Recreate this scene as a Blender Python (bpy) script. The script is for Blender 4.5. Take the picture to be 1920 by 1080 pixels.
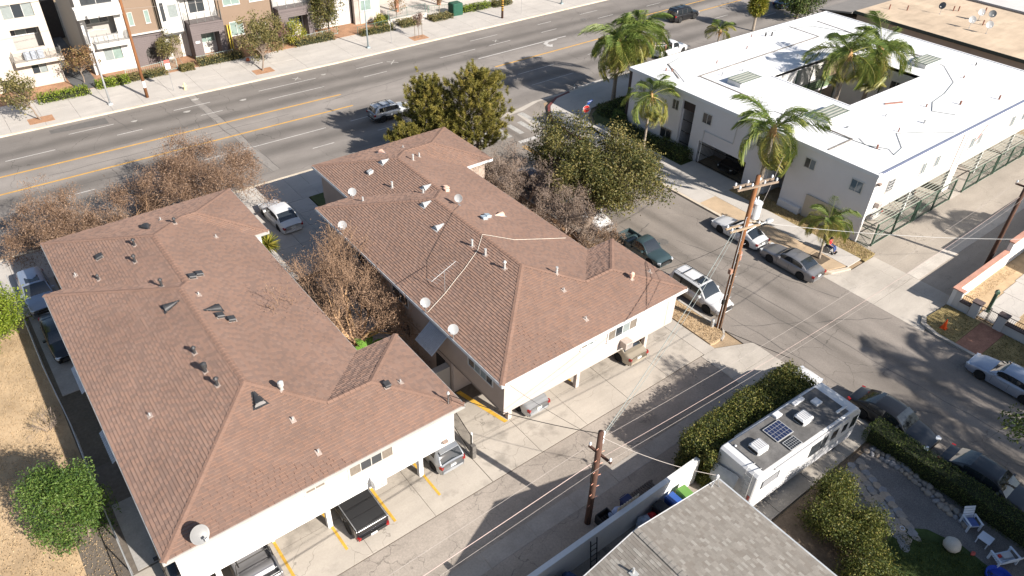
import bpy, math, random
import numpy as np
from mathutils import Vector, Matrix

for _o in list(bpy.data.objects): bpy.data.objects.remove(_o)
random.seed(7); NR = np.random.default_rng(11)
SC = bpy.context.scene; COL = SC.collection
rad = math.radians

# ---------------------------------------------------------------- camera
CAMZ = 32.0
def cam_axes(pitch, roll, yaw):
    fw = Vector((math.sin(yaw)*math.cos(pitch), math.cos(yaw)*math.cos(pitch), -math.sin(pitch)))
    rt = Vector((math.cos(yaw), -math.sin(yaw), 0)); up = rt.cross(fw)
    c, s = math.cos(roll), math.sin(roll)
    return rt*c+up*s, up*c-rt*s, fw
_r, _u, _f = cam_axes(rad(37.283), rad(2.223), rad(39.203))
cd = bpy.data.cameras.new('camera'); cam = bpy.data.objects.new('camera', cd); COL.objects.link(cam)
cd.sensor_width = 36.0; cd.lens = 36.0*1387.67/1920.0; cd.clip_start = 0.1; cd.clip_end = 3000
cam.matrix_world = Matrix(((_r.x, _u.x, -_f.x, 0), (_r.y, _u.y, -_f.y, 0), (_r.z, _u.z, -_f.z, CAMZ), (0, 0, 0, 1)))
SC.camera = cam

# ---------------------------------------------------------------- sky, sun, exposure
SUN_EL = rad(30.8); SUN_AZ = (0.252, -0.968)
W = bpy.data.worlds.new('World'); SC.world = W; W.use_nodes = True
nt = W.node_tree; nt.nodes.clear()
sky = nt.nodes.new('ShaderNodeTexSky'); sky.sky_type = 'NISHITA'; sky.sun_disc = False
sky.sun_elevation = SUN_EL; sky.sun_rotation = math.atan2(SUN_AZ[0], SUN_AZ[1]); sky.air_density = 1.0; sky.dust_density = 1.2
bg = nt.nodes.new('ShaderNodeBackground'); bg.inputs[1].default_value = 0.068
wo = nt.nodes.new('ShaderNodeOutputWorld'); nt.links.new(sky.outputs[0], bg.inputs[0]); nt.links.new(bg.outputs[0], wo.inputs[0])
sl = bpy.data.lights.new('sun', 'SUN'); sl.energy = 5.0; sl.angle = rad(0.53); sl.color = (1.0, 0.935, 0.855)
so = bpy.data.objects.new('sun', sl); COL.objects.link(so); so.location = (20, -40, 60)
_sd = Vector((SUN_AZ[0]*math.cos(SUN_EL), SUN_AZ[1]*math.cos(SUN_EL), math.sin(SUN_EL)))
so.rotation_euler = (-_sd).to_track_quat('-Z', 'Y').to_euler()
SC.view_settings.view_transform = 'Standard'; SC.view_settings.look = 'None'
SC.view_settings.exposure = 1.1; SC.view_settings.gamma = 1.0; SC.view_settings.use_curve_mapping = False

# ---------------------------------------------------------------- materials
MATS = {}
def _nd(t, k, **kw):
    n = t.nodes.new(k)
    for a, b in kw.items(): setattr(n, a, b)
    return n
def mat(name, col, rough=.8, metal=0., noise=((3., .12),), bump=None, spec=.3, coords='Object', emit=None, stretch=None, coat=0., trans=0., alpha=1.):
    """Principled with a base colour broken up by layered noise (scale, amount) and an optional noise bump (scale, strength)."""
    if name in MATS: return MATS[name]
    m = bpy.data.materials.new(name); m.use_nodes = True; t = m.node_tree; t.nodes.clear()
    out = _nd(t, 'ShaderNodeOutputMaterial'); p = _nd(t, 'ShaderNodeBsdfPrincipled'); t.links.new(p.outputs[0], out.inputs[0])
    p.inputs['Roughness'].default_value = rough; p.inputs['Metallic'].default_value = metal
    p.inputs['Specular IOR Level'].default_value = spec; p.inputs['Coat Weight'].default_value = coat; p.inputs['Coat Roughness'].default_value = .06
    p.inputs['Transmission Weight'].default_value = trans; p.inputs['Alpha'].default_value = alpha
    if emit: p.inputs['Emission Color'].default_value = (*emit[0], 1); p.inputs['Emission Strength'].default_value = emit[1]
    tc = _nd(t, 'ShaderNodeTexCoord'); vec = tc.outputs[coords]
    if stretch:
        mp = _nd(t, 'ShaderNodeMapping'); mp.inputs['Scale'].default_value = stretch; t.links.new(vec, mp.inputs[0]); vec = mp.outputs[0]
    cur = None
    for sc, am in (noise or ()):
        n = _nd(t, 'ShaderNodeTexNoise'); n.inputs['Scale'].default_value = sc; n.inputs['Detail'].default_value = 4; n.inputs['Roughness'].default_value = .65
        t.links.new(vec, n.inputs['Vector'])
        mr = _nd(t, 'ShaderNodeMapRange'); mr.inputs[1].default_value = .3; mr.inputs[2].default_value = .7; mr.inputs[3].default_value = 1-am; mr.inputs[4].default_value = 1+am
        t.links.new(n.outputs[0], mr.inputs[0])
        if cur is None: cur = mr.outputs[0]
        else:
            mm = _nd(t, 'ShaderNodeMath', operation='MULTIPLY'); t.links.new(cur, mm.inputs[0]); t.links.new(mr.outputs[0], mm.inputs[1]); cur = mm.outputs[0]
    if cur is None: p.inputs['Base Color'].default_value = (*col, 1)
    else:
        vm = _nd(t, 'ShaderNodeVectorMath', operation='SCALE'); vm.inputs[0].default_value = col
        t.links.new(cur, vm.inputs['Scale']); t.links.new(vm.outputs[0], p.inputs['Base Color'])
    if bump:
        n = _nd(t, 'ShaderNodeTexNoise'); n.inputs['Scale'].default_value = bump[0]; n.inputs['Detail'].default_value = 5; t.links.new(vec, n.inputs['Vector'])
        b = _nd(t, 'ShaderNodeBump'); b.inputs['Strength'].default_value = bump[1]; b.inputs['Distance'].default_value = .02
        t.links.new(n.outputs[0], b.inputs['Height']); t.links.new(b.outputs[0], p.inputs['Normal'])
    MATS[name] = m; return m

def ramp_mat(name, base, axis, lo, hi, stops, cracks=None, rough=.9, patches=.1, speck=.16, blot=None):
    """Asphalt / concrete: wear bands across the road (stops along one axis), patchy tone, aggregate speckle, crack network."""
    m = bpy.data.materials.new(name); m.use_nodes = True; t = m.node_tree; t.nodes.clear(); L = t.links.new
    out = _nd(t, 'ShaderNodeOutputMaterial'); p = _nd(t, 'ShaderNodeBsdfPrincipled'); L(p.outputs[0], out.inputs[0])
    p.inputs['Roughness'].default_value = rough; p.inputs['Specular IOR Level'].default_value = .25
    tc = _nd(t, 'ShaderNodeTexCoord'); vec = tc.outputs['Object']
    sx = _nd(t, 'ShaderNodeSeparateXYZ'); L(vec, sx.inputs[0])
    wob = _nd(t, 'ShaderNodeTexNoise'); wob.inputs['Scale'].default_value = .12; wob.inputs['Detail'].default_value = 3; L(vec, wob.inputs['Vector'])
    wm = _nd(t, 'ShaderNodeMath', operation='MULTIPLY_ADD'); wm.inputs[1].default_value = .9; L(wob.outputs[0], wm.inputs[0]); L(sx.outputs[axis], wm.inputs[2])
    mr = _nd(t, 'ShaderNodeMapRange'); mr.inputs[1].default_value = lo+.45; mr.inputs[2].default_value = hi+.45; L(wm.outputs[0], mr.inputs[0])
    cr = _nd(t, 'ShaderNodeValToRGB'); e = cr.color_ramp.elements
    e[0].position = stops[0][0]; e[0].color = (stops[0][1],)*3+(1,); e[1].position = stops[-1][0]; e[1].color = (stops[-1][1],)*3+(1,)
    for ps, v in stops[1:-1]:
        x = e.new(ps); x.color = (v, v, v, 1)
    cr.color_ramp.interpolation = 'EASE'; L(mr.outputs[0], cr.inputs[0])
    cur = cr.outputs[0]
    def mul(a, b):
        q = _nd(t, 'ShaderNodeMath', operation='MULTIPLY'); L(a, q.inputs[0]); L(b, q.inputs[1]); return q.outputs[0]
    for sc, am, dt, st in ((.25, patches, 3, None), (1.1, patches*.8, 4, (.25, 1, 1) if axis == 1 else (1, .25, 1)), (9, speck*.6, 3, None), (45, speck, 2, None)):
        v2 = vec
        if st:
            mp = _nd(t, 'ShaderNodeMapping'); mp.inputs['Scale'].default_value = st; L(vec, mp.inputs[0]); v2 = mp.outputs[0]
        n = _nd(t, 'ShaderNodeTexNoise'); n.inputs['Scale'].default_value = sc; n.inputs['Detail'].default_value = dt; n.inputs['Roughness'].default_value = .6; L(v2, n.inputs['Vector'])
        r = _nd(t, 'ShaderNodeMapRange'); r.inputs[1].default_value = .3; r.inputs[2].default_value = .7; r.inputs[3].default_value = 1-am; r.inputs[4].default_value = 1+am
        L(n.outputs[0], r.inputs[0]); cur = mul(cur, r.outputs[0])
    if blot:   # dark oil / tyre stains with soft blotchy outlines
        n = _nd(t, 'ShaderNodeTexNoise'); n.inputs['Scale'].default_value = blot[0]; n.inputs['Detail'].default_value = 5; n.inputs['Roughness'].default_value = .55; L(vec, n.inputs['Vector'])
        r = _nd(t, 'ShaderNodeMapRange'); r.inputs[1].default_value = .56; r.inputs[2].default_value = .72; r.inputs[3].default_value = 1; r.inputs[4].default_value = 1-blot[1]; L(n.outputs[0], r.inputs[0]); cur = mul(cur, r.outputs[0])
    if cracks:
        for sc, wd, dk in cracks:
            wn = _nd(t, 'ShaderNodeTexNoise'); wn.inputs['Scale'].default_value = sc*2.5; wn.inputs['Detail'].default_value = 3; L(vec, wn.inputs['Vector'])
            ad = _nd(t, 'ShaderNodeMixRGB'); ad.blend_type = 'ADD'; ad.inputs[0].default_value = .55/sc; L(vec, ad.inputs[1]); L(wn.outputs['Color'], ad.inputs[2])
            vo = _nd(t, 'ShaderNodeTexVoronoi', feature='DISTANCE_TO_EDGE'); vo.inputs['Scale'].default_value = sc; L(ad.outputs[0], vo.inputs['Vector'])
            r = _nd(t, 'ShaderNodeMapRange'); r.inputs[1].default_value = wd*.3; r.inputs[2].default_value = wd; r.inputs[3].default_value = 1-dk; r.inputs[4].default_value = 1; L(vo.outputs[0], r.inputs[0])
            gate = _nd(t, 'ShaderNodeTexNoise'); gate.inputs['Scale'].default_value = sc*.5; L(vec, gate.inputs['Vector'])
            g2 = _nd(t, 'ShaderNodeMapRange'); g2.inputs[1].default_value = .42; g2.inputs[2].default_value = .55; L(gate.outputs[0], g2.inputs[0])
            mx = _nd(t, 'ShaderNodeMix'); L(g2.outputs[0], mx.inputs[0]); mx.inputs[2].default_value = 1; L(r.outputs[0], mx.inputs[3]); cur = mul(cur, mx.outputs[0])
    vm = _nd(t, 'ShaderNodeVectorMath', operation='SCALE'); vm.inputs[0].default_value = base; L(cur, vm.inputs['Scale']); L(vm.outputs[0], p.inputs['Base Color'])
    n = _nd(t, 'ShaderNodeTexNoise'); n.inputs['Scale'].default_value = 30; n.inputs['Detail'].default_value = 4; L(vec, n.inputs['Vector'])
    b = _nd(t, 'ShaderNodeBump'); b.inputs['Strength'].default_value = .35; b.inputs['Distance'].default_value = .02; L(n.outputs[0], b.inputs['Height']); L(b.outputs[0], p.inputs['Normal'])
    MATS[name] = m; return m

def leaf_mat(name, stops, trans=.3, rough=.6):
    """Leaf colour from the per-face attribute 'tint'; part of the light passes through the leaf."""
    m = bpy.data.materials.new(name); m.use_nodes = True; t = m.node_tree; t.nodes.clear(); L = t.links.new
    out = _nd(t, 'ShaderNodeOutputMaterial'); at = _nd(t, 'ShaderNodeAttribute', attribute_name='tint')
    cr = _nd(t, 'ShaderNodeValToRGB'); e = cr.color_ramp.elements; L(at.outputs['Fac'], cr.inputs[0])
    e[0].position = 0; e[0].color = (*stops[0], 1); e[1].position = 1; e[1].color = (*stops[-1], 1)
    for i, c in enumerate(stops[1:-1]):
        x = e.new((i+1)/(len(stops)-1)); x.color = (*c, 1)
    p = _nd(t, 'ShaderNodeBsdfPrincipled'); p.inputs['Roughness'].default_value = rough; p.inputs['Specular IOR Level'].default_value = .35; L(cr.outputs[0], p.inputs['Base Color'])
    tr = _nd(t, 'ShaderNodeBsdfTranslucent'); L(cr.outputs[0], tr.inputs[0])
    mx = _nd(t, 'ShaderNodeMixShader'); mx.inputs[0].default_value = trans; L(p.outputs[0], mx.inputs[1]); L(tr.outputs[0], mx.inputs[2]); L(mx.outputs[0], out.inputs[0])
    MATS[name] = m; return m

# ---------------------------------------------------------------- mesh builder and scene bookkeeping
def V(*a): return Vector(a)
class MB:
    def __init__(s): s.v = []; s.f = []; s.m = []
    def add(s, vs, fs, m=0):
        o = len(s.v); s.v += [tuple(x) for x in vs]; s.f += [tuple(i+o for i in f) for f in fs]; s.m += [m]*len(fs); return s
    def poly(s, pts, m=0): return s.add(pts, [tuple(range(len(pts)))], m)
    def box(s, a, b, m=0, skip=()):
        x0, y0, z0 = a; x1, y1, z1 = b
        vs = [(x0, y0, z0), (x1, y0, z0), (x1, y1, z0), (x0, y1, z0), (x0, y0, z1), (x1, y0, z1), (x1, y1, z1), (x0, y1, z1)]
        fs = [(0, 3, 2, 1), (4, 5, 6, 7), (0, 1, 5, 4), (1, 2, 6, 5), (2, 3, 7, 6), (3, 0, 4, 7)]
        return s.add(vs, [f for i, f in enumerate(fs) if i not in skip], m)
    def obox(s, c, size, M=None, m=0):
        hx, hy, hz = [k/2 for k in size]; c = Vector(c)
        vs = [Vector((x, y, z)) for z in (-hz, hz) for x, y in ((-hx, -hy), (hx, -hy), (hx, hy), (-hx, hy))]
        if M is not None: vs = [M @ q for q in vs]
        return s.add([q+c for q in vs], [(0, 3, 2, 1), (4, 5, 6, 7), (0, 1, 5, 4), (1, 2, 6, 5), (2, 3, 7, 6), (3, 0, 4, 7)], m)
    def bbox(s, a, b, bv=.03, m=0):
        """box with chamfered vertical and top edges"""
        x0, y0, z0 = a; x1, y1, z1 = b
        def ring(i, z): return [(x0+bv+i, y0+i, z), (x1-bv-i, y0+i, z), (x1-i, y0+bv+i, z), (x1-i, y1-bv-i, z), (x1-bv-i, y1-i, z), (x0+bv+i, y1-i, z), (x0+i, y1-bv-i, z), (x0+i, y0+bv+i, z)]
        vs = ring(0, z0)+ring(0, z1-bv)+ring(bv, z1); fs = []
        for k in (0, 8):
            for i in range(8): j = (i+1) % 8; fs.append((k+i, k+j, k+8+j, k+8+i))
        fs.append(tuple(range(16, 24))); fs.append(tuple(reversed(range(8))))
        return s.add(vs, fs, m)
    def prism(s, poly, z0, z1, m=0, top=True, bottom=True):
        n = len(poly)
        vs = [(x, y, z0) for x, y in poly]+[(x, y, z1) for x, y in poly]
        fs = [(i, (i+1) % n, n+(i+1) % n, n+i) for i in range(n)]
        if top: fs.append(tuple(range(n, 2*n)))
        if bottom: fs.append(tuple(reversed(range(n))))
        return s.add(vs, fs, m)
    def cyl(s, p0, p1, r0, r1=None, n=10, m=0, caps=True):
        p0 = Vector(p0); p1 = Vector(p1); r1 = r0 if r1 is None else r1
        d = (p1-p0).normalized(); a = d.orthogonal().normalized(); b = d.cross(a)
        vs = []
        for p, r in ((p0, r0), (p1, r1)):
            for i in range(n):
                t = 2*math.pi*i/n; vs.append(p+a*(r*math.cos(t))+b*(r*math.sin(t)))
        fs = [(i, (i+1) % n, n+(i+1) % n, n+i) for i in range(n)]
        if caps: fs += [tuple(reversed(range(n))), tuple(range(n, 2*n))]
        return s.add(vs, fs, m)
    def tube(s, pts, r, n=5, m=0):
        pts = [Vector(p) for p in pts]; vs = []; k = len(pts)
        for i, p in enumerate(pts):
            d = (pts[min(i+1, k-1)]-pts[max(i-1, 0)]).normalized()
            a = d.cross(Vector((0.13, 0.07, 1)) if abs(d.z) < .95 else Vector((1, 0.1, 0))).normalized(); b = d.cross(a)
            rr = r[i] if isinstance(r, (list, tuple)) else r
            for j in range(n):
                t = 2*math.pi*j/n; vs.append(p+a*(rr*math.cos(t))+b*(rr*math.sin(t)))
        fs = [(i*n+j, i*n+(j+1) % n, (i+1)*n+(j+1) % n, (i+1)*n+j) for i in range(k-1) for j in range(n)]
        fs += [tuple(reversed(range(n))), tuple(range((k-1)*n, k*n))]
        return s.add(vs, fs, m)
    def lathe(s, prof, M=None, n=16, m=0, c=(0, 0, 0)):
        """profile of (radius, height) turned about the z axis, then moved by M and c"""
        c = Vector(c); vs = []
        for r, z in prof:
            for j in range(n):
                t = 2*math.pi*j/n; q = Vector((r*math.cos(t), r*math.sin(t), z)); vs.append((M @ q if M is not None else q)+c)
        fs = [(i*n+j, i*n+(j+1) % n, (i+1)*n+(j+1) % n, (i+1)*n+j) for i in range(len(prof)-1) for j in range(n)]
        if prof[0][0] > 1e-4: fs.append(tuple(reversed(range(n))))
        if prof[-1][0] > 1e-4: fs.append(tuple(range((len(prof)-1)*n, len(prof)*n)))
        return s.add(vs, fs, m)
    def mesh(s, name, mats, smooth=False):
        me = bpy.data.meshes.new(name); me.from_pydata(s.v, [], s.f)
        for x in (mats if isinstance(mats, (list, tuple)) else [mats]): me.materials.append(x)
        if any(s.m): me.polygons.foreach_set('material_index', s.m)
        if smooth: me.polygons.foreach_set('use_smooth', [True]*len(me.polygons))
        me.update(); return me
    def build(s, name, mats, parent=None, smooth=False):
        return link(name, s.mesh(name, mats, smooth), parent)
def link(name, me, parent=None, loc=None):
    o = bpy.data.objects.new(name, me); COL.objects.link(o)
    if parent is not None:
        o.parent = parent
        if parent.type == 'EMPTY': o.matrix_parent_inverse = base_inv(parent)
    if loc is not None: o.location = loc
    return o
BASE = {}
def base_inv(e): return BASE.get(e.name, Matrix())
def tag(o, label=None, cat=None, group=None, kind=None):
    if label: o['label'] = label
    if cat: o['category'] = cat
    if group: o['group'] = group
    if kind: o['kind'] = kind
    return o
def thing(name, label, cat, loc=(0, 0, 0), group=None, local=False):
    """Empty at the thing's base. Parts are given in world coordinates unless local."""
    o = bpy.data.objects.new(name, None); COL.objects.link(o); o.location = loc; o.empty_display_size = .3
    if not local: BASE[o.name] = Matrix.Translation(-Vector(loc))
    return tag(o, label, cat, group)
def struct(name, mb, mats, kind='structure'):
    return tag(mb.build(name, mats), kind=kind)
def np_mesh(name, verts, quads, mats, tint=None, nside=4, smooth=False, midx=None):
    me = bpy.data.meshes.new(name); nv = len(verts); nf = len(quads)
    me.vertices.add(nv); me.vertices.foreach_set('co', np.asarray(verts, np.float32).ravel())
    me.loops.add(nf*nside); me.loops.foreach_set('vertex_index', np.asarray(quads, np.int32).ravel())
    me.polygons.add(nf); me.polygons.foreach_set('loop_start', np.arange(0, nf*nside, nside, dtype=np.int32))
    for x in (mats if isinstance(mats, (list, tuple)) else [mats]): me.materials.append(x)
    if midx is not None: me.polygons.foreach_set('material_index', np.asarray(midx, np.int32))
    if smooth: me.polygons.foreach_set('use_smooth', np.ones(nf, bool))
    if tint is not None:
        a = me.attributes.new('tint', 'FLOAT', 'FACE'); a.data.foreach_set('value', np.asarray(tint, np.float32))
    me.update(calc_edges=True); return me
def wire(name, label, cat, a, b, sag, r, m, group=None, n=14):
    """sagging cable between two points"""
    a = Vector(a); b = Vector(b); pts = []
    for i in range(n+1):
        t = i/n; p = a.lerp(b, t); p.z -= sag*4*t*(1-t); pts.append(p)
    return tag(MB().tube(pts, r, 4).build(name, m), label, cat, group)
# ================================================================ materials used in many places
ASPH = ramp_mat('avenue_asphalt', (.20, .18, .162), 1, 56.6, 78.35, [(0, 1.0), (.03, 1.02), (.085, .86), (.17, 1.08), (.25, .66), (.32, .98), (.40, .70), (.47, 1.12), (.55, 1.22), (.615, 1.12), (.685, .66), (.75, .95), (.82, .64), (.88, .9), (.95, .84), (1, 1.0)], cracks=((.28, .006, .45),), patches=.1, speck=.12)
STRT = ramp_mat('street_asphalt', (.212, .186, .162), 0, 35.4, 46.5, [(0, 1.05), (.12, 1.0), (.22, .95), (.32, .84), (.40, .72), (.46, .98), (.52, 1.02), (.6, .74), (.66, .95), (.76, 1.05), (.86, .95), (1, 1.05)], cracks=((.35, .007, .4),), patches=.12, speck=.14)
ALLEY = ramp_mat('alley_asphalt', (.275, .24, .205), 1, 13.0, 19.7, [(0, .9), (.3, .95), (.6, 1.0), (1, 1.05)], cracks=((.55, .013, .38), (1.5, .014, .2)), patches=.14, speck=.2, blot=(.8, .22))
CONC = ramp_mat('carport_concrete', (.385, .345, .295), 1, 19.7, 26, [(0, 1.0), (.3, 1.03), (.5, .95), (1, .88)], cracks=((.4, .006, .35),), patches=.1, speck=.07, blot=(.55, .45))
SIDEW = ramp_mat('sidewalk_concrete', (.42, .39, .355), 1, 70, 90, [(0, 1.0), (.5, .97), (1, 1.02)], cracks=((.3, .004, .3),), patches=.08, speck=.06, blot=(.5, .12))
APRON = ramp_mat('drive_concrete', (.39, .352, .305), 1, 10, 30, [(0, 1.0), (.5, 1.0), (1, 1.0)], cracks=((.35, .005, .35),), patches=.12, speck=.07, blot=(.4, .2))
TANC = mat('tan_parkway_concrete', (.40, .30, .20), .9, noise=((.6, .15), (12, .08)), bump=(20, .2))
KERB = mat('kerb_concrete', (.50, .43, .34), .85, noise=((.8, .18), (10, .1)), bump=(20, .3))
KERBG = mat('old_kerb_concrete', (.36, .33, .29), .85, noise=((.8, .2), (10, .12)), bump=(20, .3))
REDK = mat('red_kerb_paint', (.15, .045, .04), .7, noise=((1.5, .35), (8, .2)))
DIRT = mat('bare_ground', (.30, .22, .14), .95, noise=((.15, .2), (1.5, .2), (12, .15)), bump=(8, .5))
DRYG = mat('dry_grass', (.40, .29, .175), .95, noise=((.25, .2), (.9, .16), (5, .07)), bump=(12, .3))
PATCHY = mat('patchy_parkway_grass', (.26, .20, .09), .95, noise=((.4, .35), (2.2, .3), (15, .25)), bump=(25, .9))
LAWN = mat('short_lawn', (.07, .085, .03), .95, noise=((.5, .3), (3, .25), (25, .3)), bump=(30, 1.0))
GRAV = mat('dark_gravel', (.17, .16, .155), .95, noise=((.6, .2), (14, .3), (60, .4)), bump=(45, 1.0))
BRICKP = mat('brick_paving', (.30, .15, .10), .9, noise=((1.5, .25), (9, .2)), bump=(15, .4))
WPAINT = mat('road_paint_white', (.42, .40, .375), .7, noise=((.8, .15), (6, .2), (20, .25)))
YPAINT = mat('road_paint_yellow', (.50, .285, .075), .7, noise=((1.2, .15), (14, .25)))
YSTALL = mat('stall_paint_yellow', (.52, .31, .045), .7, noise=((1.2, .15), (14, .22)))
DARKP = mat('fresh_asphalt_patch', (.12, .112, .105), .9, noise=((2, .12), (40, .2)), bump=(30, .3))
TRENCH = mat('trench_asphalt_patch', (.225, .205, .185), .9, noise=((2, .12), (40, .2)), bump=(30, .3))
SEAL = mat('crack_sealant', (.075, .07, .065), .6, noise=((3, .2),))

def off(x): return 0.0 if x < 36 else 0.032*(x-36)     # the avenue bears off slightly beyond the side street
def band(y0, y1, x0, x1, n=2):
    xs = sorted({x0, x1} | ({36.0} if x0 < 36 < x1 else set()))
    return [(x, y0+off(x)) for x in xs]+[(x, y1+off(x)) for x in reversed(xs)]
def sheet(mb, poly, z, m=0): mb.poly([(x, y, z) for x, y in poly], m)

struct('ground', MB().poly([(-900, -900, -.06), (900, -900, -.06), (900, 1200, -.06), (-900, 1200, -.06)]), DIRT)
mb = MB(); sheet(mb, band(56.45, 78.45, -260, 300), 0.0); road = struct('avenue_road', mb, ASPH)
mb = MB(); sheet(mb, [(35.3, -220), (46.6, -220), (46.6, 50), (47.2, 53.2), (49.2, 56.2), (53.6, 57.15), (36, 56.46), (30.6, 56.46), (34.2, 54.4), (35.3, 51.5)], .004); street = struct('side_street', mb, STRT)
mb = MB(); sheet(mb, [(-200, 12.6), (32.0, 12.6), (32.0, 19.72), (-200, 19.72)], .002); ALLEYE = ramp_mat('east_alley_asphalt', (.315, .275, .23), 1, 13.0, 21.3, [(0, .95), (.4, 1.0), (1, 1.0)], cracks=((.5, .008, .3),), patches=.1, speck=.14, blot=(.5, .2))
mb2 = MB(); sheet(mb2, [(51.9, 12.6), (180, 12.6), (180, 21.35), (51.9, 21.35)], .002); struct('east_alley_road', mb2, ALLEYE)
alley = struct('alley_road', mb, ALLEY)


# concrete laid in slabs: each slab a piece of its own with an open joint
def slabs(name, m, x0, x1, y0, y1, nx, ny, z, gap=.022, jit=.006, thick=.1, par=None):
    par = par or tag(bpy.data.objects.new(name, None), kind='structure')
    if par.name not in COL.objects: COL.objects.link(par)
    dx = (x1-x0)/nx; dy = (y1-y0)/ny
    for i in range(nx):
        for j in range(ny):
            a, b = x0+i*dx+gap/2, x0+(i+1)*dx-gap/2; c, d = y0+j*dy+gap/2, y0+(j+1)*dy-gap/2
            zz = z+random.uniform(-jit, jit)
            MB().box((a, c, zz-thick), (b, d, zz), skip=(0,)).build('slab', m, par)
    return par
def slab_polys(name, m, polys, z, thick=.1, par=None):
    par = par or tag(bpy.data.objects.new(name, None), kind='structure')
    if par.name not in COL.objects: COL.objects.link(par)
    for p in polys: MB().prism(p, z-thick, z, bottom=False).build('slab', m, par)
    return par
JOINT = mat('joint_dirt', (.13, .11, .09), .95, noise=((4, .2),))
mb = MB(); sheet(mb, [(-3.0, 19.73), (32.3, 19.73), (32.3, 33), (-3, 33)], .001); struct('carport_base', mb, JOINT)
car_apron = slabs('carport_pavement', CONC, -2.6, 15.32, 19.76, 25.4, 5, 2, .02)
slabs('', CONC, 15.34, 32.3, 19.76, 25.4, 5, 2, .02, par=car_apron)
slabs('', CONC, 15.34, 17.2, 25.42, 27.2, 1, 1, .02, par=car_apron)
gutter = slabs('alley_gutter', mat('gutter_concrete', (.30, .275, .245), .9, noise=((.7, .15), (10, .1)), bump=(18, .3)), -30, 32, 15.72, 16.72, 22, 1, .012, gap=.03)
slabs('', mat('gutter_concrete_pale', (.44, .40, .35), .9, noise=((.7, .15), (10, .1)), bump=(18, .3)), 51.9, 90, 15.72, 16.72, 12, 1, .014, gap=.02, par=gutter)
# drive aprons where the alley meets the street
slab_polys('alley_drive_apron', APRON, [
    [(32.02, 12.7), (35.9, 12.7), (35.9, 15.0), (32.02, 15.0)], [(32.02, 15.02), (35.9, 15.02), (35.9, 17.2), (32.02, 17.2)], [(32.02, 17.22), (35.9, 17.22), (35.9, 18.6), (33.4, 19.7), (32.02, 19.7)],
    [(32.32, 19.72), (33.35, 19.72), (33.35, 23.4), (32.32, 24.4)], [(32.32, 24.42), (33.35, 23.42), (33.35, 31), (32.32, 31)],
    [(46.3, 12.4), (49.0, 13.0), (51.88, 13.0), (51.88, 16.1), (46.3, 16.1)], [(46.3, 16.12), (51.88, 16.12), (51.88, 19.4), (48.9, 19.4), (46.3, 20.3)]], .016)
# pavements: raised flags with a kerb in front
far = slabs('far_pavement', SIDEW, -60, 36, 78.62, 85.6, 32, 2, .13, gap=.02)
slab_polys('', SIDEW, [[(36+i*3, 78.62+off(36+i*3)), (39+i*3-.02, 78.62+off(39+i*3)), (39+i*3-.02, 85.6+off(39+i*3)), (36+i*3, 85.6+off(36+i*3))] for i in range(18)], .13, par=far)
mb = MB(); mb.prism(band(78.36, 78.6, -60, 120), -.05, .14); struct('far_kerb', mb, KERB)
near = slabs('near_pavement', SIDEW, -60, 30.4, 52.2, 56.28, 60, 1, .13, gap=.02)
slabs('', SIDEW, -2.5, 1.0, 48.6, 52.18, 2, 2, .13, par=near)
slabs('', SIDEW, 13.3, 20.3, 42.2, 52.18, 4, 5, .13, par=near)
slab_polys('', SIDEW, [[(30.42, 48.6), (35.1, 48.6), (35.1, 51.5), (34.0, 54.2), (30.42, 56.28)], [(20.32, 52.9), (23.5, 52.9), (23.5, 54.2), (20.32, 54.2)]], .13, par=near)
mb = MB(); mb.prism([(-60, 56.3), (30.5, 56.3), (30.5, 56.52), (-60, 56.52)], -.05, .15); mb.prism([(30.5, 56.3), (34.05, 54.3), (35.12, 51.5), (35.36, 51.5), (34.25, 54.42), (30.6, 56.52)], -.05, .15)
struct('near_kerb', mb, KERB)
mb = MB(); mb.prism([(35.1, 20.7), (35.28, 20.9), (35.28, 51.48), (35.1, 51.48)], -.05, .12); mb.prism([(34.35, 19.93), (34.85, 20.12), (35.2, 20.45), (35.36, 20.9), (35.22, 20.62), (35.08, 20.52), (34.75, 20.22), (34.3, 20.05)], -.05, .11); struct('west_kerb', mb, KERBG)
mb = MB(); mb.prism([(35.1, -120), (35.36, -120), (35.36, 12.6), (35.1, 12.6)], -.05, .13); struct('garden_kerb', mb, KERBG)
mb = MB(); mb.prism([(33.37, 20.1), (33.7, 20.0), (34.3, 20.06), (34.74, 20.23), (35.0, 20.5), (35.08, 20.9), (35.08, 34), (33.37, 34)], -.05, .1); struct('west_parkway', mb, DRYG)
mb = MB(); mb.prism([(32.3, 30), (35.08, 34.02), (35.08, 48.5), (29, 48.5), (29, 30)], -.05, .09); struct('shaded_parkway', mb, mat('leaf_litter_soil', (.22, .13, .07), .95, noise=((.8, .35), (6, .3), (30, .3)), bump=(20, .8)))
# east side of the street
cor = [(46.5, 20.9), (46.5, 49.6), (46.75, 51.6), (47.6, 53.6), (49.0, 55.3), (51.0, 56.5), (53.4, 57.0)]
inn = [(46.76, 20.9), (46.76, 49.5), (47.0, 51.5), (47.82, 53.45), (49.16, 55.08), (51.08, 56.25), (53.4, 56.75)]
mb = MB(); mb.prism([(46.5, 20.9), (46.5, 46), (46.76, 46), (46.76, 20.9)], -.05, .14); mb.prism([(46.5, 20.88), (46.76, 20.88), (47.2, 20.3), (48.8, 19.72), (48.8, 19.45), (47.1, 20.0)], -.05, .12); mb.prism([(53.42, 57.0), (120, 57.0+off(100)), (120, 56.75+off(100)), (53.42, 56.75)], -.05, .14); struct('east_kerb', mb, KERB)
mb = MB(); mb.prism([(46.5, 46.02), *cor[1:], *reversed(inn[1:]), (46.76, 46.02)], -.05, .145); struct('corner_kerb', mb, REDK)
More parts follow.
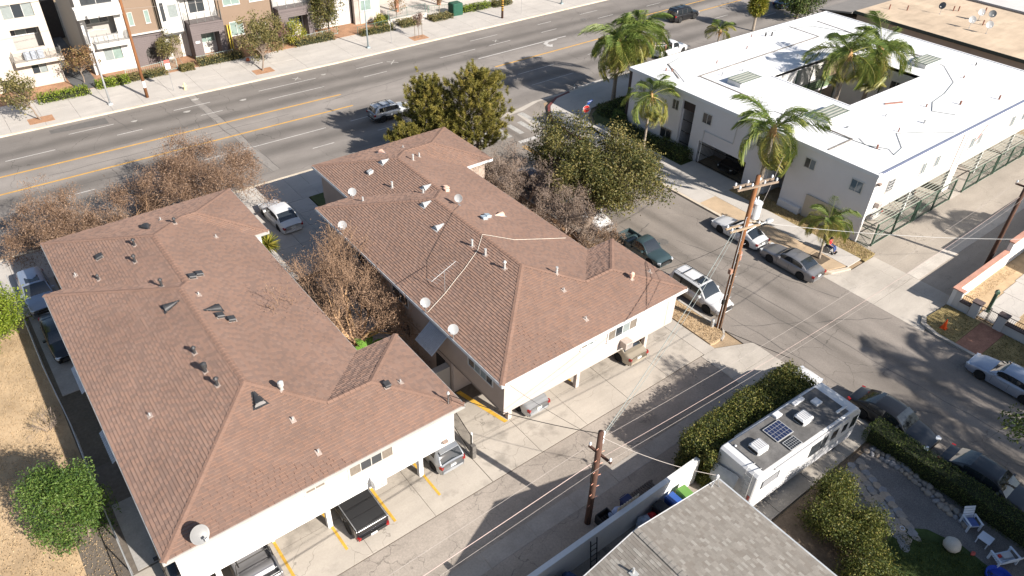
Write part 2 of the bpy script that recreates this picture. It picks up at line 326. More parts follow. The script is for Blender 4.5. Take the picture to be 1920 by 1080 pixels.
east = slab_polys('east_pavement', SIDEW, [[(48.82, 19.75+i*1.83), (50.6, 19.75+i*1.83), (50.6, 21.56+i*1.83), (48.82, 21.56+i*1.83)] for i in range(16)]+
    [[(46.78, 46.0), (49.0, 46.0), (49.3, 48.5), (50.4, 50.6), (52.4, 52.2), (47.6, 52.9), (47.05, 51.4), (46.78, 49.5)], [(47.63, 52.95), (52.5, 52.25), (55, 52.6), (55, 57.0), (51.1, 56.24), (49.2, 55.06), (47.85, 53.44)]]+
    [[(55.02+i*4, 52.65), (59+i*4, 52.65), (59+i*4, 57.0+off(56+i*4)-.1), (55.02+i*4, 57.0+off(52+i*4)-.1)] for i in range(12)], .13)
slab_polys('', SIDEW, [[(46.78, 32.6+i*2.7), (48.8, 32.6+i*2.7), (48.8, 35.28+i*2.7), (46.78, 35.28+i*2.7)] for i in range(5)]+[[(50.62, 32.6), (52.3, 32.6), (52.3, 38.1), (50.62, 38.1)]], .128, par=east)
slab_polys('tan_parkway', TANC, [[(46.78, 20.9), (47.2, 20.4), (48.8, 19.9), (48.8, 24.4), (46.78, 24.4)], [(46.78, 24.42), (48.8, 24.42), (48.8, 28.6), (46.78, 28.6)], [(46.78, 28.62), (48.8, 28.62), (48.8, 32.58), (46.78, 32.58)]], .125)
mb = MB(); mb.prism([(50.62, 19.4), (52.2, 19.5), (52.45, 21.3), (52.45, 32.55), (50.62, 32.55)], -.05, .1); struct('dry_verge', mb, PATCHY)
mb = MB(); mb.prism([(50.62, 38.12), (52.3, 38.12), (52.3, 47.2), (57, 47.6), (90, 48), (90, 52.6), (53.5, 52.2), (51.6, 51.2), (50.2, 49.2), (49.6, 46), (49.6, 40)], -.05, .1); struct('ivy_bed', mb, LAWN)
# south-east corner lot
mb = MB(); mb.prism([(46.55, -120), (46.8, -120), (46.8, 11.6), (47.2, 12.7), (48.0, 13.1), (47.9, 13.35), (46.95, 12.95), (46.55, 11.7)], -.05, .15); struct('corner_lot_kerb', mb, KERBG)
mb = MB(); mb.prism([(46.82, 10.5), (50.55, 10.5), (50.55, 12.9), (48.0, 13.08), (47.2, 12.6), (46.82, 11.6)], -.05, .1); mb.prism([(46.82, -60), (50.55, -60), (50.55, 8.9), (46.82, 8.9)], -.05, .1); struct('corner_parkway', mb, PATCHY)
mb = MB(); mb.prism([(46.82, 8.92), (50.55, 8.92), (50.55, 10.48), (46.82, 10.48)], -.05, .105); struct('brick_walk', mb, BRICKP)
mb = MB(); mb.prism([(50.6, -60), (90, -60), (90, 13.0), (50.6, 13.0)], -.05, .06); struct('dry_front_yard', mb, DRYG)
slab_polys('front_walk', SIDEW, [[(51.1+i*2.2, 9.0+i*.14), (53.27+i*2.2, 9.0+i*.14), (53.27+i*2.2, 11.0+i*.1), (51.1+i*2.2, 11.0+i*.1)] for i in range(10)], .09)
# west side: vacant lot of dry grass, shaded strip of the left building
mb = MB(); sheet(mb, [(-160, 19.74), (-2.62, 19.74), (-1.45, 24), (-1.5, 52.1), (-160, 52.1)], .0); struct('vacant_lot', mb, DRYG)
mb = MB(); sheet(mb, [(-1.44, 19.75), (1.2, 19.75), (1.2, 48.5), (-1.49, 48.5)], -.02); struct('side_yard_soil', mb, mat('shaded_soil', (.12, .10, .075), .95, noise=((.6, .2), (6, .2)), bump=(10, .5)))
slab_polys('side_yard_paving', mat('grey_side_paving', (.30, .285, .265), .9, noise=((.8, .15), (10, .1)), bump=(20, .2)), [[(-1.05, 25.5), (.6, 25.5), (.6, 30), (-1.05, 30)], [(-1.2, 39.6), (.7, 39.6), (.7, 44), (-1.25, 44)], [(-1.25, 44.02), (.9, 44.02), (.9, 48.5), (-1.3, 48.5)]], .03)
# courtyard between the two apartment blocks
mb = MB(); sheet(mb, [(12.3, 27), (17.2, 27), (17.2, 42.1), (13.3, 42.1), (12.3, 40)], .03); struct('courtyard_soil', mb, mat('planting_soil', (.14, .10, .07), .95, noise=((.8, .3), (8, .25)), bump=(12, .6)))
slab_polys('courtyard_walk', SIDEW, [[(15.6, 27.3+i*2.4), (16.9, 27.3+i*2.4), (16.9, 29.68+i*2.4), (15.6, 29.68+i*2.4)] for i in range(6)], .08)
for i, pl in enumerate(([(20.4, 54.25), (29.5, 54.25), (29.5, 56.2), (21.2, 56.2)], [(20.4, 50.2), (29.5, 50.2), (29.5, 52.85), (20.4, 52.85)])):
    mb = MB(); mb.prism(pl, 0, .125); struct('front_lawn', mb, LAWN)
# planting beds before the row houses
mb = MB(); mb.prism(band(85.62, 93, -60, 48), -.05, .15); struct('row_house_beds', mb, mat('mulch_beds', (.30, .17, .10), .95, noise=((.7, .25), (7, .25), (30, .2)), bump=(20, .7)))
mb = MB(); mb.prism([(48.02, 85.9+off(48)), (110, 85.6+off(110)), (110, 110), (48.02, 110)], -.05, .16); struct('patio_terrace', mb, SIDEW)
mb = MB(); mb.prism([(10.2, 85.62), (12.6, 85.62), (12.9, 130), (10.3, 130)], .152, .16); struct('row_house_drive', mb, mat('drive_asphalt', (.10, .10, .10), .9, noise=((.5, .15), (20, .15))))
# garden of the grey house
mb = MB(); mb.prism([(10.3, -60), (35.1, -60), (35.1, 9.2), (23.2, 9.2), (23.2, 12.6), (10.3, 12.6)], -.05, .05); struct('garden_soil', mb, mat('garden_dirt', (.16, .12, .085), .95, noise=((.7, .25), (7, .25), (30, .2)), bump=(15, .7)))
slab_polys('garden_drive', mat('old_drive_concrete', (.33, .30, .26), .9, noise=((.6, .15), (9, .12)), bump=(18, .3)), [[(23.0+i*3.05, 9.35), (26.02+i*3.05, 9.35), (26.02+i*3.05, 12.55), (23.0+i*3.05, 12.55)] for i in range(4)], .075)
mb = MB(); mb.prism([(29.6, 8.8), (34.2, 9.0), (34.2, -8), (31.4, -8), (31.4, 3.4), (30.6, 4.8), (29.2, 6)], .05, .062); struct('gravel_path', mb, GRAV)
mb = MB(); mb.prism([(28.0, 5.1), (30.2, 5.2), (31.3, 4.2), (31.8, 2.6), (31.6, .5), (31.2, -6), (24, -6), (26, 4)], .05, .07); struct('garden_lawn', mb, mat('garden_grass', (.05, .075, .022), .95, noise=((.6, .3), (4, .25), (30, .3)), bump=(30, 1.0)))

# ================================================================ painted road markings
def marking(name, polys, m, par, z=.006):
    mb = MB()
    for p in polys: sheet(mb, p, z)
    return mb.build(name, m, par)
def dash(y, x0, x1, w=.1): return [(x0, y-w+off(x0)), (x1, y-w+off(x1)), (x1, y+w+off(x1)), (x0, y+w+off(x0))]
for a, b in ((7.2, 11.2), (16.9, 20.6), (25.8, 32.4), (37.5, 41.0), (53.8, 58.2), (65.2, 67.6), (73, 76.5), (-6, -2), (86, 90), (98, 102)): marking('lane_dash', [dash(75.7, a, b, .055)], WPAINT, road)
for a, b in ((10.8, 13.1), (18.7, 20.9), (25.8, 32.1), (1.5, 5.5), (47.4, 52.7), (54.9, 58.3), (63.6, 66.3), (37, 40), (74, 77), (84, 87), (95, 98), (106, 109)): marking('lane_dash', [dash(73.05, a, b, .055)], WPAINT, road)
for a, b in ((15.4, 27.6), (30.3, 32.4), (3, 6.5), (52.0, 57.6), (63.2, 65.6), (75.5, 78.5), (88, 91), (96, 99), (104, 108)): marking('lane_dash', [dash(63.65, a, b, .055)], WPAINT, road)
for a, b in ((24.6, 26.8), (31.5, 37.0), (10.5, 14), (0, 3), (51.3, 57.7), (66, 69), (84, 87), (95, 98)): marking('lane_dash', [dash(60.3, a, b, .055)], WPAINT, road)
marking('turn_lane_line', [dash(70.22, 51.1, 65.4, .09)], WPAINT, road)
for y, a, b in ((70.14, -80, 32.6), (66.9, -80, 32.3)): marking('centre_line', [dash(y, a, b, .11)], YPAINT, road)
marking('centre_line', [dash(66.98, 51.2, 74, .12)], YPAINT, road); marking('centre_line', [dash(67.05, 86, 150, .12)], YPAINT, road); marking('centre_line', [dash(70.2, 80, 150, .1)], YPAINT, road)
ar = [(63.6, 69.9), (63.6, 70.15), (61.9, 70.25), (61.0, 69.7), (61.0, 68.95), (60.7, 68.95), (61.3, 68.2), (61.95, 68.95), (61.5, 68.95), (61.5, 69.45), (62.1, 69.85)]
marking('turn_arrow', [[(x, y+off(x)-.05) for x, y in ar]], WPAINT, road)
def xmark(x, y, s, m, nm='survey_mark'):
    a = .08
    marking(nm, [[(x-s, y-s-a), (x-s, y-s+a), (x+s, y+s+a), (x+s, y+s-a)]], m, road); marking(nm, [[(x-s, y+s-a), (x+s, y-s-a), (x+s, y-s+a), (x-s, y+s+a)]], m, road, .0065)
FADED = mat('faded_paint', (.36, .34, .31), .8, noise=((2, .2), (14, .3)))
xmark(42.0, 75.3, .5, FADED); xmark(30.6, 76.7, .35, FADED); xmark(56.6, 74.6, .3, FADED)
for x, y, r in ((17.9, 74.7, .35), (13.0, 75.3, .3), (19.6, 77.2, .4), (23.6, 74.4, .35), (33.6, 76.2, .3)):
    marking('paint_blotch', [[(x+r*(1+.3*math.sin(3*t))*math.cos(t), y+r*.6*math.sin(t)) for t in np.linspace(0, 2*math.pi, 11)[:-1]]], FADED, road)
marking('asphalt_patch', [[(5.9, 76.7), (10.9, 76.1), (10.9, 77.7), (5.9, 77.6)]], DARKP, road, .003)
marking('utility_cut', [[(19.1, 78.3), (19.9, 78.3), (20.5, 58.3), (19.7, 58.3)]], TRENCH, road, .003)
def jag(p, q, w, amp=.12, n=14):
    up, dn = [], []
    for i in range(n+1):
        t = i/n; x = p[0]+(q[0]-p[0])*t; y = p[1]+(q[1]-p[1])*t; d = math.hypot(q[0]-p[0], q[1]-p[1]); nx, ny = -(q[1]-p[1])/d, (q[0]-p[0])/d
        o = random.uniform(-amp, amp); ww = w*random.uniform(.5, 1.3); up.append((x+nx*(o+ww), y+ny*(o+ww))); dn.append((x+nx*(o-ww), y+ny*(o-ww)))
    return up+dn[::-1]
for a, b in (((19.1, 78.3), (19.7, 58.3)), ((19.9, 78.3), (20.5, 58.3)), ((19.9, 58.2), (14.5, 57.9)), ((46.5, 78.3), (53.5, 67.5)), ((13.0, 77.3), (13.3, 74.2)), ((13.0, 77.3), (16.2, 77.4)), ((16.2, 77.4), (16.3, 74.6)), ((13.3, 74.2), (16.3, 74.6)), ((11.3, 78), (12.2, 73)), ((4, 68.2), (26, 68.6)), ((30, 69.3), (52, 71.5)), ((-4, 65.2), (16, 64.9)), ((8, 70.6), (22, 72.1))):
    marking('sealed_crack', [jag(a, b, .028)], SEAL, road, .005)
for a, b in (((36.6, 27), (37.5, 4)), ((38.8, 34), (39.6, 15)), ((40.2, 24), (41.5, 2)), ((36.2, 31.4), (41, 33)), ((36, 20.5), (46, 14.5)), ((41, 30), (45, 18)), ((35.6, 14.5), (39.5, 8))):
    marking('sealed_crack', [jag(a, b, .022)], SEAL, street, .009)
marking('stop_line', [[(41.3, 50.15), (46.4, 50.15), (46.4, 50.65), (41.3, 50.65)]], WPAINT, street, .009)
CROSSP = mat('worn_crossing_paint', (.33, .315, .29), .75, noise=((.8, .2), (6, .25), (20, .25)))
for x in (37.0, 38.4, 39.9, 41.3, 42.8, 44.2, 45.65): marking('crossing_bar', [[(x-.3, 51.8), (x+.3, 51.8), (x+.3, 54.1+(1.6 if x > 45 else 0)), (x-.3, 54.1+(1.6 if x > 45 else 0))]], CROSSP, street, .009)
marking('cross_gutter', [[(40.5, 55.6), (46.2, 56.0), (49.0, 56.9), (53.8, 57.0), (53.8, 57.25), (48.6, 57.25), (46.0, 56.6), (40.5, 56.25)], [(45.1, 55.6), (45.7, 55.6), (45.3, 53.0), (44.8, 50.4), (45.4, 47.5), (45.0, 47.5), (44.3, 50.4), (44.8, 53.0)]], APRON, street, .0075)
marking('centre_line', [[(41.0, 36.4), (41.12, 36.4), (41.12, 49.6), (41.0, 49.6)], [(41.3, 36.4), (41.42, 36.4), (41.42, 49.6), (41.3, 49.6)]], YPAINT, street, .009)
MANH = mat('manhole_iron', (.17, .155, .14), .6, .3, noise=((6, .2),))
for x, y, pr_, nm in ((39.9, 30.4, street, 'manhole_cover'), (72.0, 75.0, road, 'manhole_cover'), (9.0, 62, road, 'manhole_cover'), (31.0, 65.0, road, 'valve_cover')):
    rr = .45 if nm[0] == 'm' else .2
    MB().lathe([(0, 0), (rr*.96, 0), (rr, -.004)], n=18, c=(x, y, .012)).build(nm, MANH, pr_)
for x in (1.9, 4.6, 7.25, 9.93, 12.6): # stall lines before the left block
    MB().poly([(x-.07, 20.7, .032), (x+.07, 20.7, .032), (x+.07, 27, .032), (x-.07, 27, .032)]).build('stall_line', YSTALL, car_apron)
MB().poly([(18.35, 22.7, .032), (18.6, 22.7, .032), (17.75, 26.3, .032), (17.45, 26.3, .032)]).build('stall_line', YSTALL, car_apron)
for x in (23.7,): MB().poly([(x-.06, 23.0, .032), (x+.06, 23.0, .032), (x+.06, 27, .032), (x-.06, 27, .032)]).build('stall_line', YSTALL, car_apron)
# ================================================================ shingled hip roofs
def clip_rect(poly, u0, u1, v0, v1):
    for ax, lim, sg in ((0, u0, 1), (0, u1, -1), (1, v0, 1), (1, v1, -1)):
        res = []
        for i in range(len(poly)):
            a, b = poly[i-1], poly[i]; da, db = sg*(a[ax]-lim), sg*(b[ax]-lim)
            if (da < 0) != (db < 0):
                t = da/(da-db); res.append((a[0]+(b[0]-a[0])*t, a[1]+(b[1]-a[1])*t))
            if db >= 0: res.append(b)
        poly = res
        if len(poly) < 3: return []
    return poly
def inside(poly, x, y):
    r = False
    for i in range(len(poly)):
        (x0, y0), (x1, y1) = poly[i-1], poly[i]
        if (y0 > y) != (y1 > y) and x < (x1-x0)*(y-y0)/(y1-y0)+x0: r = not r
    return r
def shingle_roof(roof, faces, tints, weights, expo=.165, tabw=.27, thick=.03, single=300, teeth=.012, reg=.8):
    """Every shingle tab is a wedge of its own: the ones nearest the lens are objects, the rest one joined part."""
    big = MB(); cand = []
    for pts in faces:
        P = [Vector(p) for p in pts]; n = Vector((0, 0, 0))
        for i in range(len(P)): n += P[i-1].cross(P[i])
        n.normalize(); n = n if n.z > 0 else -n
        w = (Vector((0, 0, 1))-n*n.z).normalized(); u = w.cross(n)
        vmin = min(p.dot(w) for p in P); o = P[0]-w*(P[0].dot(w)-vmin)
        q = [((p-o).dot(u), (p-o).dot(w)) for p in P]
        us = [a for a, b in q]; vs = [b for a, b in q]; rows = int(max(vs)/expo)+1
        for r in range(-0, rows):
            ti = 0; v0 = r*expo; v1 = v0+expo; uu = min(us)-random.uniform(0, tabw)-(r % 2)*tabw/2
            while uu < max(us):
                wd = tabw*random.uniform(.8, 1.2); a, b = uu, uu+wd; uu += wd
                ti += 1; dark = ((ti+r) % 2 == 0) if random.random() < reg else random.random() < .5; k = random.choices(range(len(tints)), [w_*(1 if (q_ % 2 == 1) == dark else .06) for q_, w_ in enumerate(weights)])[0]; th = thick+(0 if k % 2 else teeth)
                full = all(inside(q, x, y) for x, y in ((a, v0+.001), (b, v0+.001), (a, v1), (b, v1)))
                if full: pg = [(a, v0), (b, v0), (b, v1), (a, v1)]
                else:
                    pg = clip_rect(q, a, b, v0, v1)
                    if len(pg) < 3: continue
                if full and single:
                    c = o+u*((a+b)/2)+w*v0; cand.append(((c-Vector((0, 0, CAMZ))).length, a, wd, v0, o, u, w, n, k, th)); continue
                add_tab(big, pg, v0, expo, th, o, u, w, n, k)
    cand.sort(key=lambda c: c[0]); shared = {}
    for i, (d, a, wd, v0, o, u, w, n, k, th) in enumerate(cand):
        if i < single:
            wq = round(wd/.05)*.05; key = (k, wq)
            if key not in shared:
                t = MB(); add_tab(t, [(0, 0), (wq, 0), (wq, expo), (0, expo)], 0, expo, th, Vector(), Vector((1, 0, 0)), Vector((0, 1, 0)), Vector((0, 0, 1)), 0); shared[key] = t.mesh('shingle', tints[k])
            ob = bpy.data.objects.new('shingle', shared[key]); COL.objects.link(ob); ob.parent = roof
            org = o+u*a+w*v0; M = Matrix((u, w, n)).transposed().to_4x4(); M.translation = org; ob.matrix_basis = M
        else: add_tab(big, [(a, v0), (a+wd, v0), (a+wd, v0+expo), (a, v0+expo)], v0, expo, th, o, u, w, n, k)
    tag(big.build('shingle_courses', tints, roof), kind='stuff')
def add_tab(mb, pg, v0, expo, th, o, u, w, n, k):
    top = [o+u*x+w*y+n*(.004+th*(1-(y-v0)/expo)) for x, y in pg]; nn = len(pg); base = len(mb.v); mb.v += [tuple(p) for p in top]; mb.f.append(tuple(range(base, base+nn))); mb.m.append(k)
    for i in range(nn):
        j = (i+1) % nn
        if pg[i][1] < v0+expo-1e-4 or pg[j][1] < v0+expo-1e-4:
            if abs(pg[i][1]-v0) < 1e-4 and abs(pg[j][1]-v0) < 1e-4 or abs(pg[i][0]-pg[j][0]) < 1e-4:
                b2 = len(mb.v); mb.v += [tuple(o+u*x+w*y) for x, y in (pg[i], pg[j])]; mb.f.append((base+j, base+i, b2, b2+1)); mb.m.append(k)
def ridge_caps(roof, lines, m, slope, wdt=.15, name='ridge_cap'):
    for a, b in lines:
        a = Vector(a); b = Vector(b); d = b-a; L = d.length; d.normalize(); s = Vector((d.y, -d.x, 0)).normalized()
        drop = slope*wdt*(.72 if abs(d.z) > .02 else 1.0); mb = MB(); k = max(1, int(L/.28)); st = L/k
        for i in range(k):
            p = a+d*(i*st); e = a+d*((i+1)*st); z0 = Vector((0, 0, .055)); z1 = Vector((0, 0, .035))
            dn = Vector((0, 0, -drop)); mb.add([p+z0-s*wdt+dn, p+z0, p+z0+s*wdt+dn, e+z1-s*wdt+dn, e+z1, e+z1+s*wdt+dn, p-s*wdt+dn, p+s*wdt+dn], [(0, 1, 4, 3), (1, 2, 5, 4), (0, 6, 7, 2, 1)])
        mb.build(name, m, roof)

SH = [mat('shingle_brown', (0.238, 0.15, 0.113), .92, noise=((.22, .09), (1.0, .07), (60, .12)), coords='Object'), mat('shingle_greybrown', (0.2, 0.132, 0.104), .92, noise=((.22, .09), (1.0, .07), (60, .12)), coords='Object'), mat('shingle_rust', (0.248, 0.154, 0.114), .92, noise=((.22, .09), (1.0, .07), (60, .12)), coords='Object'), mat('shingle_dark', (0.21, 0.136, 0.105), .92, noise=((.22, .09), (1.0, .07), (60, .12)), coords='Object'), mat('shingle_tan', (0.24, 0.156, 0.12), .92, noise=((.22, .09), (1.0, .07), (60, .12)), coords='Object')]
SHW = (5, 2.6, 4, 2.2, 3)
CAPM = mat('ridge_shingle', (0.225, 0.138, 0.102), .92, noise=((1.5, .12), (40, .2)))
UNDER = mat('roof_underlay', (.16, .09, .07), .95, noise=((2, .1),))
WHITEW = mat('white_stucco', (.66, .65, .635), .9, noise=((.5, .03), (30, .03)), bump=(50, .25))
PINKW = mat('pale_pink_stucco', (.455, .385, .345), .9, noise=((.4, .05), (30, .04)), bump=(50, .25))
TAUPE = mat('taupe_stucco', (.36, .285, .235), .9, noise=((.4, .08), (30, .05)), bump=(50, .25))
TRIMW = mat('white_trim', (.58, .58, .575), .6, noise=((2, .05),))
TRIMG = mat('grey_gutter_metal', (.42, .41, .39), .5, .3, noise=((2, .08),))
GLASSD = mat('window_glass', (.035, .04, .045), .06, 0, noise=None, spec=.9)
GLASSB = mat('window_glass_blue', (.10, .14, .17), .06, 0, noise=None, spec=.9)
BLIND = mat('window_blind', (.20, .225, .22), .6, noise=((4, .1),))
CURT = mat('curtain_cloth', (.16, .135, .11), .9, noise=((8, .25),), stretch=(6, 1, .4))
GALV = mat('galvanised_steel', (.42, .43, .44), .45, .7, noise=((5, .2),))
GALVW = mat('weathered_zinc', (.46, .46, .45), .55, .3, noise=((5, .15),))
BLKV = mat('black_vent_metal', (.05, .05, .052), .5, .3, noise=((5, .2),))
PINKV = mat('pink_painted_vent', (.62, .38, .29), .7, noise=((5, .15),))
DKIRON = mat('dark_iron', (.035, .033, .03), .6, .4, noise=((4, .2),))
WOODP = mat('weathered_post', (.17, .125, .09), .9, noise=((2, .2), (20, .2)), bump=(20, .5))
FLASH = mat('weathered_flashing', (.36, .29, .25), .7, .1, noise=((4, .2),)); SL = .27; ZE = 5.0
class Block:
    def __init__(s, xl, xr, y0, ym, xb, y1, wx, wy, bx, by):
        s.__dict__.update(locals())
        h = (xr-xl)/2; hw = (wy-y0)/2; hb = (xr-xb)/2; hq = (y1-by)/2
        P = lambda x, y, d: (x, y, ZE+SL*d)
        s.R1 = P(xl+h, y0+h, h); s.N1 = P(xl+h, ym-h, h); s.w1 = P(xr-hw, y0+hw, hw); s.w2 = P(wx-hw, y0+hw, hw)
        s.N2 = P(xb+hb, ym-hb, hb); s.N3 = P(xb+hb, y1-hb, hb); s.b1 = P(xr-hq, by+hq, hq); s.b2 = P(bx-hq, by+hq, hq)
        E = lambda x, y: (x, y, ZE)
        s.faces = [[E(xl, y0), s.R1, s.N1, E(xl, ym)], [E(xl, y0), E(wx, y0), s.w2, s.w1, s.R1], [E(wx, y0), E(wx, wy), s.w2], [E(wx, wy), E(xr, wy), s.w1, s.w2],
                   [E(xr, wy), E(xr, by), s.b1, s.N3, s.N2, s.N1, s.R1, s.w1], [E(xl, ym), s.N1, s.N2, E(xb, ym)], [E(xb, ym), s.N2, s.N3, E(xb, y1)],
                   [E(xb, y1), s.N3, s.b1, s.b2, E(bx, y1)], [E(bx, y1), s.b2, E(bx, by)], [E(bx, by), s.b2, s.b1, E(xr, by)]]
        s.ridges = [(E(xl, y0), s.R1), (s.R1, s.N1), (E(xl, ym), s.N1), (s.N2, s.N1), (s.w1, s.R1), (s.w1, s.w2), (E(wx, y0), s.w2), (E(wx, wy), s.w2), (s.N2, s.N3), (E(xb, y1), s.N3), (s.b1, s.N3), (s.b1, s.b2), (E(bx, y1), s.b2), (E(bx, by), s.b2)]
        s.foot = [(xl, y0), (wx, y0), (wx, wy), (xr, wy), (xr, by), (bx, by), (bx, y1), (xb, y1), (xb, ym), (xl, ym)]
    def z(s, x, y):
        best = 0
        for (a, b, c, d) in ((s.xl, s.xr, s.y0, s.ym), (s.xl, s.wx, s.y0, s.wy), (s.xb, s.xr, s.y0+5, s.y1), (s.xb, s.bx, s.by, s.y1)):
            if a <= x <= b and c <= y <= d: best = max(best, min(x-a, b-x, y-c, d-y))
        # along the main body the inner rectangle ends do not count
        if s.xl <= x <= s.xr and s.y0 <= y <= s.ym: best = max(best, min(x-s.xl, s.xr-x, y-s.y0, s.ym-y))
        if s.xb <= x <= s.xr and s.ym-8 <= y <= s.y1: best = max(best, min(x-s.xb, s.xr-x, s.y1-y))
        return ZE+SL*best
    def inset(s, i, front, g=0):
        return [(s.xl+i, front), (s.wx-i, front), (s.wx-i, s.wy-i), (s.xr-i, s.wy-i), (s.xr-i, s.by+i), (s.bx-i, s.by+i), (s.bx-i, s.y1-i), (s.xb+i, s.y1-i), (s.xb+i, s.ym-i), (s.xl+i, s.ym-i)]
BA = Block(0.0, 12.2, 21.3, 42.6, 1.0, 48.45, 14.6, 27.9, 13.15, 41.7)
BB = Block(16.93, 28.92, 21.25, 42.55, 19.46, 48.3, 31.1, 27.85, 31.4, 41.55)
def block(B, name, label, wallm, sidem, fasm, soffm):
    t = thing(name, label, 'building', ((B.xl+B.xr)/2, (B.y0+B.y1)/2, 0))
    f = MB(); 
    for fc in B.faces: f.poly(fc)
    roof = f.build('roof', UNDER, t)
    shingle_roof(roof, B.faces, SH, SHW); ridge_caps(roof, B.ridges, CAPM, SL)
    MB().prism(B.inset(-.0, B.y0), ZE-.19, ZE-.165).build('soffit', soffm, t)
    for i in range(10):
        (x0, y0), (x1, y1) = B.foot[i], B.foot[(i+1) % 10]
        if abs(x1-x0) > abs(y1-y0): s_ = 1 if x1 > x0 else -1; b = ((min(x0, x1)-.03, y0-(.05 if s_ > 0 else 0), ZE-.2), (max(x0, x1)+.03, y0+(0 if s_ > 0 else .05), ZE+.004))
        else: s_ = 1 if y1 > y0 else -1; b = ((x0-(0 if s_ > 0 else .05), min(y0, y1)-.02, ZE-.2), (x0+(.05 if s_ > 0 else 0), max(y0, y1)+.02, ZE+.002))
        MB().box(*b).build('fascia', fasm[1] if i == 0 else fasm[0], t)
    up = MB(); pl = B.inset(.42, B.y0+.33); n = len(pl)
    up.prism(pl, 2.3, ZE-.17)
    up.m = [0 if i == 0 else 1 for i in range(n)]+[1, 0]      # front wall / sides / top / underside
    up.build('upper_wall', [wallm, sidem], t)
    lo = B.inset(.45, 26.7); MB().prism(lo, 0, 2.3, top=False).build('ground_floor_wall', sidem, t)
    return t, roof
def win_y(par, x0, x1, z0, z1, Y, frame, panes, fr=.06, nm='window', d=.05):
    """window in a wall facing -Y: frame bars, sill and one pane per sash (a list of glass materials)"""
    f = MB(); f.box((x0-fr, Y-d, z0-fr), (x1+fr, Y+.02, z0)); f.box((x0-fr, Y-d, z1), (x1+fr, Y+.02, z1+fr)); f.box((x0-fr, Y-d, z0), (x0, Y+.02, z1)); f.box((x1, Y-d, z0), (x1+fr, Y+.02, z1))
    n = len(panes); w = (x1-x0)/n
    for i in range(1, n): f.box((x0+i*w-.02, Y-d+.01, z0), (x0+i*w+.02, Y+.02, z1))
    f.box((x0-fr-.03, Y-d-.05, z0-fr-.04), (x1+fr+.03, Y+.01, z0-fr-.002))
    o = f.build(nm, frame, par)
    for i, g in enumerate(panes):
        e = .022 if 0 < i else 0; e2 = .022 if i < n-1 else 0
        MB().box((x0+i*w+e, Y-.018, z0), (x0+(i+1)*w-e2, Y+.015, z1)).build('pane', g, o)
    return o
def win_x(par, y0, y1, z0, z1, X, frame, panes, fr=.06, nm='window', d=.05, sg=-1):
    """the same in a wall facing -X (sg -1) or +X (sg 1)"""
    a, b = sorted((X+sg*d, X-sg*.02)); f = MB()
    f.box((a, y0-fr, z0-fr), (b, y1+fr, z0)); f.box((a, y0-fr, z1), (b, y1+fr, z1+fr)); f.box((a, y0-fr, z0), (b, y0, z1)); f.box((a, y1, z0), (b, y1+fr, z1))
    n = len(panes); w = (y1-y0)/n; a2, b2 = sorted((X+sg*(d-.01), X-sg*.02))
    for i in range(1, n): f.box((a2, y0+i*w-.02, z0), (b2, y0+i*w+.02, z1))
    o = f.build(nm, frame, par); a3, b3 = sorted((X+sg*.018, X-sg*.015))
    for i, g in enumerate(panes): MB().box((a3, y0+i*w+(.022 if i else 0), z0), (b3, y0+(i+1)*w-(.022 if i < n-1 else 0), z1)).build('pane', g, o)
    return o
def pipe_vent(roof, B, x, y, h=.35, r=.055, m=None, cap=None, flash=None, nm='vent_pipe'):
    z = B.z(x, y); mb = MB(); mb.cyl((x, y, z-.1), (x, y, z+h), r, n=9)
    if cap == 'cone': mb.cyl((x, y, z+h+.04), (x, y, z+h+.14), r*1.9, r*.7, n=9); mb.cyl((x, y, z+h-.02), (x, y, z+h+.05), r*.8, n=6)
    if cap == 'drum': mb.cyl((x, y, z+h-.02), (x, y, z+h+.2), r*1.7, n=10); mb.cyl((x, y, z+h+.2), (x, y, z+h+.27), r*1.7, r*.4, n=10)
    if cap == 'band': mb.cyl((x, y, z+h*.45), (x, y, z+h*.62), r*1.25, n=9); mb.cyl((x, y, z+h-.06), (x, y, z+h+.03), r*1.35, n=9)
    o = mb.build(nm, m or GALV, roof, smooth=False)
    zl, zr = B.z(x-.2, y), B.z(x+.2, y); zf, zb = B.z(x, y-.22), B.z(x, y+.22)
    gx, gy = (zr-zl)/.4, (zb-zf)/.44
    MB().add([(x+a, y+b, z+gx*a+gy*b+c) for c in (.0, .045) for a, b in ((-.12, -.16), (.12, -.16), (.12, .16), (-.12, .16))], [(4, 5, 6, 7), (0, 1, 5, 4), (1, 2, 6, 5), (2, 3, 7, 6), (3, 0, 4, 7)]).build('flashing', flash or FLASH, roof)
    return o
def slope_at(B, x, y): return (B.z(x+.15, y)-B.z(x-.15, y))/.3, (B.z(x, y+.15)-B.z(x, y-.15))/.3
